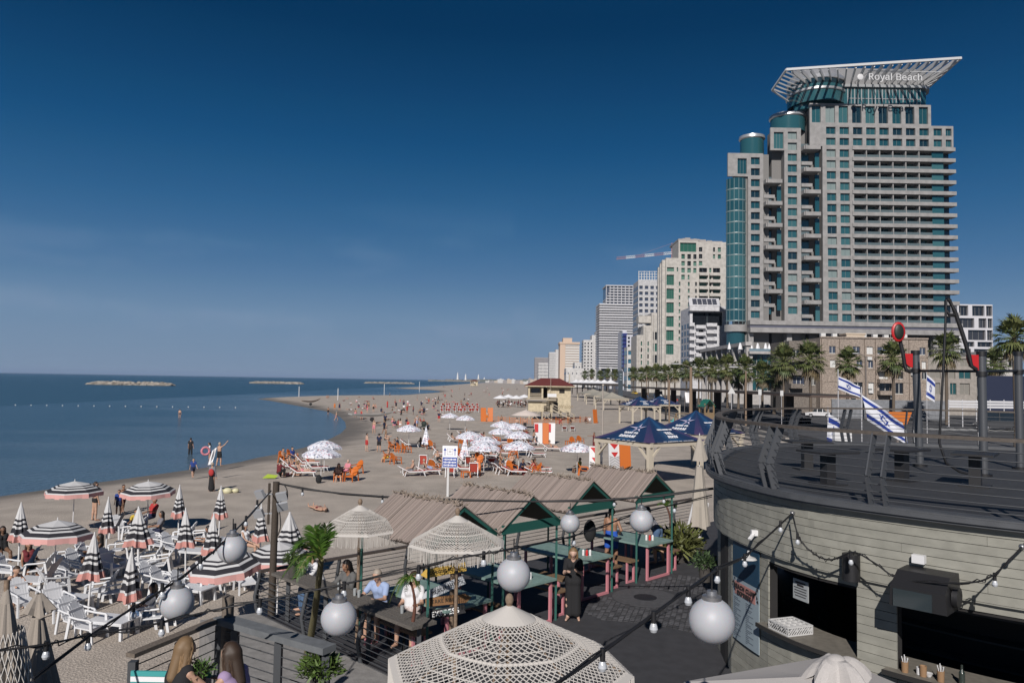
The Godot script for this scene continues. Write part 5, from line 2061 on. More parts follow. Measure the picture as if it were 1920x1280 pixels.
func signs_and_flags() -> void:
	var metal := M("lamp_metal")
	var pale := paint("pale_pole",C(0.4,0.4,0.42),0.5)
	# flags beyond the terrace
	var defs := [[1572,704,30.0,1.0,4.6,V(0.84,-0.34,0),V(-0.04,-0.52,0.1),0.06,"blue and white flag on a thin pole before the canopy end"],[1616,738,28.0,0.7,4.0,V(1.2,-0.9,0.5),V(0.12,-0.95,0.2),0.16,"large blue and white flag hanging beyond the terrace rail"],[1553,776,27.0,0.5,3.4,V(0.35,-0.1,0.2),V(-0.05,-1.1,0.0),0.05,"small drooping blue and white flag over the white box"],[1738,702,45.0,0.5,4.5,V(0.4,-0.3,0.2),V(-0.05,-1.3,0.0),0.05,"drooping blue and white flag between two grey posts"]]
	for q in defs:
		var t := off(q[0],q[1],q[2])
		var root := thing("flag",q[8],"flag",t,0,"blue and white flags")
		one_rod(root,"pole",pale,V(0,STREET - t.y,0),V(0,0.25,0),0.022,6)
		part(root,"cloth",flag_cloth(q[5],q[6],q[7],q[0]),flag_material())
	var bx := thing("white_box","white box with blue print beside the small drooping flag","box",off(1575,834,27.0),0.1)
	one_box(bx,"shell",M("white_plastic"),V(0,0.24,0),V(0.62,0.5,0.5))
	one_box(bx,"stand",metal,V(0,-1.2,0),V(0.5,2.3,0.4))
	var ob := thing("orange_bin","orange tapered box on the street beyond the large flag","box",off(1689,796,34.0),0.1)
	var og := Geo.new()
	var P := [V(-0.55,0.55,0),V(0.55,0.55,0),V(0.3,0,0),V(-0.3,0,0)]
	og.quad(P[3],P[2],P[1],P[0])
	og.quad(P[2] - V(0,0,0.5),P[3] - V(0,0,0.5),P[0] - V(0,0,0.5),P[1] - V(0,0,0.5))
	og.quad(P[0],P[1],P[1] - V(0,0,0.5),P[0] - V(0,0,0.5))
	og.quad(P[2],P[2] - V(0,0,0.5),P[1] - V(0,0,0.5),P[1])
	og.quad(P[3] - V(0,0,0.5),P[3],P[0],P[0] - V(0,0,0.5))
	part(ob,"shell",og,paint("cloth_orange",cloths["orange"],0.9))
	one_box(ob,"leg",metal,V(0,-1.1,-0.25),V(0.1,2.2,0.1))
	# triangular road sign, two street sign posts
	for k in 3:
		var q: Array = [[1372,733,88.0,"white triangular road sign by the left end of the terrace"],[1425,735,95.0,"rectangular street sign on a thin post under the canopy"],[1466,737,100.0,"narrow street sign on a thin post beside the scooters"]][k]
		var t := off(q[0],q[1],q[2])
		var root := thing("road_sign",q[3],"sign",V(t.x,STREET,t.z))
		one_rod(root,"post",pale,Vector3.ZERO,V(0,t.y - STREET,0),0.04,6)
		var f := Geo.new()
		var h := t.y - STREET
		if k == 0:
			f.tri(V(-0.45,h - 0.3,0.06),V(0.45,h - 0.3,0.06),V(0,h + 0.5,0.06))
			f.tri(V(0.45,h - 0.3,0.03),V(-0.45,h - 0.3,0.03),V(0,h + 0.5,0.03))
		else:
			f.box(V(0,h,0.06),V(0.4,0.7,0.03))
		part(root,"plate",f,M("sign_white_dull"))
	# hanging white banner by the promenade pillars
	var hb := thing("white_banner","white banner hanging beside the wide lamp post","banner",off(1284,735,118))
	var cg := flag_cloth(V(1.0,0,0),V(0.2,-1.6,0),0.08,2.0)
	part(hb,"cloth",cg,M("white_cloth"))
	one_rod(hb,"pole",metal,V(0,0.1,0),V(0,STREET - off(1284,735,118).y,0),0.04)
	# the three grey posts with their bar and swinging arms standing on the terrace
	var grey := paint("post_grey",C(0.1,0.105,0.115),0.4,"",1.0,0.4)
	var black := paint("arm_black",C(0.012,0.012,0.014),0.5)
	var red := paint("signal_red",C(0.42,0.012,0.015),0.45)
	var bases := [on(1726,874,TERRACE),on(1846,892,TERRACE),on(1914,879,TERRACE)]
	var tops := [660.0,662.0,662.0]
	for k in 3:
		var b: Vector3 = bases[k]
		var px: float = [1717.0,1841.0,1910.0][k]
		var t := off(px,tops[k],-b.z)
		var root := thing("grey_post",["grey round post with a red box and an arm holding a red rimmed disc","grey round post with a red box under a tall bent black arm","plain grey round post nearest the right edge"][k],"post",b,0,"grey posts on the terrace")
		var g := Geo.new()
		var h := t.y - b.y
		g.rod(Vector3.ZERO,V(t.x - b.x,h,0),0.085,12)
		part(root,"shaft",g,grey)
		var c := Geo.new()
		c.rod(V(t.x - b.x,h - 0.5,0),V(t.x - b.x,h - 0.4,0),0.11,12)
		c.rod(V(t.x - b.x,h - 0.06,0),V(t.x - b.x,h + 0.04,0),0.1,12)
		c.rod(V(0,0,0),V(0,0.05,0),0.16,12)
		part(root,"collar",c,black)
		if k == 2:
			continue
		var rb := Geo.new()
		var e := Vector3(t.x - b.x - 0.09,h - 0.04,0.0)
		var fan := PackedVector3Array()
		for m in 7:
			var a := PI/2*m/6.0
			fan.append(e + V(-0.22*cos(a),-0.33*sin(a),0))
		for m in 6:
			for zz in [0.05,-0.05]:
				if zz > 0:
					rb.tri(e + V(0,0,zz),fan[m] + V(0,0,zz),fan[m + 1] + V(0,0,zz))
				else:
					rb.tri(e + V(0,0,zz),fan[m + 1] + V(0,0,zz),fan[m] + V(0,0,zz))
			rb.quad(fan[m] + V(0,0,-0.05),fan[m] + V(0,0,0.05),fan[m + 1] + V(0,0,0.05),fan[m + 1] + V(0,0,-0.05))
		part(root,"red_box",rb,red)
		var arm := Geo.new()
		var d := -b.z
		var pts := PackedVector3Array()
		var path: Array = [[[1708,697],[1700,694],[1697,684],[1694,664],[1689,642],[1685,622]],[[1832,693],[1822,686],[1818,668],[1812,646],[1801,612],[1791,583],[1781,563],[1776,560]]][k]
		for q in path:
			pts.append(off(q[0],q[1],d - 0.15) - b)
		var rads := []
		for m in pts.size():
			rads.append(0.045)
		arm.tube(pts,rads,8)
		if k == 1:
			var p2 := PackedVector3Array()
			for q in [[1790,590],[1781,590],[1774,580],[1774,563]]:
				p2.append(off(q[0],q[1],d - 0.2) - b)
			arm.tube(p2,0.035,6)
			var p3 := PackedVector3Array()
			for q in [[1775,562],[1773,620],[1769,700],[1765,770],[1762,830],[1775,868],[1800,884],[1815,888]]:
				var o := off(q[0],q[1],d - 0.25)
				o.y = maxf(o.y,TERRACE + 0.04)
				p3.append(o - b)
			arm.tube(p3,0.028,6)
		part(root,"bent_arm",arm,black)
		if k == 0:
			var dc := off(1685,622,d - 0.25) - b
			var disc := Geo.new()
			disc.ball(Vector3.ZERO,V(0.17,0.24,0.05),20,8)
			part(root,"disc_rim",disc,red,T(dc))
			var dk := Geo.new()
			dk.ball(V(0,0,0.03),V(0.12,0.185,0.045),20,8)
			part(root,"disc_face",dk,paint("disc_dark",C(0.012,0.02,0.014),0.5),T(dc))
	var barr := thing("high_bar","dark horizontal bar joining the tops of the grey posts","bar")
	var hg := Geo.new()
	var pa := off(1717,695,-bases[0].z)
	var pb := off(1841,696,-bases[1].z)
	var pc := off(1910,695,-bases[2].z)
	hg.rod(pa,pb,0.028,8)
	hg.rod(pb,pc + (pc - pb)*0.6,0.032,8)
	part(barr,"bar",hg,black)

# ------------------------------------------------------------------ things on the sand
func lounger(label: String,at: Vector3,turn: float,raised := 0.9,group := "red and white sun loungers") -> Node3D:
	# head at -Z, foot at +Z
	var key := "lounger_%.2f" % raised
	if store.has(key):
		return dup(store[key],at,turn,label,group)
	var root := thing("sun_lounger",label,"sun lounger",at,turn,group)
	store[key] = root
	var f := Geo.new()
	var up := Vector3(0,sin(raised),-cos(raised))*0.78
	for s in [-0.3,0.3]:
		f.bar(V(s,0.33,-0.3),V(s,0.33,0.98),0.05,0.07)
		f.bar(V(s,0.34,-0.3),V(s,0.34,-0.3) + up,0.05,0.06)
		f.bar(V(s,0.33,-0.3) + up*0.6,V(s,0.2,-0.75),0.04)
	f.bar(V(-0.3,0.33,0.98),V(0.3,0.33,0.98),0.06)
	f.bar(V(-0.3,0.34,-0.3) + up,V(0.3,0.34,-0.3) + up,0.06)
	var w := M("white_plastic")
	part(root,"frame",f,w)
	for s in [-0.28,0.28]:
		for z in [-0.45,0.8]:
			one_bar(root,"leg",w,V(s,0.33,z),V(s*1.15,0,z + signf(z)*0.12),0.055,0.055)
	one_box(root,"seat_fabric",M("sling_red"),V(0,0.355,0.34),V(0.54,0.025,1.22))
	one_bar(root,"back_fabric",M("sling_red"),V(0,0.36,-0.28),V(0,0.36,-0.28) + up*0.96,0.54,0.025)
	return root

func low_chair(label: String,at: Vector3,turn: float,colour: String,group: String) -> Node3D:
	# moulded armchair with a tall round-topped slatted back; the sitter looks along +Z
	var key := "chair_" + colour
	if store.has(key):
		return dup(store[key],at,turn,label,group)
	var root := thing("beach_chair",label,"chair",at,turn,group)
	store[key] = root
	var m := paint("chair_" + colour,C(0.5,0.13,0.02) if colour == "orange" else C(0.6,0.61,0.63),0.45)
	var seat := Geo.new()
	seat.box(V(0,0.36,0.05),V(0.5,0.035,0.5),Basis(Vector3.RIGHT,0.1))
	seat.box(V(0,0.33,0.3),V(0.5,0.08,0.03))
	part(root,"seat",seat,m)
	var back := Geo.new()
	var tip := Vector3(0,0.6,-0.32)
	var n := 7
	for k in n:
		var t := (k - (n - 1)/2.0)/(n/2.0)
		var hgt := 1.0 - 0.34*t*t
		back.bar(V(t*0.22,0.36,-0.18),V(t*0.27,0.36,-0.18) + tip*hgt,0.086,0.025)
	for k in 2:
		back.bar(V(-0.26,0.48 + k*0.28,-0.24 - k*0.14),V(0.26,0.48 + k*0.28,-0.24 - k*0.14),0.03,0.07)
	part(root,"backrest",back,m)
	for s in [-1.0,1.0]:
		var a := Geo.new()
		a.tube(PackedVector3Array([V(s*0.29,0.66,-0.33),V(s*0.31,0.62,-0.05),V(s*0.31,0.6,0.26),V(s*0.3,0.55,0.33)]),0.03,6)
		part(root,"armrest",a,m)
		one_bar(root,"leg",m,V(s*0.29,0.58,0.3),V(s*0.3,0,0.36),0.07,0.045)
		one_bar(root,"leg",m,V(s*0.28,0.66,-0.3),V(s*0.27,0,-0.42),0.07,0.045)
	return root

func low_table(label: String,at: Vector3,turn: float,colour: String,group: String,long := 1.1,high := 0.44) -> Node3D:
	var key := "table_%s_%.1f" % [colour,long]
	if store.has(key):
		return dup(store[key],at,turn,label,group)
	var root := thing("low_table",label,"table",at,turn,group)
	store[key] = root
	var m := paint("chair_" + colour,C(0.6,0.61,0.63),0.45)
	var t := Geo.new()
	t.box(V(0,high,0),V(long,0.035,0.72))
	t.box(V(0,high - 0.035,0.34),V(long - 0.02,0.05,0.02))
	t.box(V(0,high - 0.035,-0.34),V(long - 0.02,0.05,0.02))
	part(root,"tabletop",t,m)
	for s in [-1.0,1.0]:
		for e in [-1.0,1.0]:
			one_bar(root,"leg",m,V(s*(long/2 - 0.07),high - 0.03,e*0.28),V(s*(long/2 - 0.04),0,e*0.31),0.07,0.07)
	return root

func canopy_ring(g: Geo,r0: float,y0: float,r1: float,y1: float,seg: int,col: Color,sag := 0.0) -> void:
	g.col = col
	for k in seg:
		for h in 2:
			var a0 := TAU*(k + h*0.5)/seg
			var a1 := TAU*(k + h*0.5 + 0.5)/seg
			var q := cos(PI/seg)
			var f0 := 1.0 if h == 0 else q - sag
			var f1 := q - sag if h == 0 else 1.0
			var P := [V(cos(a1)*r1*f1,y1,sin(a1)*r1*f1),V(cos(a0)*r1*f0,y1,sin(a0)*r1*f0),V(cos(a0)*r0*f0,y0,sin(a0)*r0*f0),V(cos(a1)*r0*f1,y0,sin(a1)*r0*f1)]
			g.quad(P[0],P[1],P[2],P[3])

func striped_open(label: String,at: Vector3,turn: float,tilt := 0.0,s := 1.0) -> void:
	var group := "striped parasols standing open"
	var o: Node3D
	if store.has("striped_open"):
		o = dup(store.striped_open,at,turn,label,group)
	else:
		o = thing("striped_parasol",label,"parasol",at,turn,group)
		store.striped_open = o
		var g := Geo.new()
		g.tinted = true
		var W := Color(0.62,0.62,0.63)
		var K := Color(0.025,0.026,0.032)
		var r := [0.0,0.62,0.69,0.77,0.85,0.93,1.1,1.17]
		var c := [W,K,W,K,W,K,W]
		for i in 7:
			canopy_ring(g,r[i],2.28 - 0.44*pow(r[i]/1.17,1.7),r[i + 1],2.28 - 0.44*pow(r[i + 1]/1.17,1.7),8,c[i],0.012)
		part(o,"canopy",g,cloth_tint())
		var v := Geo.new()
		for k in 32:
			var a0 := TAU*k/32.0
			var a1 := TAU*(k + 1)/32.0
			var d0 := 1.17*cos(PI/8)/cos(fposmod(a0,TAU/8) - PI/8)
			var d1 := 1.17*cos(PI/8)/cos(fposmod(a1,TAU/8) - PI/8)
			var p0 := Vector3(cos(a0),0,sin(a0))
			var p1 := Vector3(cos(a1),0,sin(a1))
			var w0 := 1.0 + 0.02*sin(k*2.1)
			var w1 := 1.0 + 0.02*sin((k + 1)*2.1)
			v.quad(p1*d1*w1 + V(0,1.67 + 0.02*sin(k*2.6),0),p0*d0*w0 + V(0,1.67 + 0.02*sin(k*2.6),0),p0*d0 + V(0,1.84,0),p1*d1 + V(0,1.84,0))
		part(o,"valance",v,paint("valance_pink",C(0.58,0.31,0.29),0.9))
		parasol_pole(o,2.36)
		var ribs := Geo.new()
		for k in 8:
			var a := TAU*k/8.0
			ribs.rod(V(0,2.2,0),V(cos(a)*1.12,1.83,sin(a)*1.12),0.008,4)
		part(o,"ribs",ribs,M("white_plastic"))
	o.rotation = V(tilt,turn,tilt*0.6)
	o.scale = V(s,1,s)

func cloth_tint() -> StandardMaterial3D:
	var m := tinted("parasol_cloth",0.9,"fine",0.5)
	m.backlight_enabled = true
	m.backlight = Color(0.2,0.2,0.2)
	return m

func parasol_pole(o: Node3D,h: float) -> void:
	var p := Geo.new()
	p.rod(Vector3.ZERO,V(0,h*0.55,0),0.022,8)
	p.rod(V(0,h*0.55,0),V(0,h,0),0.016,8)
	part(o,"pole",p,M("white_plastic"))

func closed_cloth(bands: Array,top: float,bottom: float,r: float,folds: int,seed_: float) -> Geo:
	var g := Geo.new()
	g.tinted = true
	var n := folds*4
	for b in bands:
		g.col = b[2]
		for s in 3:
			var t0: float = lerpf(b[0],b[1],s/3.0)
			var t1: float = lerpf(b[0],b[1],(s + 1)/3.0)
			for k in n:
				var q := []
				for e in [[k + 1,t1],[k,t1],[k,t0],[k + 1,t0]]:
					var a: float = TAU*e[0]/n
					var rr: float = r*pow(e[1],0.85)*(1.0 + 0.3*sin(a*folds + seed_)*e[1]) + 0.012
					rr *= 1.0 + 0.12*sin(a*2.0 + seed_*3.0)
					q.append(V(cos(a)*rr,lerpf(top,bottom,e[1]) + 0.04*sin(a*3.0 + seed_)*e[1],sin(a)*rr))
				g.quad(q[0],q[1],q[2],q[3])
	return g

func striped_closed(label: String,at: Vector3,turn: float,lean := 0.0,s := 1.0) -> void:
	var W := Color(0.62,0.62,0.63)
	var K := Color(0.025,0.026,0.032)
	var group := "striped parasols folded shut"
	var o: Node3D
	if store.has("striped_shut"):
		o = dup(store.striped_shut,at,turn,label,group)
	else:
		o = thing("folded_parasol",label,"parasol",at,turn,group)
		store.striped_shut = o
		part(o,"canopy",closed_cloth([[0.0,0.42,W],[0.42,0.48,K],[0.48,0.54,W],[0.54,0.6,K],[0.6,0.66,W],[0.66,0.8,K],[0.8,0.85,W]],2.3,1.0,0.2,8,1.0),cloth_tint())
		part(o,"valance",closed_cloth([[0.85,1.0,C(0.58,0.28,0.25)]],2.3,1.0,0.21,8,1.0),cloth_tint())
		parasol_pole(o,2.34)
	o.rotation = V(lean,turn,lean*0.7)
	o.scale = V(s,1,s)

func speckle_picture() -> ImageTexture:
	var im := Image.create(256,256,false,Image.FORMAT_RGB8)
	im.fill(C(0.86,0.87,0.9))
	var r := RandomNumberGenerator.new()
	r.seed = 4
	var cs := [C(0.12,0.16,0.35),C(0.1,0.1,0.12),C(0.7,0.15,0.2),C(0.15,0.3,0.55),C(0.2,0.2,0.3)]
	for k in 75:
		var w := r.randi_range(9,22)
		im.fill_rect(Rect2i(r.randi_range(0,240),r.randi_range(0,240),w,r.randi_range(7,16)),cs[r.randi() % 5])
	return ImageTexture.create_from_image(im)

func speckled(label: String,at: Vector3,turn: float) -> void:
	var group := "white speckled parasols on the sand"
	if store.has("speckled"):
		dup(store.speckled,at,turn,label,group)
		return
	var m := StandardMaterial3D.new()
	m.resource_name = "speckled_cloth"
	m.albedo_texture = speckle_picture()
	m.uv1_triplanar = true
	m.uv1_scale = Vector3.ONE*0.62
	m.roughness = 0.9
	m.backlight_enabled = true
	m.backlight = Color(0.2,0.2,0.2)
	mats.speckled = m
	var o := thing("speckled_parasol",label,"parasol",at,turn,group)
	store.speckled = o
	var g := Geo.new()
	for i in 5:
		var r0 := 1.3*i/5.0
		var r1 := 1.3*(i + 1)/5.0
		canopy_ring(g,r0,2.35 - 0.5*pow(r0/1.3,1.6),r1,2.35 - 0.5*pow(r1/1.3,1.6),8,Color.WHITE,0.012)
	canopy_ring(g,1.3,1.85,1.31,1.7,8,Color.WHITE,0.012)
	part(o,"canopy",g,m)
	parasol_pole(o,2.42)

func pavilion(label: String,mid: Vector3,turn: float,wide: float,high: float,roofcol: Material,printed: bool,rise: float) -> void:
	var root := thing("beach_pavilion",label,"pavilion",mid,turn,"timber pavilions with cloth roofs")
	var wood := paint("pavilion_wood",C(0.46,0.41,0.33),0.8,"streak",1.2)
	var h := wide/2
	for s in [-1.0,1.0]:
		for e in [-1.0,1.0]:
			one_box(root,"post",wood,V(s*h,high/2,e*h),V(0.26,high,0.26))
			for q in [V(-s,0,0),V(0,0,-e)]:
				one_bar(root,"brace",wood,V(s*h,high - 0.95,e*h),V(s*h,high - 0.05,e*h) + q*0.95,0.13)
		one_box(root,"beam",wood,V(s*h,high + 0.1,0),V(0.24,0.26,wide + 0.5))
		one_box(root,"beam",wood,V(0,high + 0.1,s*h),V(wide - 0.26,0.24,0.22))
	var r := Geo.new()
	r.tinted = true
	var n := 10
	var H := h + 0.22
	# four slightly hollow slopes, with a pink glow printed along the hips
	for side in 4:
		var b := Basis(UP,PI/2*side)
		for i in n:
			for j in n:
				var q := []
				for e in [[i,j],[i + 1,j],[i + 1,j + 1],[i,j + 1]]:
					var t: float = e[1]/float(n)
					var u: float = (e[0]/float(n)*2.0 - 1.0)*(1.0 - t)
					q.append(b*V(u*H,high + 0.28 + rise*pow(t,1.15) - 0.1*(1.0 - absf(u))*sin(t*PI),H*(1.0 - t)))
				var c := Color(0.008,0.03,0.085)
				if printed:
					var hip: float = absf(((i + 0.5)/n)*2.0 - 1.0)
					c = c.lerp(C(0.35,0.1,0.25),smoothstep(0.8,1.0,hip)*(1.0 - float(j)/n)*(0.3 if side % 2 == 0 or i > n/2 else 0.3))
					c = c.lerp(C(0.02,0.1,0.22),0.5*smoothstep(0.5,0.0,hip))
				else:
					c = Color.WHITE
				r.col = c
				r.quad(q[0],q[1],q[2],q[3])
	part(root,"cloth_roof",r,roofcol)
	if not printed:
		return
	var wt := M("print_white")
	var pk := paint("print_star",C(0.42,0.4,0.55),0.7)
	for side in 4:
		var sl := atan2(rise,H)
		var b := Basis(UP,PI/2*side)*Basis(Vector3.RIGHT,-(PI/2 - sl))
		var fn := func(t,u,lift): return Basis(UP,PI/2*side)*V(u,high + 0.3 + rise*pow(t,1.15) - 0.06 + lift,H*(1.0 - t) + lift*0.3)
		var lines := [["DARE TO",0.35,0.2],["DREAM",0.21,0.28]] if side % 2 == 1 else [["WELCOME TO",0.5,0.14],["TEL",0.36,0.28],["AVIV",0.22,0.28]]
		for L in lines:
			lettering(root,"roof_lettering",L[0],L[2],wt,Transform3D(b,fn.call(L[1],0.1,0.06)),0.03,true,1.15)
		if side % 2 == 1:
			# four pointed star
			var g := Geo.new()
			for k in 5:
				var a := TAU*k/5.0 + 0.5
				var o: Vector3 = fn.call(0.55,0.25,0.05)
				var L := 0.62 if k != 2 else 1.0
				g.tri(o + b*V(cos(a + 0.6)*0.16,sin(a + 0.6)*0.16,0),o + b*V(cos(a)*L,sin(a)*L,0),o + b*V(cos(a - 0.6)*0.16,sin(a - 0.6)*0.16,0))
			part(root,"roof_star",g,pk)
		for k in 6:
			one_box(root,"roof_print",wt,fn.call(0.03,-1.2 + k*0.5,0.05),V(0.22 + 0.12*(k % 3),0.02,0.09))

func lifeguard_hut(label: String,base: Vector3,s: float,full: bool) -> void:
	var root := thing("lifeguard_hut",label,"lifeguard hut",base,0)
	root.scale = Vector3.ONE*s
	var cream := paint("hut_cream",C(0.56,0.48,0.34),0.85,"cloudy",4.0)
	var wood := paint("hut_timber",C(0.5,0.43,0.33),0.85,"streak",1.0)
	var dark := paint("hut_dark",C(0.012,0.01,0.01),0.8)
	var red := paint("hut_roof",C(0.13,0.025,0.022),0.85,"fine",1.5)
	# main block on the right, raised terrace on the left
	one_box(root,"wall",cream,V(1.6,3.75,-1.5),V(4.2,4.6,3.6))
	var g2 := Geo.new()
	g2.box(V(-2.3,2.35,-1.6),V(3.3,1.8,3.2))
	g2.box(V(-2.35,5.0,-2.6),V(3.3,2.1,1.4))
	part(root,"lower_wall",g2,cream)
	var fl := Geo.new()
	fl.box(V(-1.7,3.75,-0.8),V(5.2,0.28,3.6))
	fl.box(V(0.1,3.6,0.9),V(1.9,0.22,1.2))
	part(root,"deck",fl,wood)
	for q in [[-0.75,4.85,1.9,0.75,-1.78],[1.0,2.2,1.9,0.8,0.33]]:
		one_box(root,"doorway",dark,V(q[0],q[1],q[4]),V(q[3],q[2],0.12))
	one_box(root,"window",dark,V(2.1,5.2,0.32),V(0.95,0.7,0.1))
	one_box(root,"window",M("slate_glass"),V(-2.6,5.2,-1.86),V(1.6,0.9,0.08))
	for x in [-3.85,-1.45,-0.15]:
		one_box(root,"post",cream,V(x,5.0,0.75 if x < -1 else 0.4),V(0.3,2.3,0.3))
	var rail := Geo.new()
	for y in [4.1,4.4,4.7]:
		rail.box(V(-2.65,y,0.85),V(2.5,0.13,0.07))
	for y in [3.85,4.1]:
		rail.box(V(0.25,y,1.5),V(1.6,0.1,0.07))
	part(root,"railing",rail,wood)
	one_box(root,"white_panel",M("white_plastic"),V(0.25,4.45,1.5),V(1.6,0.6,0.06))
	var roof := Geo.new()
	var a := [V(-4.6,6.15,1.4),V(4.4,6.15,1.4),V(4.4,6.15,-4.2),V(-4.6,6.15,-4.2)]
	var r0 := Vector3(-1.6,7.5,-1.4)
	var r1 := Vector3(1.8,7.5,-1.4)
	roof.quad(a[0],a[1],r1,r0)
	roof.quad(a[2],a[3],r0,r1)
	roof.tri(a[1],a[2],r1)
	roof.tri(a[3],a[0],r0)
	part(root,"roof",roof,red)
	one_box(root,"eaves",cream,V(-0.1,6.05,-1.4),V(8.9,0.2,5.5))
	if full:
		for k in 12:
			one_box(root,"stair_tread",wood,V(-0.9 + maxf(k - 5.0,0)*0.62,3.5 - k*0.3,1.7 if k < 5 else 1.75),V(1.2 if k < 5 else 0.35,0.07,0.3))
		for e in [1.35,2.2]:
			var sr := Geo.new()
			sr.bar(V(0.2,1.95,e),V(4.3,0.0,e),0.12,0.22)
			sr.bar(V(0.2,3.0,e),V(4.3,1.0,e),0.09,0.12)
			sr.bar(V(0.2,2.5,e),V(4.3,0.5,e),0.07,0.08)
			for k in 4:
				sr.bar(V(0.3 + k*1.3,1.9 - k*0.62,e),V(0.3 + k*1.3,2.95 - k*0.63,e),0.09)
			part(root,"stair_rail",sr,wood)
	for q in [[-1.5,1.6,0.2,1.6],[0.2,1.6,-1.5,1.6],[-3.6,0.4,-2.0,0.4],[-2.0,0.4,-3.6,0.4]]:
		one_bar(root,"cross_brace",wood,V(q[0],0,q[1]),V(q[2],1.5,q[3]),0.12)
	for x in [-3.7,-1.4,0.3,2.0,3.5]:
		for z in [-2.9,0.1]:
			one_box(root,"stilt",wood,V(x,0.74,z),V(0.26,1.5,0.26))
	if full:
		lettering(root,"wall_lettering","EuroVision",0.62,paint("gold_letters",C(0.2,0.15,0.08),0.6),T(V(2.2,2.45,0.33)),0.03,false)
		var fp := Geo.new()
		fp.rod(V(0.0,5.2,1.6),V(0.0,8.1,1.6),0.03,6)
		fp.rod(V(3.6,6.4,-2),V(3.6,8.3,-2),0.12,6)
		part(root,"mast",fp,paint("pavilion_wood",C(0.46,0.41,0.33),0.8))

func beach() -> void:
	var G := func(x,y): return on(x,y,0.0)
	lifeguard_hut("cream lifeguard hut with dark red hipped roof, stairs and lettering on its wall",on(1031,787),1.0,true)
	lifeguard_hut("distant small lifeguard hut at the far waterline",on(889,725),1.0,false)
	var tent := paint("tent_beige",C(0.36,0.34,0.29),0.9,"cloudy",3.0)
	for k in 3:
		pavilion(["plain beige tent pavilion just right of the lifeguard hut","plain beige tent pavilion in the middle of the row behind the hut","plain beige tent pavilion at the far end of the row behind the hut"][k],on([1147.0,1130.0,1112.0][k],[768.0,759.0,752.0][k]),0.2,[6.5,8.0,9.0][k],2.6,tent,false,1.6)
	var navy := tinted("pavilion_print",0.6)
	pavilion("dark blue printed pavilion standing nearest, left of the folded cream parasol",on(1216,905),0.62,5.0,2.75,navy,true,1.55)
	pavilion("dark blue printed pavilion behind the folded cream parasol, partly behind the terrace",on(1305,880),0.62,5.0,2.75,navy,true,1.75)
	pavilion("dark blue printed pavilion farther back beside the playground, left of two",on(1199,795),0.3,5.0,2.9,navy,true,1.5)
	pavilion("dark blue printed pavilion farther back beside the playground, right of two",on(1238,790),0.3,5.0,2.9,navy,true,1.5)
	playground()
	beach_furniture()
	beach_people()
	strip_club()

func playground() -> void:
	var wood := paint("play_wood",C(0.3,0.21,0.12),0.85,"streak",1.0)
	var green := paint("play_green",C(0.012,0.12,0.09),0.6)
	var o := thing("play_tower","wooden play tower with green roof panels beside the terrace","playground tower",on(1325,806),0.3)
	for s in [-0.75,0.75]:
		for e in [-0.75,0.75]:
			one_box(o,"post",wood,V(s,2.0,e),V(0.18,4.0,0.18))
	for k in 8:
		one_box(o,"board",wood,V(-0.7 + k*0.2,1.9,0.86),V(0.18,1.5,0.05))
	one_box(o,"platform",wood,V(0,1.3,0),V(1.6,0.12,1.6))
	for s in [-1.0,1.0]:
		one_bar(o,"roof_panel",green,V(0,4.6,0),V(s*1.0,3.5,0),1.9,0.08)
	one_bar(o,"slide",paint("slide_yellow",C(0.55,0.4,0.02),0.5),V(0.9,1.3,0.2),V(2.6,0.1,0.4),0.5,0.08)
	var sw := thing("swing_frame","dark A-shaped swing frame in the sand left of the play tower","swing",on(1281,803),0.4)
	var g := Geo.new()
	for s in [-1.3,1.3]:
		g.bar(V(s,0,-0.9),V(s,2.3,0),0.12)
		g.bar(V(s,0,0.9),V(s,2.3,0),0.12)
	g.bar(V(-1.4,2.3,0),V(1.4,2.3,0),0.12)
	part(sw,"frame",g,wood)
	for s in [-0.6,0.6]:
		var c := Geo.new()
		c.rod(V(s - 0.2,2.25,0),V(s - 0.2,0.5,0),0.015,4)
		c.rod(V(s + 0.2,2.25,0),V(s + 0.2,0.5,0),0.015,4)
		c.box(V(s,0.48,0),V(0.48,0.05,0.2))
		part(sw,"seat",c,M("seat_black"))
	var st := thing("spring_rider","small turquoise star shaped spring rider in the sand","spring rider",on(1263,800))
	var sg := Geo.new()
	for k in 5:
		var a := TAU*k/5.0 + 0.3
		sg.tri(V(cos(a + 0.6)*0.25,0.8 + sin(a + 0.6)*0.25,0.05),V(cos(a)*0.62,0.8 + sin(a)*0.62,0.0),V(cos(a - 0.6)*0.25,0.8 + sin(a - 0.6)*0.25,0.05))
	sg.rod(Vector3.ZERO,V(0,0.6,0),0.08,8)
	sg.ball(V(0,0.8,0),V(0.28,0.28,0.12),10,6)
	part(st,"star",sg,M("cloth_turquoise"))

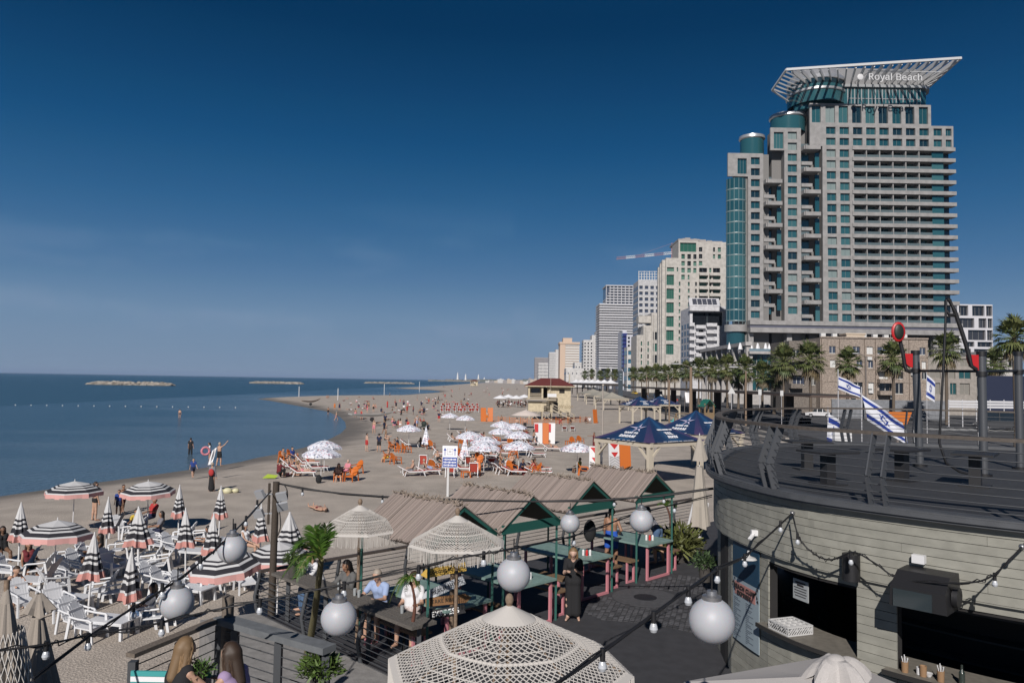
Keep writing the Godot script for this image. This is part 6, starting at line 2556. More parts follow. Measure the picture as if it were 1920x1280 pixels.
func board_on(label: String,at: Vector3,turn: float,kind: int) -> void:
	var o := thing("display_board",label,"board",at,turn)
	var W := M("white_plastic")
	one_box(o,"panel",W if kind != 2 else paint("chair_orange",C(0.5,0.13,0.02),0.45),V(0,1.15,0),V(0.95 if kind == 0 else 0.9,2.3,0.12),Basis(Vector3.RIGHT,-0.12))
	var red := M("board_red")
	if kind == 0:
		for k in 2:
			var t := Geo.new()
			var y := 2.22 - k*0.72
			var z := -0.12*(y - 1.15) + 0.075
			t.tri(V(-0.42 + k*0.12,y,z),V(0,y - 0.5 + k*0.1,z + 0.05),V(0.42 - k*0.12,y,z))
			part(o,"red_print",t,red)
		for k in 9:
			var c := Geo.new()
			var y := 1.1 - k*0.12
			var z := -0.12*(y - 1.15) + 0.072
			c.bar(V(-0.44,y + 0.1,z),V(0,y - 0.06,z),0.035,0.012,Vector3.BACK)
			c.bar(V(0.44,y + 0.1,z),V(0,y - 0.06,z),0.035,0.012,Vector3.BACK)
			part(o,"chevron",c,paint("board_dark",C(0.08,0.07,0.08),0.6))
	elif kind == 1:
		one_box(o,"red_print",red,V(-0.22,1.75,0.0),V(0.4,0.9,0.13),Basis(Vector3.RIGHT,-0.12))

func beach_furniture() -> void:
	# speckled parasols: foot in the picture
	var sp := [[601,905,"nearest of the left pair of speckled parasols, red spot on its canopy"],[607,886,"rear one of the left pair of speckled parasols by the wet sand"],[766,840,"speckled parasol over a red lounger between strollers and the sea"],[843,806,"small speckled parasol standing alone left of another beyond the sign"],[872,812,"small speckled parasol beyond the sign beside the crowded loungers"],[907,887,"speckled parasol right behind the blue beach sign"],[880,858,"speckled parasol above and right of the sign"],
		[940,828,"rearmost of the dense speckled parasols"],[966,834,"speckled parasol at the right rear of the dense cluster"],[940,846,"speckled parasol in the middle of the dense cluster"],[972,856,"speckled parasol at the right of the dense cluster beside an orange table"],[910,872,"speckled parasol over people on orange chairs in the middle"],[972,884,"speckled parasol over the front group in orange chairs"],[1082,888,"speckled parasol over the person in a lime vest"]]
	for i in sp.size():
		speckled(sp[i][2],on(sp[i][0],sp[i][1]),i*0.7)
		if i > 4 and i < 13:
			var at := on(sp[i][0],sp[i][1])
			for s in [-1.0,1.0]:
				lounger("%s lounger, %s" % ["left" if s < 0 else "right",sp[i][2].replace("speckled parasol","parasol")],at + V(s*1.5,0,0.4*s),1.7 + s*0.3,0.7)
			if i % 3 != 1:
				person("sunbather beside the pole of the " + sp[i][2],"lounge",at + V(1.5,0,0.4),2.0,i % 5,[i % 3,1],["none",""],["shorts",["navy","red","black","turquoise"][i % 4]],false,1.0,0.34)
			low_chair("orange chair before the " + sp[i][2].replace("speckled parasol","parasol"),at + V(-0.5,0,1.5),1.2 + i,"orange","orange beach chairs")
	for k in 2:
		var q: Array = [[798,842,"folded speckled parasol left of the sign"],[871,870,"folded speckled parasol just right of the sign"]][k]
		var o := thing("folded_speckled_parasol",q[2],"parasol",on(q[0],q[1]),k)
		part(o,"canopy",closed_cloth([[0.0,1.0,Color.WHITE]],2.3,0.5,0.34,8,k*2.0),mats.speckled)
		parasol_pole(o,2.4)
	# loungers: x, y, turn (head away is 0), back angle
	var lo := [[548,880,1.9,0.7,"lounger with a sunbather nearest the wet sand on the left"],[574,874,1.8,0.8,"second lounger of the left trio"],[565,893,1.7,0.6,"front lounger of the left trio"],[590,884,2.0,0.9,"lounger beside the white speckled parasol pole"],[845,893,3.1,1.1,"lounger seen from behind below the beach sign"],[889,893,3.1,1.1,"empty lounger with raised back right of the sign post"],[881,876,3.1,0.9,"lounger behind the empty one right of the sign"],[796,878,3.0,1.25,"upright red lounger left of the sign"],
		[772,892,1.9,0.5,"lounger under the sitting man left of the sign"],[800,890,1.9,0.5,"lounger with a sunbather under a grey hat"],[826,882,2.2,0.8,"lounger right beside the sign post"],[768,838,1.6,0.6,"lounger under the parasol by the strollers"],[852,828,1.7,0.8,"lounger in the crowded row beyond the sign"],[870,822,1.7,0.8,"second lounger in the crowded row beyond the sign"],[885,824,1.7,0.8,"lounger at the right of the crowded row"],[1005,845,1.5,0.7,"empty red lounger in front of the striped boards"],
		[1034,846,1.5,0.6,"lounger with a lying person in front of the striped boards"],[1059,808,3.0,0.5,"left of two empty loungers beyond the boards"],[1074,808,3.0,0.5,"right of two empty loungers beyond the boards"],[935,838,1.6,0.8,"lounger under the rear dense parasols"],[958,846,1.6,0.6,"lounger in the shade of the dense parasols"],[987,815,2.8,0.6,"lounger beside the standing pair in black shorts"],[912,828,1.6,0.9,"lounger left of the dense parasols"],[966,891,1.6,0.4,"low lounger at the front group left"],[1010,892,1.5,0.4,"low lounger right of the front group"],[925,880,3.0,0.9,"lounger with a person in white left of the orange table"],[828,856,1.7,0.8,"lounger in front of the dark bag behind the sign"]]
	for q in lo:
		lounger(q[4],on(q[0],q[1]),q[2],q[3])
	for k in 30:
		var x := 832.0 + (k % 10)*7.0 + R(-2,2)
		var y := 762.0 + floorf(k/10.0)*5.5 + R(-0.8,0.8)
		lounger("red and white lounger in the distant packed rows left of the orange boards",on(x,y),2.9 + R(-0.3,0.3),0.9,"loungers in the distant packed rows")
	var ch := [[532,868,1.0,"orange chair at the wet sand with a red capped sitter"],[548,864,1.3,"orange chair under a blue towel by the wet sand"],[634,902,0.2,"orange chair of the sunglassed woman in front"],[659,902,-0.4,"orange chair with a black towel over its back"],[668,888,-0.6,"tall backed orange chair behind the pink person"],[728,866,1.9,"orange chair under the yellow shorts man"],[742,870,2.4,"empty orange chair behind the yellow shorts man"],[737,846,1.2,"orange chair of the man with a towel"],[752,848,2.2,"left of two orange chairs by the blue jacket"],[762,849,2.2,"right of two orange chairs by the blue jacket"],
		[808,842,2.9,"bright orange chair beside the folded speckled parasol"],[814,884,2.6,"light orange chair behind the grey hat"],[1074,834,2.8,"middle orange chair of the stack behind the bare sand"],[1088,832,2.6,"right orange chair beside the stacked ones"],[1095,891,1.6,"orange chair behind the lime vest person"],[900,868,2.6,"orange chair under the parasol right of the sign"],[868,838,2.4,"orange chair at the top of the dense cluster"],[1003,892,-1.2,"orange chair of the woman in the front group"]]
	for q in ch:
		low_chair(q[3],on(q[0],q[1]),q[2],"orange","orange beach chairs")
	var tb := [[958,833,"orange table in the sun right of the dense parasols"],[924,866,"orange table at the left of the front group"],[949,881,"orange table in front of people in white"],[988,890,"orange table of the front group"],[1066,834,"orange table left of the stacked chairs"],[873,895,"orange table between two empty loungers"],[960,839,"second orange table by the dense parasols"]]
	for q in tb:
		low_table(q[2],on(q[0],q[1]),0.3,"orange","orange beach tables",0.6)
	# boards, stacks, kayaks, sign
	board_on("tall white board with red triangles and dark chevrons before the near pavilion",on(1117,897),-0.15,0)
	board_on("white chevron board leaning behind the near pavilion post",on(1152,884),0.3,0)
	board_on("orange stacked sunbed leaning under the near pavilion",on(1172,884),0.25,2)
	board_on("left white board of the trio with a red square",on(1009,832),0.1,1)
	board_on("red and orange stack in the middle of the trio of boards",on(1021,832),0.0,2)
	board_on("right white board of the trio",on(1033,832),-0.1,1)
	board_on("orange stack of sunbeds left of the hut, left one",on(906,790),0.2,2)
	board_on("orange stack of sunbeds left of the hut, right one",on(919,790),0.0,2)
	board_on("tilted orange board right of the hut",on(1116,793),0.7,2)
	for k in 2:
		var q: Array = [[697,790,7.6,"long white surf kayak on a wheeled trolley by the water"],[582,760,4.6,"smaller boat on a wheeled trolley on the sand spit"]][k]
		var o := thing("surf_kayak",q[3],"kayak",on(q[0],q[1]),0.25)
		var g := Geo.new()
		var prev := []
		for i in 13:
			var t := i/12.0*2.0 - 1.0
			var w := 0.42*sqrt(maxf(0.0,1.0 - t*t))
			var c := Vector3(t*q[2]*0.5,1.0 + 0.7*t*t*(1.0 if t > 0 else 0.2),0)
			var ring := [c + V(0,0.12,-w),c + V(0,0.16,0),c + V(0,0.12,w),c + V(0,-0.22*w/0.42,0)]
			if i > 0:
				for m in 4:
					g.quad(prev[m],prev[(m + 1) % 4],ring[(m + 1) % 4],ring[m])
			prev = ring
		part(o,"hull",g,paint("hull_pale",C(0.5,0.5,0.48),0.4) if k == 0 else paint("hull_brown",C(0.25,0.18,0.13),0.5))
		for z in [-0.35,0.35]:
			one_rod(o,"wheel",M("tyre"),V(0,0.34,z - 0.1),V(0,0.34,z + 0.1),0.34,14)
		var ax := Geo.new()
		ax.rod(V(0,0.34,-0.4),V(0,0.34,0.4),0.04,6)
		ax.box(V(0,0.6,0),V(0.7,0.5,0.2))
		part(o,"trolley",ax,M("lamp_metal"))
	var sg := thing("beach_sign","white and blue beach sign with two arrows on a tall post","sign",on(839,931),-0.08)
	one_box(sg,"post",M("sign_white_dull"),V(0,0.9,-0.05),V(0.13,1.8,0.1))
	one_box(sg,"plate",M("print_white"),V(0.1,2.35,0),V(0.9,1.3,0.06))
	one_box(sg,"blue_field",M("sign_blue"),V(0.1,2.03,0.032),V(0.86,0.58,0.014))
	for k in 3:
		var l := Geo.new()
		for m in 9:
			l.box(V(-0.24 + m*0.085,2.2 - k*0.17,0.042),V(0.05 + 0.02*((m*7 + k) % 2),0.07 + 0.02*((m + k) % 3),0.008))
		part(sg,"print_line",l,M("print_white"))
	for s in [-0.2,0.4]:
		var a := Geo.new()
		a.box(V(s,2.58,0.034),V(0.04,0.3,0.012))
		a.tri(V(s - 0.09,2.72,0.04),V(s + 0.09,2.72,0.04),V(s,2.88,0.04))
		part(sg,"arrow",a,M("sign_blue"))
	var pic := Geo.new()
	for e in [[0,0.17,0.36,0.02],[0,-0.17,0.36,0.02],[-0.17,0,0.02,0.34],[0.17,0,0.02,0.34],[0,0,0.16,0.06]]:
		pic.box(V(0.1 + e[0],2.66 + e[1],0.034),V(e[2],e[3],0.012))
	part(sg,"pictogram",pic,paint("print_grey",C(0.3,0.3,0.32),0.6))
	# far white parasols beside the hut, with a dark crowd of chairs under them
	for k in 4:
		var o := thing("white_parasol",["leftmost of the large white parasols left of the lifeguard hut","second large white parasol left of the lifeguard hut","third large white parasol left of the lifeguard hut","large white parasol nearest the lifeguard hut"][k],"parasol",on(938 + k*15.0,764 - (k % 2)*3),k)
		one_lathe(o,"canopy",M("white_cloth"),[W(2.0,2.35),W(1.2,2.75),W(0.05,3.2)],8)
		parasol_pole(o,3.2)
	var bp := thing("pale_parasol","large tilted pale parasol in front of the lifeguard hut stairs","parasol",on(986,803),0.0)
	one_lathe(bp,"canopy",paint("pale_peach",C(0.6,0.52,0.47),0.9),[W(2.2,1.9),W(1.3,2.3),W(0.05,2.7)],8)
	parasol_pole(bp,2.9)
	# plastic fence around the hut
	for k in 9:
		var o := thing("orange_net_fence","section %s of orange net fence at the lifeguard hut" % ["first","second","third","fourth","fifth","sixth","seventh","eighth","ninth"][k],"fence",on(930 + k*21.0,797 - absf(k - 4)*1.2),0.1*k)
		var g := Geo.new()
		for m in 3:
			g.bar(V(-1.5,0.3 + m*0.3,0),V(1.5,0.3 + m*0.3,0),0.03)
		for m in 11:
			g.bar(V(-1.5 + m*0.3,0.1,0),V(-1.5 + m*0.3,1.0,0),0.02)
		part(o,"net",g,paint("cloth_orange",cloths["orange"],0.9))
		one_bar(o,"stake",paint("cloth_orange",cloths["orange"],0.9),V(-1.5,0,0),V(-1.5,1.2,0),0.06)
	# buoys on a rope
	for k in 15:
		var o := part(self,"swim_buoy",ball_mesh(0.13),M("white_plastic"))
		o.position = on(28.0 + k*29.5,759.0 + k*0.35,WATER + 0.1)
		tag(o,"small white buoy in the swimming line across the bay","buoy","line of small white buoys")
	var dk := thing("black_bag","black rucksack at the foot of the near left speckled parasol","bag",on(597,906),0.3)
	one_ball(dk,"sack",M("cloth_black"),V(0,0.28,0),V(0.2,0.3,0.15),10,7)
	var tw := thing("beach_toy","pale yellow animal shaped float lying on the sand","float",on(426,924),0.4)
	var tg := Geo.new()
	for q in [[0,0.12,0.4],[0.45,0.12,0.3],[-0.35,0.15,0.22]]:
		tg.ball(V(q[0],q[1],0),V(q[2]*0.7,q[2]*0.5,q[2]*0.55),10,6)
	part(tw,"float",tg,paint("pale_yellow",C(0.55,0.52,0.34),0.5))

func ball_mesh(r: float) -> ArrayMesh:
	var key := "ball_%.2f" % r
	if not store.has(key):
		var g := Geo.new()
		g.ball(Vector3.ZERO,Vector3.ONE*r,10,7)
		store[key] = g.mesh()
	return store[key]

# ------------------------------------------------------------------ the people on the beach
# x y pose turn skin hair-colour hair-length top bottom fem size seat | label
const CROWD := """
356 856 stand 3.0 0 0 1 tee:black long:black 0 1.02 0|person in black shirt and trousers wading ankle deep
392 866 hold -1.2 0 0 2 tee:white brief:maroon 1 1 0|woman in white top carrying a pink float in the shallows
410 874 raise 2.6 1 3 1 none: shorts:black 0 1.05 0|shirtless man in black shorts shaking out a white towel
361 896 walk 0.6 1 0 1 tee:blue shorts:navy 0 0.78 0|child in blue shirt and shorts walking along the wet sand
396 921 stand 2.9 1 3 1 long:grey skirt:black 1 1 0|woman in grey top and long black skirt with a red bag
176 976 stand 2.4 1 1 1 none: brief:black 0 1.05 0|shirtless man in black trunks standing behind the left open parasol
221 966 stand 0.5 2 0 1 tee:blue shorts:navy 0 0.72 0|small child in bright blue shirt beside the striped parasol
229 961 point 1.2 2 0 1 none: shorts:maroon 0 0.8 0|shirtless boy pointing beside the child in blue
615 778 stand 3.0 2 0 1 none: shorts:black 0 0.95 0|dark figure wading near the point of the bay
630 790 walk 2.2 1 3 1 none: brief:pink 0 1 0|sunburnt figure in pink trunks wading beside a dark one
336 785 stand 3.1 1 0 1 none: brief:navy 0 1 0|bather standing in the middle of the bay
687 846 stand 2.2 4 0 1 none: shorts:red 0 1 0|pale shirtless man in red shorts and cap on the open sand
710 847 hips 2.8 1 0 1 tee:navy shorts:black 0 1 0|man in navy shirt and black shorts with hand behind his back
722 830 floor 1.5 1 2 2 bikini:black brief:black 1 1 0|woman sitting on the sand behind the man in navy
723 812 stand 0.5 4 2 1 none: brief:grey 0 0.75 0|small pale child standing alone behind the man in navy
750 808 stand 2.8 4 1 2 bikini:white brief:white 1 0.98 0|pale woman in a white bikini standing left of the stroller
782 802 hips 1.0 1 0 1 tee:floral shorts:lightblue 0 1.05 0|man in patterned shirt and pale blue shorts at the stroller
790 838 prop 0.5 2 0 2 bikini:black brief:black 1 1 0|woman in black bikini sitting under the stroller group
752 779 bend 1.5 1 0 1 long:black long:black 0 1.05 0|person in black bending down with legs astride
757 773 stand 3.0 1 0 1 tee:white shorts:grey 0 1 0|person in a white shirt behind the bending one
969 808 hips 3.0 1 1 1 none: shorts:black 0 1.08 0|left of two shirtless men in black shorts before the hut
984 808 hips 3.1 0 3 1 none: shorts:black 0 1.08 0|right of two shirtless men in black shorts before the hut
1001 834 walk 1.4 1 0 2 bikini:turquoise brief:black 1 1 0|woman walking past the trio of boards
1114 842 point -1.3 2 0 1 tank:maroon skirt:maroon 1 1 0|woman in a dark red dress reaching out left of the near pavilion
1085 886 chair -1.2 3 0 1 tank:green shorts:black 0 1 0.25|person in a lime vest drinking under a parasol
700 772 stand 0.4 1 0 1 none: shorts:black 0 1 0|standing bather of the group of two by the far sunbathers
691 768 hips 0.3 0 2 2 bikini:black brief:black 1 1 0|woman of the standing pair by the far sunbathers
726 764 stand 0.3 1 1 2 tank:red skirt:red 1 1 0|woman in a long red dress standing on the far sand
782 751 stand 2.0 1 0 1 tank:grey shorts:grey 0 1 0|lone walker in grey on the far sand
822 752 walk -1.4 1 0 1 tee:black long:black 0 1.1 0|cyclist like figure in black on the far sand
627 769 stand 0.1 1 2 1 tank:orange shorts:orange 0 0.95 0|left of two standing figures on the sand spit
636 770 stand 0.1 0 0 1 tank:navy shorts:navy 0 1 0|right of two standing figures on the sand spit
673 763 stand 0.8 4 2 1 tee:white shorts:white 0 0.7 0|small child in white on the sand spit
612 747 floor 1.0 1 1 1 none: brief:red 0 1 0|left of a sitting pair on the tip of the spit
616 747 floor -1.0 1 1 2 bikini:black brief:black 1 1 0|right of a sitting pair on the tip of the spit
940 797 stand 0.2 2 0 1 none: brief:black 0 0.9 0|figure standing by the orange stacks left of the hut
913 790 stand 0.2 1 2 1 none: shorts:orange 0 1 0|figure in orange before the orange stacks
1050 798 floor 0.6 1 0 1 tee:red shorts:red 0 1 0|lifeguard in a red shirt with white cross sitting by the stairs
1070 796 floor -0.6 2 0 2 tank:black brief:black 1 1 0|person in black sitting at the foot of the hut stairs
1098 794 floor 0.5 2 0 1 tank:maroon shorts:black 0 1 0|left of two sitting by the tilted orange board
1106 794 floor -0.4 1 3 1 tee:white shorts:white 0 1 0|person in white sitting by the tilted orange board
522 896 floor 2.6 1 0 1 long:maroon long:black 0 1 0|person in a purple shirt sitting beside a lime kite
541 892 lie 1.3 1 0 2 bikini:pink brief:pink 1 1 0|sunbather lying on the sand right of the purple shirt
598 957 lie -2.4 1 1 1 none: brief:maroon 0 1 0|sunbather with a red cap lying alone in front of the huts
532 868 chair 1.3 1 0 1 none: shorts:black 0 1 0.3|person in a red cap reclining on an orange chair at the wet sand
549 865 chair 1.2 1 0 1 tee:blue shorts:navy 0 1 0.3|person covered by a blue towel on an orange chair
550 880 lounge 1.9 1 1 1 none: brief:navy 0 1 0.34|sunbather on the nearest lounger of the left trio
576 874 lounge 1.8 0 1 2 bikini:red brief:red 1 1 0.34|sunbather in red on the second lounger of the left trio
566 893 lounge 1.7 4 2 2 bikini:pink brief:pink 1 1 0.34|sunbather on the front lounger of the left trio
634 902 chair 0.2 1 1 2 bikini:black brief:black 1 1 0.3|woman in sunglasses and black bikini on an orange chair
650 893 chair -0.5 4 3 1 tee:pink shorts:pink 0 1 0.3|person in a pink shirt behind the sunglassed woman
726 866 chair -1.5 1 1 1 none: shorts:yellow 0 1 0.3|man in yellow shorts stretching his legs
737 846 chair -1.3 2 1 1 none: brief:black 0 1 0.3|bearded man reclining beside the dark blue towel
746 842 floor -1.5 1 0 1 tee:navy shorts:navy 0 1 0|person in a dark blue towel behind the bearded man
771 892 chair -1.2 1 3 1 none: shorts:grey 0 1 0.3|grey haired shirtless man sitting on the end of a lounger
802 888 lounge 2.0 1 3 1 none: shorts:lightblue 0 1 0.34|sunbather with a grey hat and pale blue shorts
822 866 prop 0.6 1 0 1 none: shorts:black 0 1 0|sunbather lying on a dark towel behind the sign
830 882 lounge -1.4 1 1 2 bikini:red brief:navy 1 1 0.34|sunbather tucked behind the sign post
852 830 lounge 1.7 1 0 2 bikini:black brief:black 1 1 0.34|dark haired bather in the crowded row beyond the sign
864 828 chair 0.4 2 0 1 tee:navy shorts:black 0 1 0.3|person in navy in the crowded row beyond the sign
874 832 stand 0.6 1 0 2 tank:white skirt:pink 1 0.95 0|woman in white and pink standing in the crowded row
884 834 floor 0.5 1 0 1 tee:pink shorts:pink 0 1 0|person in a pink shirt with bowed head
893 826 lounge 1.7 1 1 1 none: brief:red 0 1 0.34|sunbather at the right of the crowded row
1036 846 lounge 1.5 1 0 1 none: brief:navy 0 1 0.34|sunbather propped up on the lounger before the trio of boards
912 828 lounge 1.7 1 1 2 bikini:red brief:red 1 1 0.34|sunbather left of the dense parasols
925 850 lounge 1.6 1 0 1 none: brief:black 0 1 0.34|sunbather in the shade of the dense parasols
938 848 chair 0.5 2 1 1 none: shorts:maroon 0 1 0.3|person sitting in the shade behind the dense parasols
987 817 lounge 2.8 2 0 1 none: shorts:red 0 1 0.34|person on the lounger beside the men in black shorts
932 884 table 0.2 1 1 1 tee:white shorts:white 0 1 0.3|left of two people in white at the orange table
945 884 table 0.4 1 1 1 tee:white shorts:lightblue 0 1 0.3|right of two people in white at the orange table
960 876 chair 0.2 1 1 2 bikini:orange brief:orange 1 1 0.3|woman in orange behind the two in white
976 890 table 0.9 2 0 1 tee:navy long:maroon 0 1 0.32|person in navy with a red towel at the front group
1003 890 table -1.2 1 1 2 tank:red brief:red 1 1 0.3|long haired woman in red at the front group
885 880 floor 0.4 1 0 2 bikini:turquoise brief:turquoise 1 1 0|woman sitting between the sign and the parasol pole
"""

func beach_people() -> void:
	for line in CROWD.split("\n",false):
		var half := line.split("|")
		var q := half[0].split(" ")
		var top := q[7].split(":")
		var bot := q[8].split(":")
		var wade := half[1].contains("wading") or half[1].contains("bather standing in") or half[1].contains("shallows")
		var at := on(float(q[0]),float(q[1]),WATER - 0.22 if wade else 0.0)
		if float(q[0]) < 560 and float(q[1]) < 880 and not wade:
			at.y = 0.0
		person(half[1],q[2],at,float(q[3]),int(q[4]),[int(q[5]),int(q[6])],[top[0],top[1]],[bot[0],bot[1]],q[9] == "1",float(q[10]),float(q[11]))
	# towel, bag and float that these people hold
	var tw := thing("white_towel","white towel held up by the man in black shorts","towel",off(407,838,51.5))
	part(tw,"cloth",flag_cloth(V(-0.25,-0.1,0.1),V(-0.28,-1.1,0.1),0.08,1.0),M("white_cloth"))
	var rb := thing("red_bag","red bag on the back of the woman in a long black skirt","bag",on(396,921) + V(0.02,1.15,0.2))
	var g := Geo.new()
	g.ball(Vector3.ZERO,V(0.17,0.22,0.1),10,7)
	part(rb,"sack",g,paint("cloth_red",cloths.red,0.9))
	var pf := thing("pink_float","pink ring float carried in the shallows","float",on(385,866,WATER) + V(0,0.95,0.1),0.6)
	g = Geo.new()
	var pts := PackedVector3Array()
	for k in 15:
		pts.append(V(cos(TAU*k/14.0)*0.32,sin(TAU*k/14.0)*0.32,0))
	g.tube(pts,0.1,8,false)
	part(pf,"ring",g,paint("cloth_pink",cloths.pink,0.9))
	var kt := thing("lime_kite","lime and red kite lying beside the purple shirt","kite",on(507,897),0.3)
	g = Geo.new()
	g.quad(V(-0.55,0.05,0.12),V(0.3,0.05,0.2),V(0.5,0.2,-0.1),V(-0.2,0.3,-0.12))
	part(kt,"sail",g,paint("cloth_green",cloths.green,0.9))
	var st := thing("baby_stroller","dark green hooded stroller beside the patterned shirt","stroller",on(795,806),0.8)
	g = Geo.new()
	g.ball(V(0,0.85,-0.05),V(0.32,0.4,0.42),12,8)
	g.bar(V(0,0.5,-0.3),V(0,0.55,0.5),0.5,0.2)
	part(st,"hood",g,paint("stroller_cloth",C(0.02,0.03,0.025),0.8))
	for s in [-0.28,0.28]:
		for e in [-0.4,0.45]:
			g = Geo.new()
			g.rod(V(s - 0.03,0.15,e),V(s + 0.03,0.15,e),0.15,10)
			part(st,"wheel",g,M("tyre"))
	# people far along the shore, a few pixels each
	var poses := ["stand","floor","lie","walk","prop","hips"]
	var tops := [["none",""],["tee","white"],["tee","navy"],["tank","red"],["none",""]]
	for k in 110:
		var x := R(640,900)
		var y := R(743.0,775.0)
		if k % 3 == 0:
			x = R(830,1000)
			y = R(722,744)
		if k >= 74:
			x = R(655,830)
			y = R(757,815)
		var w := k % poses.size()
		var tp: Array = tops[rng.randi() % 5]
		var bt: String = ["black","red","navy","pink"][rng.randi() % 4]
		person("distant beachgoer in %s%s shorts %s" % [(tp[1] + " top and ") if tp[1] else "",bt,["standing on the far sand","sitting on the far sand","lying flat on the far sand","walking on the far sand","propped up on the far sand","posing on the far sand"][w]],poses[w],on(x,y),rng.randf()*TAU,rng.randi() % 5,[rng.randi() % 3,1],tp,["shorts",bt],false,1.0,0.0,0.04,{},"distant beachgoers")
	for k in 34:
		var x := R(932,990)
		person("distant seated guest under the large white parasols","chair",on(x,R(756,764)),rng.randf()*TAU,rng.randi() % 4,[0,1],["tee",["black","navy","white","maroon"][k % 4]],["shorts","black"],false,1.0,0.35,0.04,{},"guests under the large white parasols")
	for k in 16:
		var at := off(R(1140,1345),741,R(150,300))
		at = V(maxf(at.x,prom_edge(-at.z) + 2.0 + rng.randf()*6),STREET,at.z)
		person("distant pedestrian on the promenade under the canopy",["stand","walk"][k % 2],at,rng.randf()*TAU,rng.randi() % 4,[0,1],["tee",["black","navy","white","red"][k % 4]],["long",["black","denim"][k % 2]],false,1.0,0.0,0.04,{},"pedestrians on the promenade")

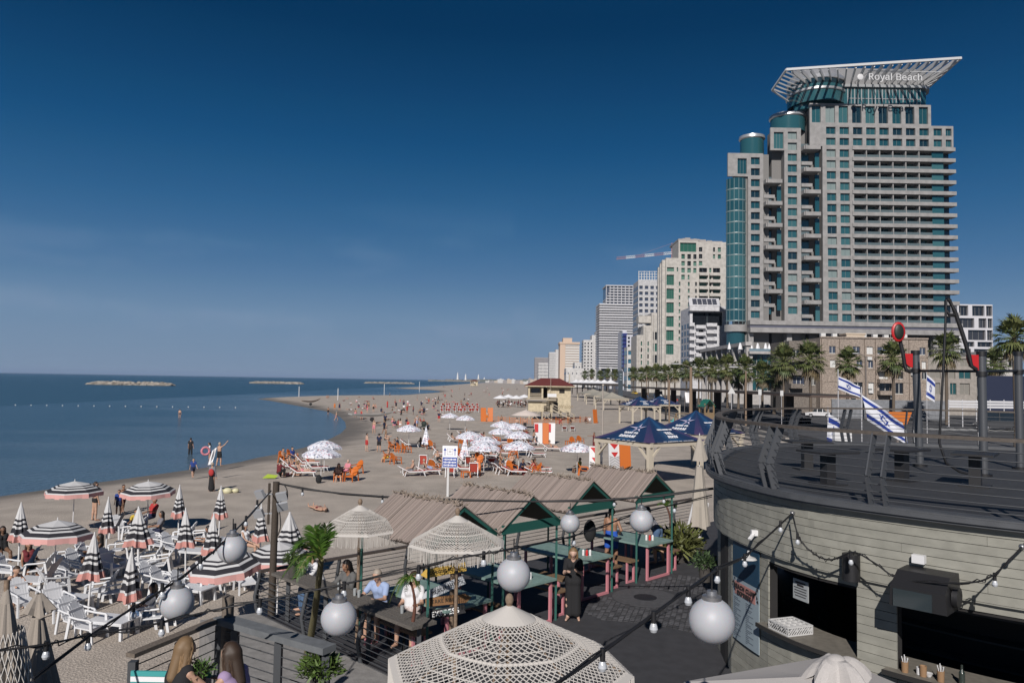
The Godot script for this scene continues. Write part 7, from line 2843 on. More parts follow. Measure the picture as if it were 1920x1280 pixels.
# ------------------------------------------------------------------ beach club with striped parasols, lower left
func strip_club() -> void:
	var open := [[135,1002,"open striped parasol farthest left and back, standing clear in the sand"],[276,1000,"open striped parasol beside the two boys"],[97,1113,"open striped parasol nearest the left edge"],[427,1186,"open striped parasol at the wooden rail, nearest of all"],[518,1170,"open striped parasol partly behind the wooden pole"]]
	for i in open.size():
		striped_open(open[i][2],on(open[i][0],open[i][1]),[0.2,0.55,0.3,0.1,0.4][i],[0.0,0.05,-0.03,0.1,0.0][i],[1.0,0.95,0.9,0.82,0.82][i])
	var shut := [[33,1067,"folded striped parasol at the left edge"],[197,1049,"folded striped parasol beside the dark seated woman"],[258,1077,"wide folded striped parasol left of the middle, slightly spread"],[333,1014,"folded striped parasol behind the tables, right of the open one"],[347,1080,"folded striped parasol in the centre of the white chairs"],[409,1017,"folded striped parasol farthest back, clear against the sand"],[487,1067,"folded striped parasol left of the wooden pole"],[164,1152,"folded striped parasol at the big white table"],[240,1195,"folded striped parasol in front of the woman in white"],[392,1096,"folded striped parasol below the globe lamp"],[541,1090,"half folded striped parasol right of the wooden pole"]]
	for i in shut.size():
		striped_closed(shut[i][2],on(shut[i][0],shut[i][1]),i*1.3,0.03*sin(i*2.0),2.3 if i == 10 else (1.7 if i == 2 else 1.25))
	var tg := "white plastic tables of the beach club"
	var tab := [[131,1119,"white table in front of the nearest left open parasol"],[212,1160,"white table before the woman with outstretched legs"],[304,1080,"white table at the centre of the beach club"],[312,1007,"white table behind, beside the folded parasol"],[178,1035,"white table beside the dark seated woman"],[368,1031,"white table of the woman in the brown top"],[468,1050,"white table beside the globe lamp"],[62,1086,"cluttered white table under the left parasol"],[365,1100,"white table behind the open parasol at the rail"],[262,1052,"white table under the wide folded parasol"],[266,992,"white table under the open parasol at the boys"],[10,1066,"white table cut by the left edge"]]
	for i in tab.size():
		low_table(tab[i][2],on(tab[i][0],tab[i][1] + 0.0,0.44) - V(0,0.44,0),-0.25 + 0.1*sin(i*3.0),"white",tg)
	var cg := "white plastic armchairs of the beach club"
	var where := ["at the big white table","beside the left parasol","at the centre table","behind the centre table","near the dark seated woman","beside the globe lamp","at the wooden rail","at the far tables","in the middle row","at the left edge"]
	var chairs := [[186,1128,-1.4,0],[211,1132,-1.3,0],[72,1088,-1.5,1],[224,1048,-1.5,3],[343,1022,-1.5,7],[370,1026,-1.5,7],[275,1072,-1.4,2],[297,1078,-1.3,2],[374,1096,-1.5,8],[392,1112,-1.4,8],[492,1066,-1.5,5],[505,1062,-1.3,5],[443,1102,0.2,5],[460,1110,0.6,5],[292,1180,-1.5,6],[262,1178,-1.2,6],[142,1188,1.2,0],[163,1200,1.4,0],[108,1160,1.0,0],[42,1150,1.0,9],[100,1118,2.4,1],[125,1098,1.2,1],[148,1082,1.3,4],[208,1082,1.2,4],[166,1062,1.5,4],[276,1030,1.3,8],[296,1038,1.4,8],[288,1112,1.3,2],[310,1120,1.4,2],[226,1010,1.0,3],[248,1012,-1.4,3],[15,1090,1.5,9],[325,1046,1.3,7],[436,1056,1.4,5],[348,1130,1.3,6],[120,1070,-1.2,1]]
	for i in chairs.size():
		var c: Array = chairs[i]
		var face := "facing the sea" if c[2] < 0 else ("facing the promenade" if c[2] > 0.8 else "facing the bar")
		var same := chairs.filter(func(e): return e[3] == c[3] and (e[2] < 0) == (c[2] < 0) and (e[2] > 0.8) == (c[2] > 0.8))
		same.sort_custom(func(e,f): return e[0] < f[0])
		if same.size() > 1:
			face += ", " + ["leftmost","second from left","third from left","fourth from left"][same.find(c)]
		low_chair("white plastic armchair %s %s" % [where[c[3]],face],on(c[0],c[1]),c[2],"white",cg)
	var ppl := [
		["woman in a white top and jeans stretched out at the white table","chair",275,1178,-1.3,1,[1,2],["tee","white"],["long","denim"],true,0.34],
		["dark haired woman sitting beside the folded parasol at the back left","chair",178,1066,-1.0,3,[0,2],["tank","black"],["brief","black"],true,0.34],
		["woman in a brown top bending over the table at the globe lamp","table",400,1045,-1.4,2,[0,2],["tank","maroon"],["shorts","black"],true,0.34],
		["dark haired head resting behind the globe lamp","chair",462,1040,1.4,1,[0,2],["tank","white"],["brief","black"],true,0.34],
		["sunbather in a dark bikini top seated low at the left edge","table",20,1136,1.0,1,[1,1],["bikini","black"],["brief","black"],true,0.34],
		["person under the nearest left open parasol","chair",52,1085,0.8,2,[1,2],["tank","maroon"],["shorts","black"],true,0.34],
		["dark figure at the left edge behind the folded parasol","chair",3,1050,0.8,3,[0,2],["tank","black"],["brief","black"],true,0.34],
		["person in yellow under the open parasol by the boys","floor",254,1006,0.5,2,[0,1],["tee","yellow"],["shorts","navy"],false,0.0],
		["person in grey under the open parasol by the boys","chair",295,1014,-1.0,2,[0,2],["tee","grey"],["long","navy"],false,0.34],
		["person in red behind the pole of the open parasol by the boys","chair",284,984,-0.5,2,[0,1],["tee","red"],["long","navy"],false,0.34],
	]
	for p in ppl:
		person(p[0],p[1],on(p[2],p[3]),p[4],p[5],p[6],p[7],p[8],p[9],1.0,p[10],0.024)
	# towels over backs
	for k in 3:
		var q: Array = [[58,1088,"large blue towel over the chair under the left parasol","denim"],[222,1012,"grey towel over a chair beside the folded parasol","grey"],[96,1116,"striped pale cloth over the chair beside the parasol pole","floral"]][k]
		var t := thing("draped_towel",q[2],"towel",on(q[0],q[1]) + V(0.1,1.12,-0.35),-1.4)
		part(t,"cloth",flag_cloth(V(0.62,0,0),V(0.05,-0.75,0.3),0.03,k),paint("cloth_" + q[3],cloths[q[3]],0.9))
	# two folded cloth parasols close to the camera at the left edge
	var m := paint("canvas_beige",C(0.33,0.29,0.25),0.95,"fine",0.4)
	for k in 2:
		var tip := off([12.0,72.0][k],[1096.0,1127.0][k],[8.6,9.4][k])
		var o := thing("folded_canvas_parasol",["folded netted parasol at the very left edge close by","folded beige canvas parasol with a ruffled top close by"][k],"parasol",V(tip.x,DECK,tip.z),0.4)
		var h := tip.y - DECK
		var W := Color(1,1,1)
		part(o,"canopy",closed_cloth([[0.0,0.1,W],[0.1,1.0,W]],h,h - 1.95,0.34 + 0.1*k,9,k*1.5),m)
		if k == 1:
			part(o,"ruffle",closed_cloth([[0.1,0.9,W]],h + 0.12,h - 0.16,0.16,6,0.6),m)
		else:
			var g := Geo.new()
			for a in 26:
				for b in 14:
					var t0 := 0.25 + b*0.055
					var a0 := TAU*(a + (b % 2)*0.5)/26.0
					for d in [-0.5,0.5]:
						var a1: float = a0 + TAU*d/26.0
						var r0 := 0.36*pow(t0,0.85) + 0.07
						var r1 := 0.36*pow(t0 + 0.055,0.85) + 0.07
						g.rod(V(cos(a0)*r0,h - 1.95*t0,sin(a0)*r0),V(cos(a1)*r1,h - 1.95*(t0 + 0.055),sin(a1)*r1),0.008,3)
			stuff(part(o,"netting",g,M("cord_cream")))
		one_rod(o,"pole",M("lamp_wood"),Vector3.ZERO,V(0,h + 0.05,0),0.03,8)

# ------------------------------------------------------------------ the bar deck
const ALONG := Vector3(0.722,0,-0.692)
const ACROSS := Vector3(-0.706,0,-0.708)
const CORNER := Vector3(-5.75,0,-18.0)

func deck() -> void:
	var dark := M("deck_stone")
	var steel := M("rail_steel")
	var conc := paint("deck_concrete",C(0.27,0.26,0.25),0.9,"cloudy",2.0,0.0,"lumps",0.3)
	var P := func(v,y): return Vector3(v.x,y,v.z)
	var B := CORNER - ACROSS*6.6
	var C := CORNER + ALONG*20.0
	var g := Geo.new()
	g.prism(PackedVector2Array([W(CORNER.x,CORNER.z),W(C.x,C.z),W(15,-29),W(25,-20),W(25,3),W(-2.0,3),W(-2.0,-9),W(B.x,B.z)]),-0.3,DECK)
	struct("deck_pavement",g,dark)
	var k1 := Geo.new()
	k1.prism(PackedVector2Array([W(CORNER.x,CORNER.z) + W(-1.1,0.6),W(CORNER.x - 0.02,CORNER.z),W(B.x - 0.02,B.z),W(-2.02,-9),W(-3.0,-10.4)]),-0.3,DECK + 0.12)
	struct("deck_kerb",k1,conc)
	# round inlays and fans of small cobbles
	var o := on(1210,1120,DECK)
	for k in 2:
		var d := Geo.new()
		d.lathe([W([0.85,0.3][k],0),W([0.85,0.3][k],0.006 + 0.004*k),W(0,0.0065 + 0.004*k)],40,o)
		struct("deck_inlay",d,[paint("inlay_grey",C(0.085,0.085,0.092),0.7,"cloudy",1.0),paint("inlay_black",C(0.014,0.014,0.017),0.6)][k])
	var mm := MultiMesh.new()
	mm.transform_format = MultiMesh.TRANSFORM_3D
	mm.use_colors = true
	var cb := Geo.new()
	cb.box(V(0,0.004,0),V(0.1,0.012,0.1))
	mm.mesh = cb.mesh()
	var spots := []
	var fc := on(1120,1290,DECK)
	for ring in 62:
		var r := 1.0 + ring*0.13
		for a in int(r*TAU/0.13):
			var t := a*0.13/r
			var p := fc + V(cos(t)*r,0,sin(t)*r)
			if p.z < -25 or p.z > -9 or p.x < 0.0 or p.distance_to(o) < 0.9 or (p - CORNER).dot(ALONG) < 6.0 or (p - CORNER).dot(-ACROSS) < 4.2 or (ring/8) % 3 == 2:
				continue
			spots.append([p,t])
	mm.instance_count = spots.size()
	for i in spots.size():
		mm.set_instance_transform(i,Transform3D(Basis(UP,-spots[i][1] + R(-0.1,0.1)),spots[i][0] + V(0,rng.randf()*0.004,0)))
		var t := R(0.03,0.085)
		mm.set_instance_color(i,C(t,t,t*1.1))
	var mi := MultiMeshInstance3D.new()
	mi.name = "cobbles"
	mi.multimesh = mm
	mi.material_override = tinted("cobble",0.7)
	add_child(mi)
	stuff(mi)
	tag(mi,"small dark cobbles laid in fans on the bar deck","cobbles")
	# steel railing with cables on two sides
	for side in 2:
		var a := CORNER
		var dir := ALONG if side == 0 else -ACROSS
		var outw := ACROSS if side == 0 else -ALONG
		var n := 9 if side == 0 else 3
		var rr := thing("deck_railing",["cable railing with dark top rail behind the straw roofed tables","cable railing with curved posts in front of the bar counter"][side],"railing")
		for k in n + 1:
			var p := a + dir*k*2.1
			var pg := Geo.new()
			pg.tube(PackedVector3Array([P.call(p,DECK),P.call(p + outw*0.1,DECK + 0.5),P.call(p - outw*0.02,DECK + 1.02)]),0.045,6)
			part(rr,"post",pg,steel)
			if k < n:
				for c in 8:
					var h := DECK + 0.12 + c*0.115
					var bul := 0.1*sin(PI*(h - DECK)/1.05)
					one_rod(rr,"cable",steel,P.call(p + outw*bul,h),P.call(p + dir*2.1 + outw*bul,h),0.009,4)
				if side == 0:
					one_bar(rr,"top_rail",paint("rail_wood",C(0.1,0.08,0.07),0.7,"streak",1.0),P.call(p,DECK + 1.06),P.call(p + dir*2.1,DECK + 1.06),0.11,0.06)
	# bar counter along the front edge
	var bc := thing("bar_counter","weathered grey wooden bar counter along the front railing","counter")
	var wood := paint("grey_wood",C(0.155,0.14,0.125),0.85,"streak",0.8,0.0,"lumps",0.3)
	for k in 3:
		var c := Geo.new()
		var s0 := CORNER + ALONG*(0.12 + k*0.19) - ACROSS*0.5
		c.bar(P.call(s0,2.44),P.call(s0 - ACROSS*5.2,2.44),0.18,0.06)
		part(bc,"plank",c,wood)
	for k in 4:
		var c := Geo.new()
		var s0 := CORNER + ALONG*0.35 - ACROSS*(0.7 + k*1.6)
		c.bar(P.call(s0,DECK),P.call(s0,2.41),0.08)
		part(bc,"leg",c,steel)
	straw_tables()
	var um := [[675,945,16.4,0.84,"macrame fringed parasol left, nearest the big palm"],[858,964,14.3,0.86,"macrame fringed parasol in the middle over the teal table"],[955,1132,8.9,1.31,"large macrame fringed parasol in the foreground"]]
	for q in um:
		macrame(q[4],off(q[0],q[1],q[2]),q[3])
	deck_people()
	signpost()
	palms_near()
	rail_terrace()
	lights()

func macrame(label: String,top: Vector3,s: float) -> void:
	var root := thing("macrame_parasol",label,"parasol",V(top.x,DECK,top.z),-0.157 if s > 1.2 else 0.39,"macrame parasols on the deck")
	var cord := M("cord_cream")
	cord.backlight_enabled = true
	cord.backlight = Color(0.1,0.1,0.1)
	var h := top.y - DECK
	var R := 1.08*s
	var drop := (0.54 if s > 1.2 else 0.62)*s
	var S := func(t,a):
		var seg := PI/4
		var f: float = cos(seg/2)/cos(fposmod(a,seg) - seg/2)
		var r: float = R*t*lerpf(1.0,f,t)
		return Vector3(cos(a)*r,h - drop*(0.85*t + 0.15*t*t) - 0.03*s*sin(t*PI),sin(a)*r)
	var cap := Geo.new()
	for k in 32:
		cap.quad(S.call(0.22,TAU*(k + 1)/32),S.call(0.22,TAU*k/32),S.call(0.01,TAU*k/32),S.call(0.01,TAU*(k + 1)/32))
	part(root,"cap",cap,cord)
	for b in [[0.55,0.57],[0.93,1.0]]:
		cap = Geo.new()
		for k in 32:
			cap.quad(S.call(b[1],TAU*(k + 1)/32),S.call(b[1],TAU*k/32),S.call(b[0],TAU*k/32),S.call(b[0],TAU*(k + 1)/32))
		part(root,"woven_band",cap,cord)
	var g := Geo.new()
	var rings := 30
	var big := s > 1.2
	var w := 0.0078 if big else 0.0065
	for j in rings:
		var t0 := 0.22 + 0.73*j/rings
		var t1 := 0.22 + 0.73*(j + 1)/rings
		var n := (88 if big else 72) if t0 > 0.52 else 48
		for k in n:
			var a0 := TAU*(k + (j % 2)*0.5)/n
			for d in [-0.5,0.5]:
				g.bar(S.call(t0,a0),S.call(t1,a0 + TAU*d/n),w,w)
	for j in 8:
		var t := 0.28 + j*0.09
		for k in 48:
			g.bar(S.call(t,TAU*k/48),S.call(t,TAU*(k + 1)/48),w*1.3,w*1.3)
	stuff(part(root,"net_canopy",g,cord))
	var f := Geo.new()
	for k in 260:
		var a := TAU*(k + rng.randf()*0.6)/260
		var p: Vector3 = S.call(1.0,a)
		var q := p + V(R(-0.015,0.015),-0.27*s*R(0.85,1.05),R(-0.015,0.015))
		f.bar(p,q,0.008*s,0.008*s)
	stuff(part(root,"fringe",f,cord))
	var pole := Geo.new()
	pole.rod(Vector3.ZERO,V(0,h,0),0.035,8)
	pole.ball(V(0,h + 0.05,0),V(0.05,0.07,0.05),8,6)
	for k in 8:
		pole.rod(V(0,h - 0.04,0),S.call(0.98,TAU*k/8) - V(0,0.03,0),0.012,5)
	part(root,"pole",pole,M("lamp_wood"))

func straw_tables() -> void:
	var teal := paint("teal_frame",C(0.015,0.085,0.07),0.6)
	var top := paint("teal_top",C(0.22,0.33,0.3),0.5,"cloudy",1.5)
	var pink := paint("pink_steel",C(0.5,0.2,0.23),0.5)
	var seat := paint("bench_wood",C(0.24,0.15,0.085),0.7,"streak",0.8)
	var tags := ["nearest, beside the left macrame parasol","second, behind the front macrame parasol","third, behind the woman in black","farthest, beside the leaning man"]
	var reed := tinted("straw",0.95,"fine",0.3)
	for i in 4:
		var ap := off([871.0,1000.0,1113.0,1231.0][i],[949.0,930.0,903.0,888.0][i],[15.8,17.6,20.1,22.2][i])
		# straw roof: two slopes of reeds from the ridge, gable towards the deck
		var root := thing("straw_roof","straw saddle roof on a teal frame, " + tags[i],"roof",ap,0,"straw roofs of the deck tables")
		var len := 2.4
		for s in [-1.0,1.0]:
			var down: Vector3 = ALONG*0.98*s - V(0,0.68,0)
			var rg := Geo.new()
			rg.tinted = true
			var u := 0.0
			while u < len:
				var w := R(0.018,0.034)
				var t := R(0.7,1.15)
				rg.col = Color(0.34,0.28,0.25)*t
				var a: Vector3 = ACROSS*u + V(0,rng.randf()*0.025,0)
				rg.bar(a,a + down*R(0.98,1.05),w,0.02)
				u += w*0.9
			stuff(part(root,"reeds",rg,reed))
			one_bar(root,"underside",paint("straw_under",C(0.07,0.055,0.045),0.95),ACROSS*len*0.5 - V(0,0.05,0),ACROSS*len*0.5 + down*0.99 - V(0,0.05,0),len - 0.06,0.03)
		var rid := Geo.new()
		rid.tinted = true
		for k in 150:
			var a := ACROSS*rng.randf()*len + V(0,0.02,0)
			rid.col = Color(0.33,0.27,0.22)*R(0.6,1.2)
			rid.bar(a,a + ALONG*R(-0.13,0.13) + V(0,R(-0.03,0.1),0) + ACROSS*R(-0.08,0.08),0.015)
		stuff(part(root,"ridge_straw",rid,reed))
		var gb := Geo.new()
		for e in [0.03,len - 0.03]:
			gb.bar(ACROSS*e - ALONG*0.92 + V(0,-0.66,0),ACROSS*e + ALONG*0.92 + V(0,-0.66,0),0.05,0.2)
			for s in [-1.0,1.0]:
				gb.bar(ACROSS*e + ALONG*0.92*s + V(0,-0.68,0),ACROSS*e - V(0,0.06,0),0.05,0.06)
		part(root,"gable_frame",gb,teal)
		for e in [0.05,len - 0.05]:
			for s in [-1.0,1.0]:
				one_bar(root,"post",teal,ACROSS*e + ALONG*0.85*s + V(0,-0.7,0),ACROSS*e + ALONG*0.85*s + V(0,DECK - ap.y,0),0.05)
		# table with pink frames and two benches
		var c := Vector3(ap.x,DECK,ap.z) + ACROSS*1.0 + ALONG*0.1
		var turn := atan2(ACROSS.x,ACROSS.z)
		var tb := thing("deck_table","pale teal table on pink steel frames, " + tags[i],"table",c,turn,"teal deck tables")
		one_box(tb,"tabletop",top,V(0,0.98,0),V(1.25,0.05,2.2))
		for e in [-1.0,1.0]:
			var lg := Geo.new()
			for s in [-0.52,0.52]:
				lg.box(V(s,0.48,e),V(0.06,0.95,0.06))
			lg.box(V(0,0.035,e),V(0.98,0.06,0.058))
			part(tb,"leg_frame",lg,pink)
		for s in [-1.0,1.0]:
			var b := thing("deck_bench","wooden bench on the %s side of the table %s" % ["near" if s < 0 else "far",tags[i].get_slice(", ",1)],"bench",c + ALONG*s*1.02,turn,"deck benches")
			for k in 2:
				one_box(b,"plank",seat,V(-0.1 + k*0.2,0.6,0),V(0.19,0.04,1.9))
			for e in [-0.8,0.8]:
				var lg := Geo.new()
				for x in [-0.15,0.15]:
					lg.box(V(x,0.29,e),V(0.05,0.58,0.05))
				lg.box(V(0,0.03,e),V(0.25,0.05,0.048))
				part(b,"leg_frame",lg,pink)
		if i > 0:
			var cup := thing("condiment_set","small white jars on the table that is " + tags[i],"jars",c - ACROSS*0.6 + V(0,1.005,0))
			for k in 3:
				one_lathe(cup,"jar",[M("white_plastic"),M("board_red")][k % 2],[W(0.035,0),W(0.035,0.12),W(0.02,0.15),W(0,0.15)],8,V(k*0.09,0,0.03*(k % 2)))

func deck_people() -> void:
	var near := {"fingers": true,"curl": 0.7}
	var D := func(x,y): return on(x,y,DECK)
	person("blonde woman in black standing on the deck looking at her phone","hold",D.call(1074,1162),-0.15,4,[2,2],["tee","black"],["robe","black"],true,0.97,0.0,0.014,near)
	person("shirtless man in bright blue shorts standing with his back turned","hips",D.call(1146,1068),2.6,2,[0,1],["none",""],["shorts","bright_blue"],false,1.05,0.0,0.014,near)
	person("man in a grey shirt and denim shorts leaning over the far table","lean_table",D.call(1233,1056),-2.2,1,[0,1],["tee","grey"],["shorts","denim"],false,1.05,0.0,0.014,near)
	var S := func(k,d): return CORNER + ALONG*d - ACROSS*k + V(0,DECK,0)
	var front := atan2(-ALONG.x,-ALONG.z)
	person("man in a white shirt leaning on the far end of the bar counter","table",S.call(1.0,1.0),front - 0.3,1,[0,1],["tee","white"],["long","denim"],false,1.0,0.72,0.014,near)
	person("person in a grey plaid shirt at the bar counter under the left macrame parasol","table",S.call(2.2,1.1),front + 0.2,2,[0,2],["long","plaid"],["long","black"],true,1.0,0.72,0.014,near)
	person("man in a pale blue shirt and sunglasses at the bar counter","table",S.call(3.3,1.1),front + 0.35,1,[3,1],["tee","lightblue"],["shorts","grey"],false,1.0,0.72,0.014,near)
	person("woman in a white t-shirt turned sideways at the end of the bar counter","chair",S.call(4.15,1.2),front + 0.6,1,[1,2],["tee","white"],["shorts","floral"],true,1.0,0.72,0.014,near)
	for k in 4:
		var st := thing("bar_stool","dark bar stool at the counter under the " + ["man in the white shirt","person in plaid","man in pale blue","woman in white"][k],"stool",S.call([1.0,2.2,3.3,4.15][k],[1.0,1.1,1.1,1.2][k]))
		var g := Geo.new()
		g.lathe([W(0.17,0.68),W(0.18,0.7),W(0,0.71)],12)
		part(st,"seat",g,M("seat_black"))
		for m in 4:
			var a := PI/4 + PI/2*m
			g = Geo.new()
			g.rod(V(cos(a)*0.24,0,sin(a)*0.24),V(cos(a)*0.13,0.68,sin(a)*0.13),0.015,6)
			part(st,"leg",g,M("seat_black"))
	for k in 5:
		var gl := thing("drinking_glass",["glass at the far end of the bar counter","glass beside the plaid shirt","glass in front of the man in pale blue","second glass beside the man in pale blue","glass before the woman in white"][k],"glass",S.call([0.7,2.7,3.3,3.45,4.9][k],0.4) + V(0,1.12,0))
		var g := Geo.new()
		g.lathe([W(0.03,0),W(0.04,0.14)],10)
		g.lathe([W(0.0,0.01),W(0.03,0.01)],10)
		part(gl,"cup",g,glass("clear_glass",C(0.3,0.32,0.33),0.1))
	var bk := thing("black_rucksack","black rucksack on the teal table beside the shirtless man","bag",off(1106,995,20.9))
	one_ball(bk,"sack",M("cloth_black"),Vector3.ZERO,V(0.17,0.3,0.14),10,8)

func signpost() -> void:
	var b := on(846,1180,DECK + 0.6)
	b.y = DECK
	var root := thing("direction_signpost","wooden signpost with four painted arrow boards at the end of the bar counter","signpost",b)
	one_rod(root,"post",M("lamp_wood"),Vector3.ZERO,V(0,1.9,0),0.045,8)
	var defs := [["#CORONA SUNSETS",1.62,0.2,-1.0,C(0.5,0.32,0.06),C(0.02,0.015,0.01),0.062],["BEACH SHOP",1.28,0.42,-1.0,C(0.45,0.47,0.5),C(0.02,0.02,0.03),0.075],["TAKE AWAY",1.03,0.12,1.0,C(0.2,0.1,0.04),C(0.03,0.02,0.01),0.075],["EXPRESS",0.8,0.2,-1.0,C(0.015,0.015,0.017),C(0.7,0.7,0.7),0.105]]
	for i in 4:
		var d: Array = defs[i]
		var x := Transform3D(Basis(Vector3.BACK,d[2]),V(-0.12,d[1] + 0.16,0.07))
		var s: float = d[3]
		var g := Geo.new()
		var pl := [W(-0.4,-0.085),W(0.4,-0.085),W(0.4,0.085),W(-0.4,0.085)]
		if s < 0:
			pl.append(W(-0.52,0))
		else:
			pl.insert(2,W(0.52,0))
		for k in pl.size():
			var p: Vector2 = pl[k]
			var q: Vector2 = pl[(k + 1) % pl.size()]
			g.tri(V(0,0,0.015),V(p.x,p.y,0.015),V(q.x,q.y,0.015))
			g.tri(V(0,0,-0.015),V(q.x,q.y,-0.015),V(p.x,p.y,-0.015))
			g.quad(V(p.x,p.y,-0.015),V(q.x,q.y,-0.015),V(q.x,q.y,0.015),V(p.x,p.y,0.015))
		var ar := part(root,"arrow_board",g,paint("arrow_%d" % i,d[4],0.7),x)
		lettering(ar,"lettering",d[0],d[6],paint("arrow_ink_%d" % i,d[5],0.7),T(V(0,0,0.018)),0.004)

func leaflets(g: Geo,pts: PackedVector3Array,long: float,col: Color,n := 26) -> void:
	for i in n:
		var t := (i + 0.5)/n
		var f := t*(pts.size() - 1)
		var k := mini(int(f),pts.size() - 2)
		var p := pts[k].lerp(pts[k + 1],f - k)
		var d := (pts[k + 1] - pts[k]).normalized()
		var side := d.cross(UP).normalized()
		for s in [-1.0,1.0]:
			var l: float = long*(0.55 + 0.6*sin(PI*minf(t*1.1,1.0)))
			var e: Vector3 = p + (side*s*0.75 + d*0.75 - UP*R(0.05,0.4)).normalized()*l
			var m: Vector3 = p.lerp(e,0.45) + UP*0.02
			var wv := d*long*0.055
			g.col = col*R(0.65,1.3)
			g.quad(p - wv*0.4,p + wv*0.4,m + wv,m - wv)
			g.tri(m - wv,m + wv,e)

func palm_near(label: String,foot: Vector3,head: Vector3,fronds: Array,long: float,thick: float,bark: Color) -> void:
	var root := thing("potted_palm",label,"palm tree",foot)
	var t := Geo.new()
	var h := head - foot
	var pts := PackedVector3Array()
	var rad := []
	for k in 13:
		var f := k/12.0
		pts.append(h*f + V(0.06*sin(f*3.0),0,0))
		rad.append(thick*(1.1 - 0.5*f)*(1.08 if k % 2 else 0.97))
	t.tube(pts,rad,10)
	part(root,"trunk",t,paint("bark_%.2f" % bark.r,bark,0.9,"streak",0.5))
	for q in fronds:
		var g := Geo.new()
		g.tinted = true
		var d := Vector3(cos(q[0])*cos(q[1]),sin(q[1]),sin(q[0])*cos(q[1]))
		var c := PackedVector3Array()
		for k in 7:
			var f := k/6.0
			c.append(h + d*q[2]*f - V(0,q[3]*f*f,0))
		g.col = Color(0.12,0.14,0.03)
		g.tube(c,[0.018,0.016,0.014,0.012,0.009,0.006,0.003],5)
		leaflets(g,c,long,C(0.055,0.115,0.018))
		var lm := tinted("frond_leaf",0.45)
		lm.backlight_enabled = true
		lm.backlight = Color(0.2,0.3,0.05)
		part(root,"frond",g,lm)

func bush(label: String,at: Vector3,r: float,col: Color,n := 420) -> void:
	var root := thing("leafy_bush",label,"plant",at)
	var g := Geo.new()
	g.tinted = true
	for k in n:
		var d := Vector3(rng.randfn(),absf(rng.randfn())*0.8,rng.randfn()).normalized()
		var p := d*r*R(0.35,1.0)
		var e := p + (d + V(rng.randfn(),rng.randfn(),rng.randfn())*0.5).normalized()*r*0.35
		var s := d.cross(V(rng.randfn(),1,rng.randfn())).normalized()*r*0.07
		g.col = col*R(0.5,1.5)
		g.quad(p - s,p + s,e + s*0.3,e - s*0.3)
	stuff(part(root,"foliage",g,tinted("bush_leaf",0.6)))
	one_lathe(root,"pot",paint("pot_dark",C(0.05,0.045,0.04),0.8),[W(r*0.4,-0.35),W(r*0.5,0.05),W(0,0.05)],12)

func palms_near() -> void:
	var hd := off(601,1048,12.6)
	palm_near("slanting palm with green crown leaning left beside the bar counter",on(556,1312,0.3),hd,[[3.1,1.25,0.95,0.65],[3.4,1.0,0.95,0.75],[2.6,1.1,0.95,0.6],[1.9,1.35,0.8,0.3],[0.6,1.42,0.75,0.2],[4.4,1.15,0.85,0.5],[3.0,0.75,0.85,0.9],[5.6,1.35,0.7,0.3],[2.2,0.8,0.7,0.7],[3.8,1.35,0.9,0.4]],0.26,0.075,C(0.17,0.15,0.07))
	palm_near("thin young palm with drooping fronds at the end of the bar counter",off(774,1165,13.6),off(768,1088,13.6),[[3.2,0.8,0.5,0.75],[2.5,0.9,0.42,0.55],[0.4,1.0,0.4,0.5],[4.3,1.0,0.42,0.6],[1.3,1.2,0.4,0.35]],0.15,0.03,C(0.15,0.06,0.04))
	palm_near("small thin palm by the back railing near the round kiosk",off(1258,990,28.5),off(1250,950,28.5),[[3.1,0.9,0.5,0.3],[0.3,0.8,0.5,0.3],[1.8,1.2,0.5,0.2],[4.6,0.9,0.45,0.3]],0.2,0.05,C(0.14,0.06,0.04))
	bush("round agave bush behind the far bench",on(1272,1030,DECK + 0.35),0.75,C(0.09,0.1,0.03),600)
	bush("small clipped bush at the far end of the bar counter",off(549,1052,17.2),0.22,C(0.05,0.08,0.02),300)
	bush("leafy plant at the foot of the slanting palm",off(600,1262,9.6),0.26,C(0.06,0.1,0.02),500)
	bush("small green plant between the two women at the wooden rail",off(372,1262,8.6),0.16,C(0.05,0.1,0.02),260)
	bush("spiky dark plant in the shade beside the round kiosk",off(1322,1060,17.5),0.3,C(0.04,0.07,0.025),300)
	for k in 1:
		var o := thing("propped_menu_board","purple menu board leaning in a white frame beside the kiosk","board",on(1306,1018,DECK),0.5)
		one_box(o,"panel",paint("menu_purple",C(0.1,0.055,0.075),0.7),V(0,0.72,0),V(0.62,1.4,0.04),Basis(Vector3.BACK,-0.3))
		var f := Geo.new()
		for s in [-0.33,0.33]:
			f.box(Basis(Vector3.BACK,-0.3)*V(s,0,0) + V(0,0.72,0),V(0.04,1.55,0.06),Basis(Vector3.BACK,-0.3))
		part(o,"frame",f,M("white_plastic"))
	var cp := off(1312,815,27.0)
	var o2 := thing("folded_cream_parasol","tall folded cream parasol standing beside the round kiosk","parasol",V(cp.x,DECK,cp.z))
	var h := cp.y - DECK
	part(o2,"canopy",closed_cloth([[0.0,0.35,Color.WHITE]],h,h - 2.6,0.55,5,0.4),M("canvas_cream"))
	part(o2,"lower_canopy",closed_cloth([[0.3,1.0,Color.WHITE]],h - 0.2,0.6,0.33,5,1.4),M("canvas_cream"))
	parasol_pole(o2,h + 0.05)

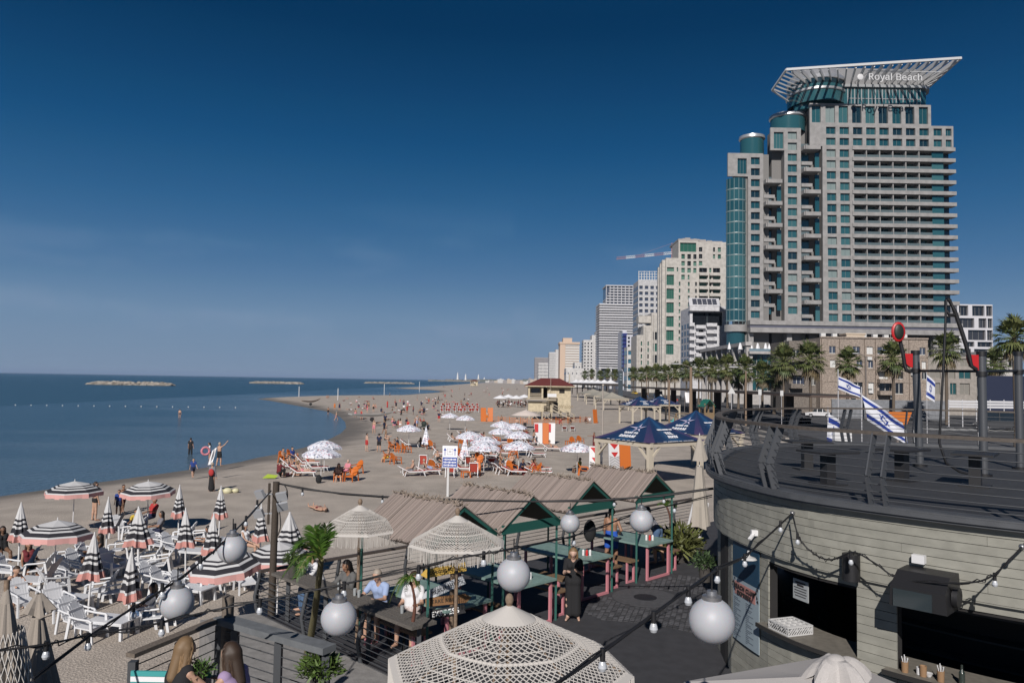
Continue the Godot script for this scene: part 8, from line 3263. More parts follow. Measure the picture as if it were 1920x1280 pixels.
func rail_terrace() -> void:
	# the small raised terrace at the lower left with two women
	var F := 2.72
	var wood := paint("rail_top_wood",C(0.19,0.155,0.125),0.8,"streak",0.7)
	var dk := M("rail_steel")
	var a := on(250,1226,3.62)
	var b := on(412,1160,3.62)
	var c := on(612,1216,3.62)
	var g := Geo.new()
	g.prism(PackedVector2Array([W(a.x,a.z + 0.05),W(b.x,b.z),W(c.x,c.z),W(c.x + 0.4,-4),W(a.x - 1.5,-4)]),-0.2,F)
	struct("raised_terrace_floor",g,M("deck_stone"))
	for side in 2:
		var p := [a,c][side] as Vector3
		var root := thing("terrace_railing",["wood topped railing behind the blonde woman","thick grey topped railing right of the two women"][side],"railing")
		one_bar(root,"top_rail",wood if side == 0 else paint("grey_beam",C(0.15,0.16,0.17),0.8,"cloudy",1.0),p + (p - b).normalized()*0.05,b,0.13 if side == 0 else 0.22,0.05 if side == 0 else 0.08)
		for k in 3:
			var q := p.lerp(b,k*0.5 if side == 0 else k*0.42)
			one_bar(root,"post",dk,V(q.x,F,q.z),q - V(0,0.08,0),0.09)
		for k in 7:
			var cg := Geo.new()
			var dy := Vector3(0,-0.14 - k*0.12,0)
			cg.rod(p + dy,b + dy,0.008,4)
			part(root,"cable",cg,dk)
	var near := {"fingers": true,"curl": 0.7}
	for k in 2:
		var at := off([332.0,446.0][k],[1205.0,1225.0][k],[8.5,8.4][k])
		at.y = F
		person(["long haired blonde woman in a brown strappy top seen from behind","woman in a lilac top with tied hair in profile"][k],"table",at,[2.5,-2.0][k],1,[2,2] if k == 0 else [1,2],["tank","black"] if k == 0 else ["tank","lilac"],["shorts","black"],true,1.0,0.42,0.013,{"fingers": true,"curl": 0.7,"lean": 0.12})
		var ch := thing("dark_stool",["dark stool under the blonde woman","dark stool under the woman in lilac"][k],"stool",at)
		one_lathe(ch,"seat",M("seat_black"),[W(0.15,0),W(0.14,0.38),W(0.18,0.4),W(0,0.41)],12)
	var tt := thing("striped_towel","turquoise and white striped cloth hung inside the wooden rail","towel",off(262,1262,8.8))
	for k in 5:
		one_box(tt,"stripe",M("cloth_turquoise") if k % 2 == 0 else M("white_cloth"),V(0.35,-k*0.06,0),V(0.9,0.055,0.03))
	var bp := thing("wooden_stump","short weathered wooden post at the railing corner","post",V(b.x + 0.1,F,b.z))
	one_rod(bp,"shaft",wood,Vector3.ZERO,V(0,1.2,0),0.08,9)

func smooth(list: Array,per := 8) -> PackedVector3Array:
	var c := Curve3D.new()
	for i in list.size():
		var a: Vector3 = list[maxi(i - 1,0)]
		var b: Vector3 = list[mini(i + 1,list.size() - 1)]
		c.add_point(list[i],(a - b)/6.0,(b - a)/6.0)
	return c.tessellate(3,4)

func lights() -> void:
	var black := paint("wire_black",C(0.01,0.01,0.012),0.6)
	var bulb := glass("bulb_white",C(0.45,0.47,0.5),0.25)
	# picture x, y and distance of each wire's course; then where bulbs hang from it
	var runs := [
		["thick bundle of cables from the wooden pole across to the kiosk",0.022,[[512,904,18.0],[570,917,17.9],[640,925,17.8],[720,931,17.6],[850,938,17.3],[1000,940,17.0],[1130,937,16.8],[1240,930,16.6],[1338,916,16.4]],[[567,917,17.9],[717,931,17.6],[852,938,17.3],[1152,936,16.8],[1245,930,16.6]]],
		["string of bulbs from the wooden pole down to the lower left",0.014,[[508,920,18.0],[470,965,14.0],[435,1000,11.2],[395,1038,10.4],[345,1078,9.6],[300,1108,9.2],[240,1145,8.8],[170,1190,8.2],[60,1275,7.2]],[[482,940,15.4],[461,970,13.4],[440,985,11.6],[412,1012,10.8],[376,1046,10.0],[304,1098,9.2],[250,1135,8.9]]],
		["string of bulbs across the lower left towards the front macrame parasol",0.012,[[-20,1222,7.4],[90,1207,7.7],[170,1190,8.2],[300,1168,8.6],[390,1146,8.9],[480,1128,9.0],[560,1112,9.1],[640,1096,9.1],[760,1070,9.2],[850,1048,9.4],[965,1028,9.5],[1080,1003,12.0],[1200,962,13.4],[1335,928,16.0]],[[86,1207,7.7],[165,1192,8.2],[303,1167,8.6],[487,1127,9.0],[645,1095,9.1],[785,1064,9.2],[907,1038,9.4],[1076,1004,12.0],[1265,946,14.6]]],
		["string of bulbs from below the camera up to the kiosk wall",0.015,[[1030,1290,5.6],[1110,1237,6.0],[1200,1170,6.5],[1290,1105,7.2],[1345,1068,8.5],[1400,1040,11.0],[1486,962,12.9]],[[1130,1222,6.1],[1226,1152,6.6],[1291,1104,7.2],[1345,1067,8.5],[1397,1042,10.8],[1464,980,12.4]]],
		["string of bulbs looped along the kiosk wall",0.012,[[1486,962,12.7],[1500,1010,12.4],[1530,1040,12.2],[1560,1049,11.9],[1600,1035,11.6],[1640,1055,11.3],[1690,1085,11.0],[1800,1093,10.4],[1860,1080,10.1],[1917,1025,9.9]],[[1496,1003,12.4],[1596,1040,11.6],[1866,1078,10.1]]],
	]
	var first: Node3D
	for r in runs:
		var root := thing("string_lights",r[0],"string lights")
		var pts := []
		for q in r[2]:
			pts.append(off(q[0],q[1],q[2]))
		var cv := smooth(pts)
		var g := Geo.new()
		g.tube(cv,r[1],5)
		part(root,"cable",g,black)
		var g2 := Geo.new()
		var tw := PackedVector3Array()
		for i in cv.size():
			tw.append(cv[i] + V(0,0.035*sin(i*1.9),0.02*cos(i*1.3)))
		g2.tube(tw,r[1]*0.6,4)
		part(root,"cable",g2,black)
		for q in r[3]:
			var p := off(q[0],q[1],q[2])
			if not store.has("socket"):
				var sg := Geo.new()
				sg.rod(V(0,0.03,0),V(0,-0.07,0),0.022,7)
				store.socket = sg.mesh()
				var bg := Geo.new()
				bg.lathe([W(0.0,-0.155),W(0.026,-0.145),W(0.037,-0.12),W(0.03,-0.09),W(0.018,-0.065)],10)
				store.bulb = bg.mesh()
			var so := part(root,"socket",store.socket,black,T(p))
			part(so,"bulb",store.bulb,bulb)
	var gl := paint("globe_opal",C(0.4,0.41,0.44),0.5)
	gl.subsurf_scatter_enabled = true
	gl.subsurf_scatter_strength = 0.2
	var defs := [[435,1029,10.9,"globe lamp hanging before the far white chairs"],[331,1130,9.4,"globe lamp left of the open striped parasol"],[635,1158,8.8,"globe lamp right beside the slanting palm"],[963,1077,9.2,"globe lamp just above the front macrame parasol"],[1069,981,16.0,"smallest globe lamp under the straw roofs"],[1203,976,13.1,"globe lamp in front of the leaning man"],[1335,1163,6.9,"largest and nearest globe lamp beside the kiosk"]]
	for q in defs:
		var p := off(q[0],q[1],q[2])
		var root := thing("globe_lamp",q[3],"lamp",p,0,"white globe lamps on the wires")
		one_ball(root,"globe",gl,Vector3.ZERO,Vector3.ONE*0.2,28,18)
		one_lathe(root,"collar",M("collar_metal"),[W(0.085,0.18),W(0.085,0.215),W(0.05,0.225),W(0.045,0.26),W(0,0.265)],16)
		one_rod(root,"hanger",black,V(0,0.26,0),V(0,0.42,0),0.008,5)
	# the wooden pole with floodlights
	var b := on(508,1153,DECK + 0.1)
	var pole := thing("wooden_pole","dark wooden pole carrying cables and grey floodlights at the deck corner","pole",b)
	var h := off(512,903,-b.z).y - b.y
	var g3 := Geo.new()
	g3.rod(Vector3.ZERO,V(0.02,h,0),0.085,9,0.075)
	g3.rod(V(-0.13,h*0.68,0.02),V(-0.13,h*0.99,0.02),0.03,6)
	part(pole,"shaft",g3,paint("pole_wood",C(0.075,0.058,0.045),0.85,"streak",0.6))
	for k in 4:
		var f := Geo.new()
		var at := Vector3([-0.32,-0.34,0.18,0.2][k],h - [0.28,0.72,0.32,0.55][k],0.08)
		f.box(at,V(0.24,0.2,0.08),Basis.from_euler(V(0.4,0.3*(k - 1.5),0.2)))
		f.bar(at,V(0,at.y,0),0.03)
		part(pole,"floodlight",f,paint("flood_grey",C(0.3,0.31,0.33),0.4))
	var lp := Geo.new()
	lp.tube(smooth([V(0.02,h,0),V(0.25,h - 0.1,0.05),V(0.3,h - 0.35,0.05),V(0.12,h - 0.5,0.03),V(0.16,h - 1.0,0.03),V(0.06,h - 1.3,0)]),0.012,5)
	part(pole,"loose_cable",lp,black)

# ------------------------------------------------------------------ the round kiosk with its roof terrace
var ring_p := PackedVector2Array()
var ring_n := PackedVector2Array()
var ring_s := PackedFloat32Array()

func trace_ring() -> void:
	var pts := []
	for q in [[6.5,21.8],[5.24,19.2],[4.5,16.8],[4.32,15.2],[4.73,13.2],[5.55,11.9],[7.0,10.5],[8.6,9.6],[10.5,9.2],[14.5,9.6],[18,12.5],[19.6,16.5],[19,20],[16.8,22.7],[14,24.3],[11.4,24.8],[8.7,23.9],[6.5,21.8]]:
		pts.append(V(q[0],0,-q[1]))
	var c := Curve3D.new()
	var n := pts.size()
	for i in n:
		var a: Vector3 = pts[(i - 1 + n - 1) % (n - 1)]
		var b: Vector3 = pts[(i + 1) % (n - 1)]
		c.add_point(pts[i],(a - b)/6.0,(b - a)/6.0)
	var long := c.get_baked_length()
	for i in 181:
		var s := long*i/180.0
		var p := c.sample_baked(s,true)
		var t := c.sample_baked(minf(s + 0.1,long),true) - c.sample_baked(maxf(s - 0.1,0.0),true)
		ring_p.append(W(p.x,p.z))
		ring_n.append(W(-t.z,t.x).normalized())
		ring_s.append(s)
	# make the normals point outwards
	if (ring_p[0] + ring_n[0] - W(11.5,-17)).length() < (ring_p[0] - W(11.5,-17)).length():
		for i in ring_n.size():
			ring_n[i] = -ring_n[i]

func rim(s: float,away: float,y: float) -> Vector3:
	var long := ring_s[180]
	var f := fposmod(s,long)/long*180.0
	var i := mini(int(f),179)
	var t := f - i
	var p := ring_p[i].lerp(ring_p[i + 1],t) + ring_n[i].lerp(ring_n[i + 1],t).normalized()*away
	return Vector3(p.x,y,p.y)

func rim_at(px: float) -> float:
	# distance along the outline of the near side that lies on a given sight line
	var want := (px - 960.0)/FOCAL
	for i in range(12,90):
		var a := ring_p[i].x/-ring_p[i].y
		var b := ring_p[i + 1].x/-ring_p[i + 1].y
		if a <= want and b > want and ring_p[i].y > -16.2:
			return lerpf(ring_s[i],ring_s[i + 1],(want - a)/(b - a))
	return ring_s[60]

func band(g: Geo,s0: float,s1: float,a: float,b: float,y0: float,y1: float,n := 4) -> void:
	# a curved board: outer face a, inner face b
	for i in n:
		var p := lerpf(s0,s1,float(i)/n)
		var q := lerpf(s0,s1,float(i + 1)/n)
		var P := [rim(p,a,y0),rim(q,a,y0),rim(q,a,y1),rim(p,a,y1),rim(p,b,y0),rim(q,b,y0),rim(q,b,y1),rim(p,b,y1)]
		g.quad(P[0],P[1],P[2],P[3])
		g.quad(P[3],P[2],P[6],P[7])
		g.quad(P[4],P[5],P[1],P[0])
		if b < a - 0.05:
			g.quad(P[5],P[4],P[7],P[6])
		if i == 0:
			g.quad(P[4],P[0],P[3],P[7])
		if i == n - 1:
			g.quad(P[1],P[5],P[6],P[2])

func kiosk() -> void:
	trace_ring()
	var long := ring_s[180]
	var root := thing("round_kiosk","round kiosk clad in pale horizontal boards with a dark rim and open counter","kiosk")
	var boards := []
	for k in 4:
		boards.append(paint("board_%d" % k,C(0.31,0.305,0.265)*[1.0,0.95,1.05,0.97][k],0.75,"cloudy",1.6))
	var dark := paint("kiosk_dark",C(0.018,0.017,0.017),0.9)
	var rimm := paint("rim_grey",C(0.085,0.09,0.1),0.6,"cloudy",2.0)
	var x1 := rim_at(1440)
	var x2 := rim_at(1604)
	var x3 := rim_at(1678)
	var x4 := rim_at(1990)
	var B := func(called,s0,s1,a,b,y0,y1,m,n = 4):
		var g := Geo.new()
		band(g,s0,s1,a,b,y0,y1,n)
		return part(root,called,g,m)
	# fascia boards
	var end := x4 + 3.0
	for row in 8:
		var y := 3.955 + row*0.1295
		var s: float = -1.2 - (row*2 % 5)*1.1
		while s < end:
			var e := minf(s + 5.2,end)
			B.call("plank",s,e - 0.004,0.06,0.03,y,y + 0.1205,boards[rng.randi() % 4],10)
			s = e
	B.call("fascia_backing",-2.6,end,0.032,-0.1,3.95,4.98,dark,40)
	B.call("soffit",-2.6,end,0.05,-0.45,3.93,3.948,boards[1],40)
	# lower boards with the two hatches left open
	var open_low := 2.72
	var open_top := 3.72
	for row in 19:
		var y := DECK + 0.005 + row*0.1358
		var spans := [[-2.0,0.2],[0.2,2.2],[2.2,4.2],[4.2,x1],[x2,x3]]
		if y < open_low - 0.06 or y > open_top:
			spans = [[-2.0,0.2],[0.2,2.2],[2.2,4.2],[4.2,x1],[x1,x2],[x2,x3],[x3,(x3 + x4)/2],[(x3 + x4)/2,x4 + 1.5]]
		for q in spans:
			B.call("plank",q[0],q[1] - 0.005,-0.02,-0.05,y,y + 0.1275,boards[rng.randi() % 4],3)
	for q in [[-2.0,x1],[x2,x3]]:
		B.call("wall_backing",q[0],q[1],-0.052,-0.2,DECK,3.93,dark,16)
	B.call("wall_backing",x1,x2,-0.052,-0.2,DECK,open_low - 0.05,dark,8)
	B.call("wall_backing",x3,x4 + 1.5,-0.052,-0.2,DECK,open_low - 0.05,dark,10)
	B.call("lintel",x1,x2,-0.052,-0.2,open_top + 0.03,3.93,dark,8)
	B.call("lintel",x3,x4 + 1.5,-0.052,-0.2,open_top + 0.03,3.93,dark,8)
	var ctop := paint("counter_top",C(0.19,0.175,0.15),0.6,"cloudy",1.0)
	for q in [[x1 - 0.1,x2 + 0.05],[x3 - 0.15,x4 + 1.5]]:
		B.call("counter_top",q[0],q[1],0.16,-0.7,open_low - 0.04,open_low,ctop,14)
		B.call("counter_edge",q[0],q[1],0.18,0.161,open_low - 0.06,open_low + 0.006,dark,14)
	# dark room inside
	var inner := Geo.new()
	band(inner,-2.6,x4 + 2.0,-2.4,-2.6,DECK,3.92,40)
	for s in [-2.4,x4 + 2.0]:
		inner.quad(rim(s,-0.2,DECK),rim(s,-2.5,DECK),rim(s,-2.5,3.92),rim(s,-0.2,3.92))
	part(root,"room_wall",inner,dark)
	for k in 3:
		var sh := Geo.new()
		band(sh,x1,x4,-2.1,-2.4,2.4 + k*0.4,2.43 + k*0.4,20)
		part(root,"room_shelf",sh,paint("shelf_grey",C(0.06,0.06,0.06),0.8))
	# rim, terrace floor
	B.call("rim",0.0,long,0.2,-0.12,4.99,5.12,rimm,180)
	B.call("rim_lip",0.0,long,0.24,0.201,5.03,5.1,rimm,180)
	var plan := PackedVector2Array()
	for i in 90:
		var p := rim(long*i/90.0,-0.121,0)
		plan.append(W(p.x,p.z))
	var fl := Geo.new()
	fl.prism(plan,4.8,TERRACE)
	part(root,"terrace_floor",fl,paint("terrace_floor",C(0.045,0.047,0.052),0.7,"cloudy",3.0))
	# railing of the terrace
	var rr := thing("terrace_guard_rail","curved cable railing with brown handrail round the kiosk roof","railing")
	var steel := paint("guard_steel",C(0.09,0.095,0.105),0.5,"",1.0,0.3)
	var prof := func(h): return lerpf(0.08,0.2,h/0.42) if h < 0.42 else lerpf(0.2,-0.03,(h - 0.42)/0.63)
	var N := 24
	for k in N:
		var s := long*(k + 0.35)/N
		for e in [-0.11,0.11]:
			var g := Geo.new()
			for seg in [[0.0,0.42],[0.42,1.05]]:
				var p := rim(s + e,prof.call(seg[0]),5.12 + seg[0])
				var q := rim(s + e,prof.call(seg[1]),5.12 + seg[1])
				var out := rim(s,1.0,0) - rim(s,0.0,0)
				g.bar(p,q,0.15,0.022,out.cross(UP).normalized())
			part(rr,"post",g,steel)
	for c in 8:
		var h := 0.08 + c*0.118
		var pts := PackedVector3Array()
		for i in 121:
			pts.append(rim(long*i/120.0,prof.call(h),5.12 + h))
		var g := Geo.new()
		g.tube(pts,0.008,4,false)
		part(rr,"cable",g,steel)
	var hr := Geo.new()
	band(hr,0,long,0.04,-0.12,6.17,6.22,180)
	part(rr,"handrail",hr,paint("hand_wood",C(0.12,0.1,0.085),0.7,"streak",1.0))
	for k in 4:
		var t := on([1514.0,1553.0,1692.0,1830.0][k],[880.0,908.0,901.0,912.0][k],TERRACE)
		var tb := thing("terrace_table",["dark pedestal table at the left of the roof terrace","dark pedestal table nearest the rail on the roof terrace","wide dark pedestal table in the middle of the roof terrace","dark pedestal table among the grey posts"][k],"table",t,0.3*k)
		var g := Geo.new()
		g.box(V(0,0.62,0),V(0.9,0.04,0.7))
		part(tb,"tabletop",g,M("table_black"))
		g = Geo.new()
		g.box(V(0,0.3,0),V(0.2,0.6,0.2))
		part(tb,"pedestal",g,M("table_black"))
		g = Geo.new()
		g.box(V(0,0.015,0),V(0.5,0.03,0.5))
		part(tb,"foot",g,M("table_black"))
	# menu posters on the left part of the wall
	var p0 := rim_at(1376)
	var p1 := rim_at(1424)
	var po := thing("menu_poster","tall menu poster, dark blue above and pale below, on the kiosk wall","poster")
	for q in [["blue_panel",3.24,3.92,C(0.012,0.045,0.085)],["menu_panel",2.08,3.235,C(0.27,0.33,0.37)]]:
		var g := Geo.new()
		band(g,p0,p1,0.0,-0.015,q[1],q[2],6)
		part(po,q[0],g,paint("poster_" + q[0],q[3],0.6))
	var hd := Geo.new()
	band(hd,p0 + 0.1,p1 - 0.12,0.006,0.001,2.93,3.17,5)
	part(po,"pink_header",hd,paint("poster_pink",C(0.42,0.2,0.18),0.6))
	var mid := (p0 + p1)/2
	var outv := (rim(mid,1,0) - rim(mid,0,0)).normalized()
	var face_b := Basis(UP.cross(outv),UP,outv)
	var wide: float = p1 - p0
	for k in 2:
		lettering(po,"lettering",["BEACH CLUB","EXPRESS"][k],0.075,M("ink"),Transform3D(face_b,rim(mid,0.018,3.1 - k*0.11)),0.01,true,wide/0.75)
	for k in 22:
		var g := Geo.new()
		var y := 2.86 - k*0.034
		var w := 0.3*wide*(0.6 + 0.4*sin(k*2.3))
		band(g,p0 + 0.06,p0 + 0.06 + w,0.005,0.001,y,y + 0.01,2)
		band(g,mid + 0.05,mid + 0.05 + w*0.9,0.005,0.001,y,y + 0.01,2)
		part(po,"print_line",g,paint("ink_pale",C(0.1,0.12,0.15),0.7))
	for s in [p0 + 0.07,p1 - 0.07]:
		var g := Geo.new()
		for k in 7:
			var a := k*0.9
			var c := rim(s,0.012,3.0 + 0.04*k)
			g.tri(c,c + face_b*V(cos(a)*0.09,sin(a)*0.05 - 0.02,0),c + face_b*V(cos(a + 0.6)*0.07,sin(a + 0.6)*0.07,0))
		part(po,"dark_blossom",g,M("ink"))
	fittings(x1,x3)
	big_parasol()

func fittings(x1: float,x3: float) -> void:
	var black := paint("speaker_black",C(0.014,0.014,0.016),0.5)
	var s := rim_at(1605)
	var o := thing("wall_speaker","round fronted black speaker on the kiosk boards","speaker",rim(s,0.17,4.13))
	var g := Geo.new()
	g.lathe([W(0,-0.2),W(0.13,-0.2),W(0.13,0.2),W(0,0.2)],16)
	part(o,"shell",g,black)
	s = rim_at(1748)
	var outv := (rim(s,1,0) - rim(s,0,0)).normalized()
	var turn := atan2(outv.x,outv.z)
	o = thing("projector_housing","large black projector housing fixed to the kiosk boards","projector",rim(s,0.42,4.06),turn)
	g = Geo.new()
	extrude_side(g,[[0.3,-0.22],[0.32,0.06],[0.05,0.24],[-0.36,0.24],[-0.36,-0.22]],0.74,0.03)
	part(o,"shell",g,black)
	g = Geo.new()
	g.box(V(-0.06,-0.09,0.325),V(0.5,0.24,0.02))
	part(o,"glass_front",g,glass("projector_glass",C(0.03,0.04,0.045),0.1))
	g = Geo.new()
	g.rod(V(0.37,-0.02,0.0),V(0.44,-0.02,0.0),0.14,12)
	part(o,"side_knob",g,black)
	o = thing("junction_box","small white junction box above the projector housing","box",rim(rim_at(1726),0.12,4.42),turn)
	g = Geo.new()
	g.box(Vector3.ZERO,V(0.17,0.12,0.1))
	part(o,"shell",g,M("white_plastic"))
	o = thing("pendant_lamp","small glass pendant lamp under the kiosk fascia beside the poster","lamp",rim(rim_at(1428),0.25,3.83))
	g = Geo.new()
	g.lathe([W(0.15,-0.03),W(0.12,0.0),W(0.03,0.03),W(0.02,0.12),W(0,0.12)],14)
	part(o,"shade",g,M("lamp_clear"))
	o = thing("wall_bracket","small white bracket on the kiosk boards above the pendant lamp","bracket",rim(rim_at(1425),0.1,4.25))
	g = Geo.new()
	g.box(Vector3.ZERO,V(0.12,0.1,0.08))
	g.bar(Vector3.ZERO,V(-0.12,-0.1,0.1),0.06,0.03)
	part(o,"shell",g,M("white_plastic"))
	for k in 3:
		var a: Vector3 = [off(1486,962,12.9),off(1917,1025,10.05),off(1362,918,16.3)][k]
		o = thing("wire_bracket",["steel bracket holding the wires on the kiosk boards","steel bracket holding the wires near the right edge","steel bracket with tangled wires at the kiosk's left end"][k],"bracket",a)
		g = Geo.new()
		g.bar(V(0.25,0.02,-0.25),Vector3.ZERO,0.03)
		g.ball(Vector3.ZERO,Vector3.ONE*0.04,8,6)
		part(o,"arm",g,M("collar_metal"))
	# glass crate on the first counter
	var cs := x1 + 0.45
	outv = (rim(cs,1,0) - rim(cs,0,0)).normalized()
	o = thing("glass_rack","white lattice glass rack standing on the left counter","crate",rim(cs,-0.14,2.722),atan2(outv.x,outv.z))
	var w := paint("rack_white",C(0.5,0.5,0.5),0.6)
	for side in 4:
		g = Geo.new()
		var b := Basis(UP,PI/2*side)
		for k in 11:
			var x := -0.25 + k*0.05
			g.bar(b*V(x,0.02,0.25),b*V(minf(x + 0.1,0.25),0.13,0.25),0.012)
		for y in [0.01,0.14]:
			g.bar(b*V(-0.25,y,0.25),b*V(0.25,y,0.25),0.02)
		part(o,"lattice_side",g,w)
	g = Geo.new()
	for k in 4:
		g.box(V(-0.18 + k*0.12,0.1,0),V(0.012,0.08,0.48))
		g.box(V(0,0.1,-0.18 + k*0.12),V(0.48,0.08,0.012))
	part(o,"divider",g,w)
	# cups and glasses on the second counter
	var kraft := paint("kraft_brown",C(0.25,0.15,0.08),0.85)
	for k in 3:
		o = thing("cutlery_cup",["brown cup of white cutlery at the left end of the right counter","plain brown cup second on the right counter","brown cup of toothpicks on the right counter"][k],"cup",rim(x3 + 0.12 + k*0.24,0.02 - 0.03*(k % 2),2.722))
		g = Geo.new()
		g.lathe([W(0.045,0),W(0.05,0.15),W(0.04,0.15),W(0,0.1)],12)
		part(o,"cup",g,kraft)
		if k != 1:
			g = Geo.new()
			for m in 7:
				g.bar(V(0.02*cos(m),0.1,0.02*sin(m)),V(0.045*cos(m),0.2 + 0.02*(m % 3),0.045*sin(m)),0.009)
			part(o,"cutlery",g,M("white_plastic"))
	for k in 4:
		o = thing("counter_jar",["white jar on the right counter","small white sauce dish on the right counter","clear bottle with gold label on the right counter","pink napkin in a glass on the right counter"][k],["jar","dish","bottle","glass"][k],rim(x3 + [0.3,0.42,0.85,1.75][k],-0.06,2.722))
		g = Geo.new()
		g.lathe([[W(0.05,0),W(0.05,0.1),W(0,0.1)],[W(0.03,0),W(0.055,0.05),W(0,0.04)],[W(0.04,0),W(0.04,0.17),W(0.015,0.22),W(0.015,0.28),W(0,0.28)],[W(0.03,0),W(0.012,0.03),W(0.012,0.08),W(0.05,0.12),W(0.09,0.24),W(0.03,0.27),W(0,0.2)]][k],12)
		part(o,"body",g,[M("white_plastic"),M("white_plastic"),glass("bottle_dark",C(0.03,0.04,0.035)),paint("napkin_pink",C(0.5,0.42,0.43),0.9)][k])
	var ns := x1 + 0.55
	outv = (rim(ns,1,0) - rim(ns,0,0)).normalized()
	o = thing("notice_board","grey notice with dark print lines hung inside the left hatch","notice",rim(ns,-0.28,3.42),atan2(outv.x,outv.z))
	g = Geo.new()
	g.box(Vector3.ZERO,V(0.36,0.34,0.02))
	part(o,"sheet",g,paint("notice_grey",C(0.3,0.32,0.33),0.8))
	for k in 6:
		g = Geo.new()
		g.box(V(0,0.12 - k*0.045,0.012),V([0.24,0.16,0.3,0.28,0.3,0.26][k],0.03 if k < 2 else 0.014,0.004))
		part(o,"print_line",g,M("ink"))
	o = thing("red_pennant","small orange red pennant hanging inside the left hatch","pennant",rim(rim_at(1600),-0.12,3.45))
	g = Geo.new()
	g.tri(V(-0.02,-0.12,0),V(0.1,-0.1,0),V(0,0.12,0))
	part(o,"cloth",g,paint("pennant_red",C(0.45,0.08,0.05),0.8))

func big_parasol() -> void:
	# large pale canvas parasol below, at the lower right
	var apex := off(1568,1266,9.2)
	var root := thing("canvas_parasol","large pale canvas parasol with a ruffled top at the lower right corner","parasol",V(apex.x,DECK,apex.z),0.42)
	var m := paint("canvas_pale",C(0.5,0.475,0.46),0.95,"fine",0.4)
	m.backlight_enabled = true
	m.backlight = Color(0.15,0.15,0.15)
	var h := apex.y - DECK
	var R := 1.25
	var g := Geo.new()
	for side in 4:
		var b := Basis(UP,PI/2*side)
		for i in 8:
			for j in 6:
				var q := []
				for e in [[i,j],[i + 1,j],[i + 1,j + 1],[i,j + 1]]:
					var t: float = e[1]/6.0*0.93
					var u: float = (e[0]/4.0 - 1.0)*(1.0 - t)
					q.append(b*V(u*R,h - 0.34*(1.0 - t) - 0.03*sin(t*PI)*(1.0 - absf(e[0]/4.0 - 1.0)),R*(1.0 - t)))
				g.quad(q[0],q[1],q[2],q[3])
	part(root,"canopy",g,m)
	var v := Geo.new()
	for side in 4:
		var b := Basis(UP,PI/2*side)
		v.quad(b*V(-R,h - 0.52,R),b*V(R,h - 0.52,R),b*V(R,h - 0.34,R),b*V(-R,h - 0.34,R))
	part(root,"valance",v,m)
	var f := Geo.new()
	for k in 40:
		var a0 := TAU*k/40.0
		var a1 := TAU*(k + 1)/40.0
		var P := func(a,t): return Vector3(cos(a),0,sin(a))*(0.1 + 0.24*t + 0.1*t*sin(a*5.0)) + Vector3(0,h + 0.2 - 0.24*t*t + 0.09*sin(a*4.0 + 1.0)*t,0)
		for s in 4:
			f.quad(P.call(a1,(s + 1)/4.0),P.call(a0,(s + 1)/4.0),P.call(a0,s/4.0),P.call(a1,s/4.0))
	f.ball(V(0,h + 0.17,0),V(0.12,0.07,0.11),12,6)
	part(root,"ruffled_top",f,m)
	parasol_pole(root,h)

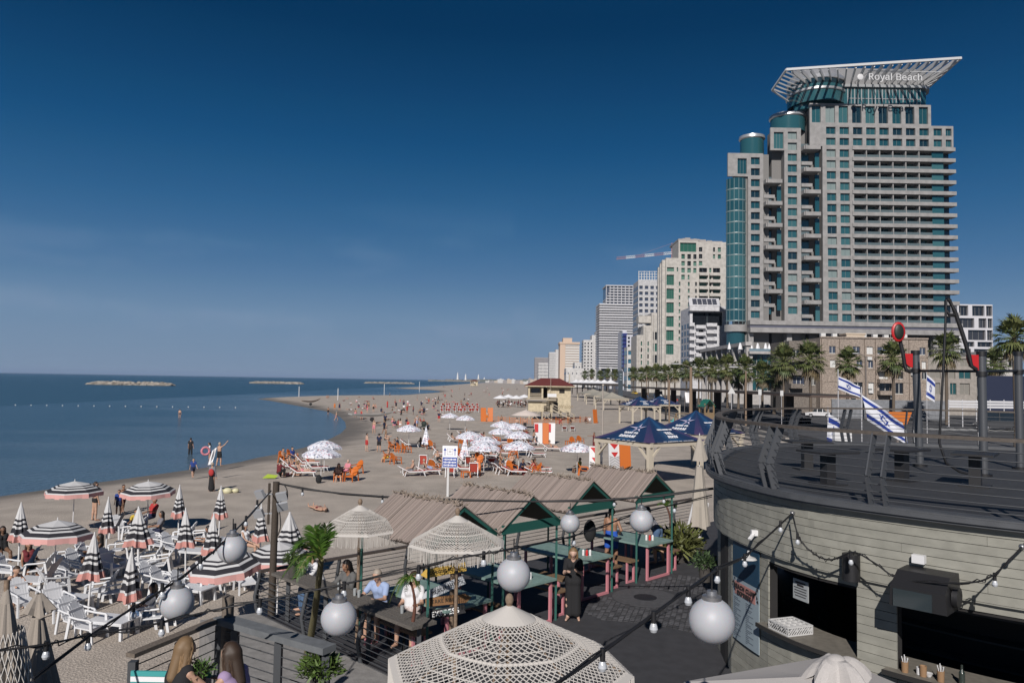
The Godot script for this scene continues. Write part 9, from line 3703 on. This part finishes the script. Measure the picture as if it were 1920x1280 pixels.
func M(called: String) -> StandardMaterial3D:
	if mats.has(called):
		return mats[called]
	match called:
		"tower_glass":
			return glass("tower_glass",Color(0.012,0.06,0.075))
		"tower_glass_dark":
			return glass("tower_glass_dark",Color(0.008,0.025,0.035))
		"tower_glass_mid":
			return glass("tower_glass_mid",Color(0.022,0.085,0.1))
		"tower_window_frame":
			return paint("tower_window_frame",Color(0.12,0.16,0.17),0.5)
		"balustrade_glass":
			return paint("balustrade_glass",Color(0.09,0.12,0.13),0.3)
		"crown_metal":
			return paint("crown_metal",Color(0.33,0.34,0.35),0.4,"",1.0,0.3)
		"bright_metal":
			return paint("bright_metal",Color(0.5,0.5,0.51),0.35,"",1.0,0.6)
		"white_cloth":
			return paint("white_cloth",Color(0.72,0.72,0.74),0.85)
		"dark_glass":
			return glass("dark_glass",Color(0.012,0.014,0.018))
		"slate_glass":
			return glass("slate_glass",Color(0.05,0.06,0.09))
		"band_white":
			return paint("band_white",Color(0.47,0.47,0.49),0.8)
		"cool_white":
			return paint("cool_white",Color(0.55,0.56,0.62),0.8,"cloudy",12.0)
		"far_grid":
			return paint("far_grid",Color(0.16,0.16,0.17),0.8)
		"crane_red":
			return paint("crane_red",Color(0.27,0.15,0.17),0.7)
		"fence_white":
			return paint("fence_white",Color(0.5,0.5,0.52),0.7)
		"lamp_metal":
			return paint("lamp_metal",Color(0.16,0.14,0.13),0.6)
		"lamp_wood":
			return paint("lamp_wood",Color(0.28,0.2,0.14),0.8,"streak",1.0)
		"white_plastic":
			return paint("white_plastic",Color(0.62,0.62,0.63),0.5)
		"tyre":
			return paint("tyre",Color(0.015,0.015,0.016),0.9)
		"rim_metal":
			return paint("rim_metal",Color(0.35,0.35,0.36),0.35,"",1.0,0.7)
		"lamp_clear":
			return glass("lamp_clear",Color(0.5,0.5,0.5),0.15)
		"seat_black":
			return paint("seat_black",Color(0.015,0.015,0.015),0.7)
		"sign_white_dull":
			return paint("sign_white_dull",Color(0.5,0.5,0.5),0.6)
		"sling_red":
			return paint("sling_red",Color(0.42,0.06,0.04),0.85)
		"print_white":
			return paint("print_white",Color(0.75,0.75,0.78),0.7)
		"cloth_turquoise":
			return paint("cloth_turquoise",cloths.turquoise,0.9)
		"board_red":
			return paint("board_red",Color(0.45,0.02,0.02),0.6)
		"sign_blue":
			return paint("sign_blue",Color(0.02,0.06,0.3),0.5)
		"cloth_black":
			return paint("cloth_black",cloths.black,0.9)
		"cord_cream":
			return paint("cord_cream",Color(0.5,0.475,0.445),0.95)
		"deck_stone":
			return paint("deck_stone",Color(0.05,0.05,0.056),0.75,"cloudy",2.5)
		"rail_steel":
			return paint("rail_steel",Color(0.075,0.08,0.088),0.5,"",1.0,0.3)
		"canvas_cream":
			return paint("canvas_cream",Color(0.42,0.38,0.33),0.95,"fine",0.5)
		"collar_metal":
			return paint("collar_metal",Color(0.3,0.3,0.31),0.35,"",1.0,0.7)
		"table_black":
			return paint("table_black",Color(0.02,0.02,0.022),0.5)
		"ink":
			return paint("ink",Color(0.02,0.015,0.015),0.7)
	return null

func V(x: float,y: float,z: float) -> Vector3:
	return Vector3(x,y,z)

func T(at: Vector3) -> Transform3D:
	return Transform3D(Basis.IDENTITY,at)

func R(a: float,b: float) -> float:
	return rng.randf_range(a,b)

func W(x: float,y: float) -> Vector2:
	return Vector2(x,y)

func C(r: float,g: float,b: float) -> Color:
	return Color(r,g,b)

func one_box(p: Node,called: String,m: Material,o: Vector3,s: Vector3,b := Basis.IDENTITY) -> MeshInstance3D:
	var g := Geo.new()
	g.box(o,s,b)
	return part(p,called,g,m)

func one_bar(p: Node,called: String,m: Material,a: Vector3,b: Vector3,w: float,h := -1.0,up := Vector3.UP) -> MeshInstance3D:
	var g := Geo.new()
	g.bar(a,b,w,h,up)
	return part(p,called,g,m)

func one_rod(p: Node,called: String,m: Material,a: Vector3,b: Vector3,r: float,n := 6,r2 := -1.0) -> MeshInstance3D:
	var g := Geo.new()
	g.rod(a,b,r,n,r2)
	return part(p,called,g,m)

func one_ball(p: Node,called: String,m: Material,o: Vector3,r: Vector3,a := 12,b := 8) -> MeshInstance3D:
	var g := Geo.new()
	g.ball(o,r,a,b)
	return part(p,called,g,m)

func one_lathe(p: Node,called: String,m: Material,f: Array,n := 16,o := Vector3.ZERO,a := 0.0,b := TAU) -> MeshInstance3D:
	var g := Geo.new()
	g.lathe(f,n,o,a,b)
	return part(p,called,g,m)
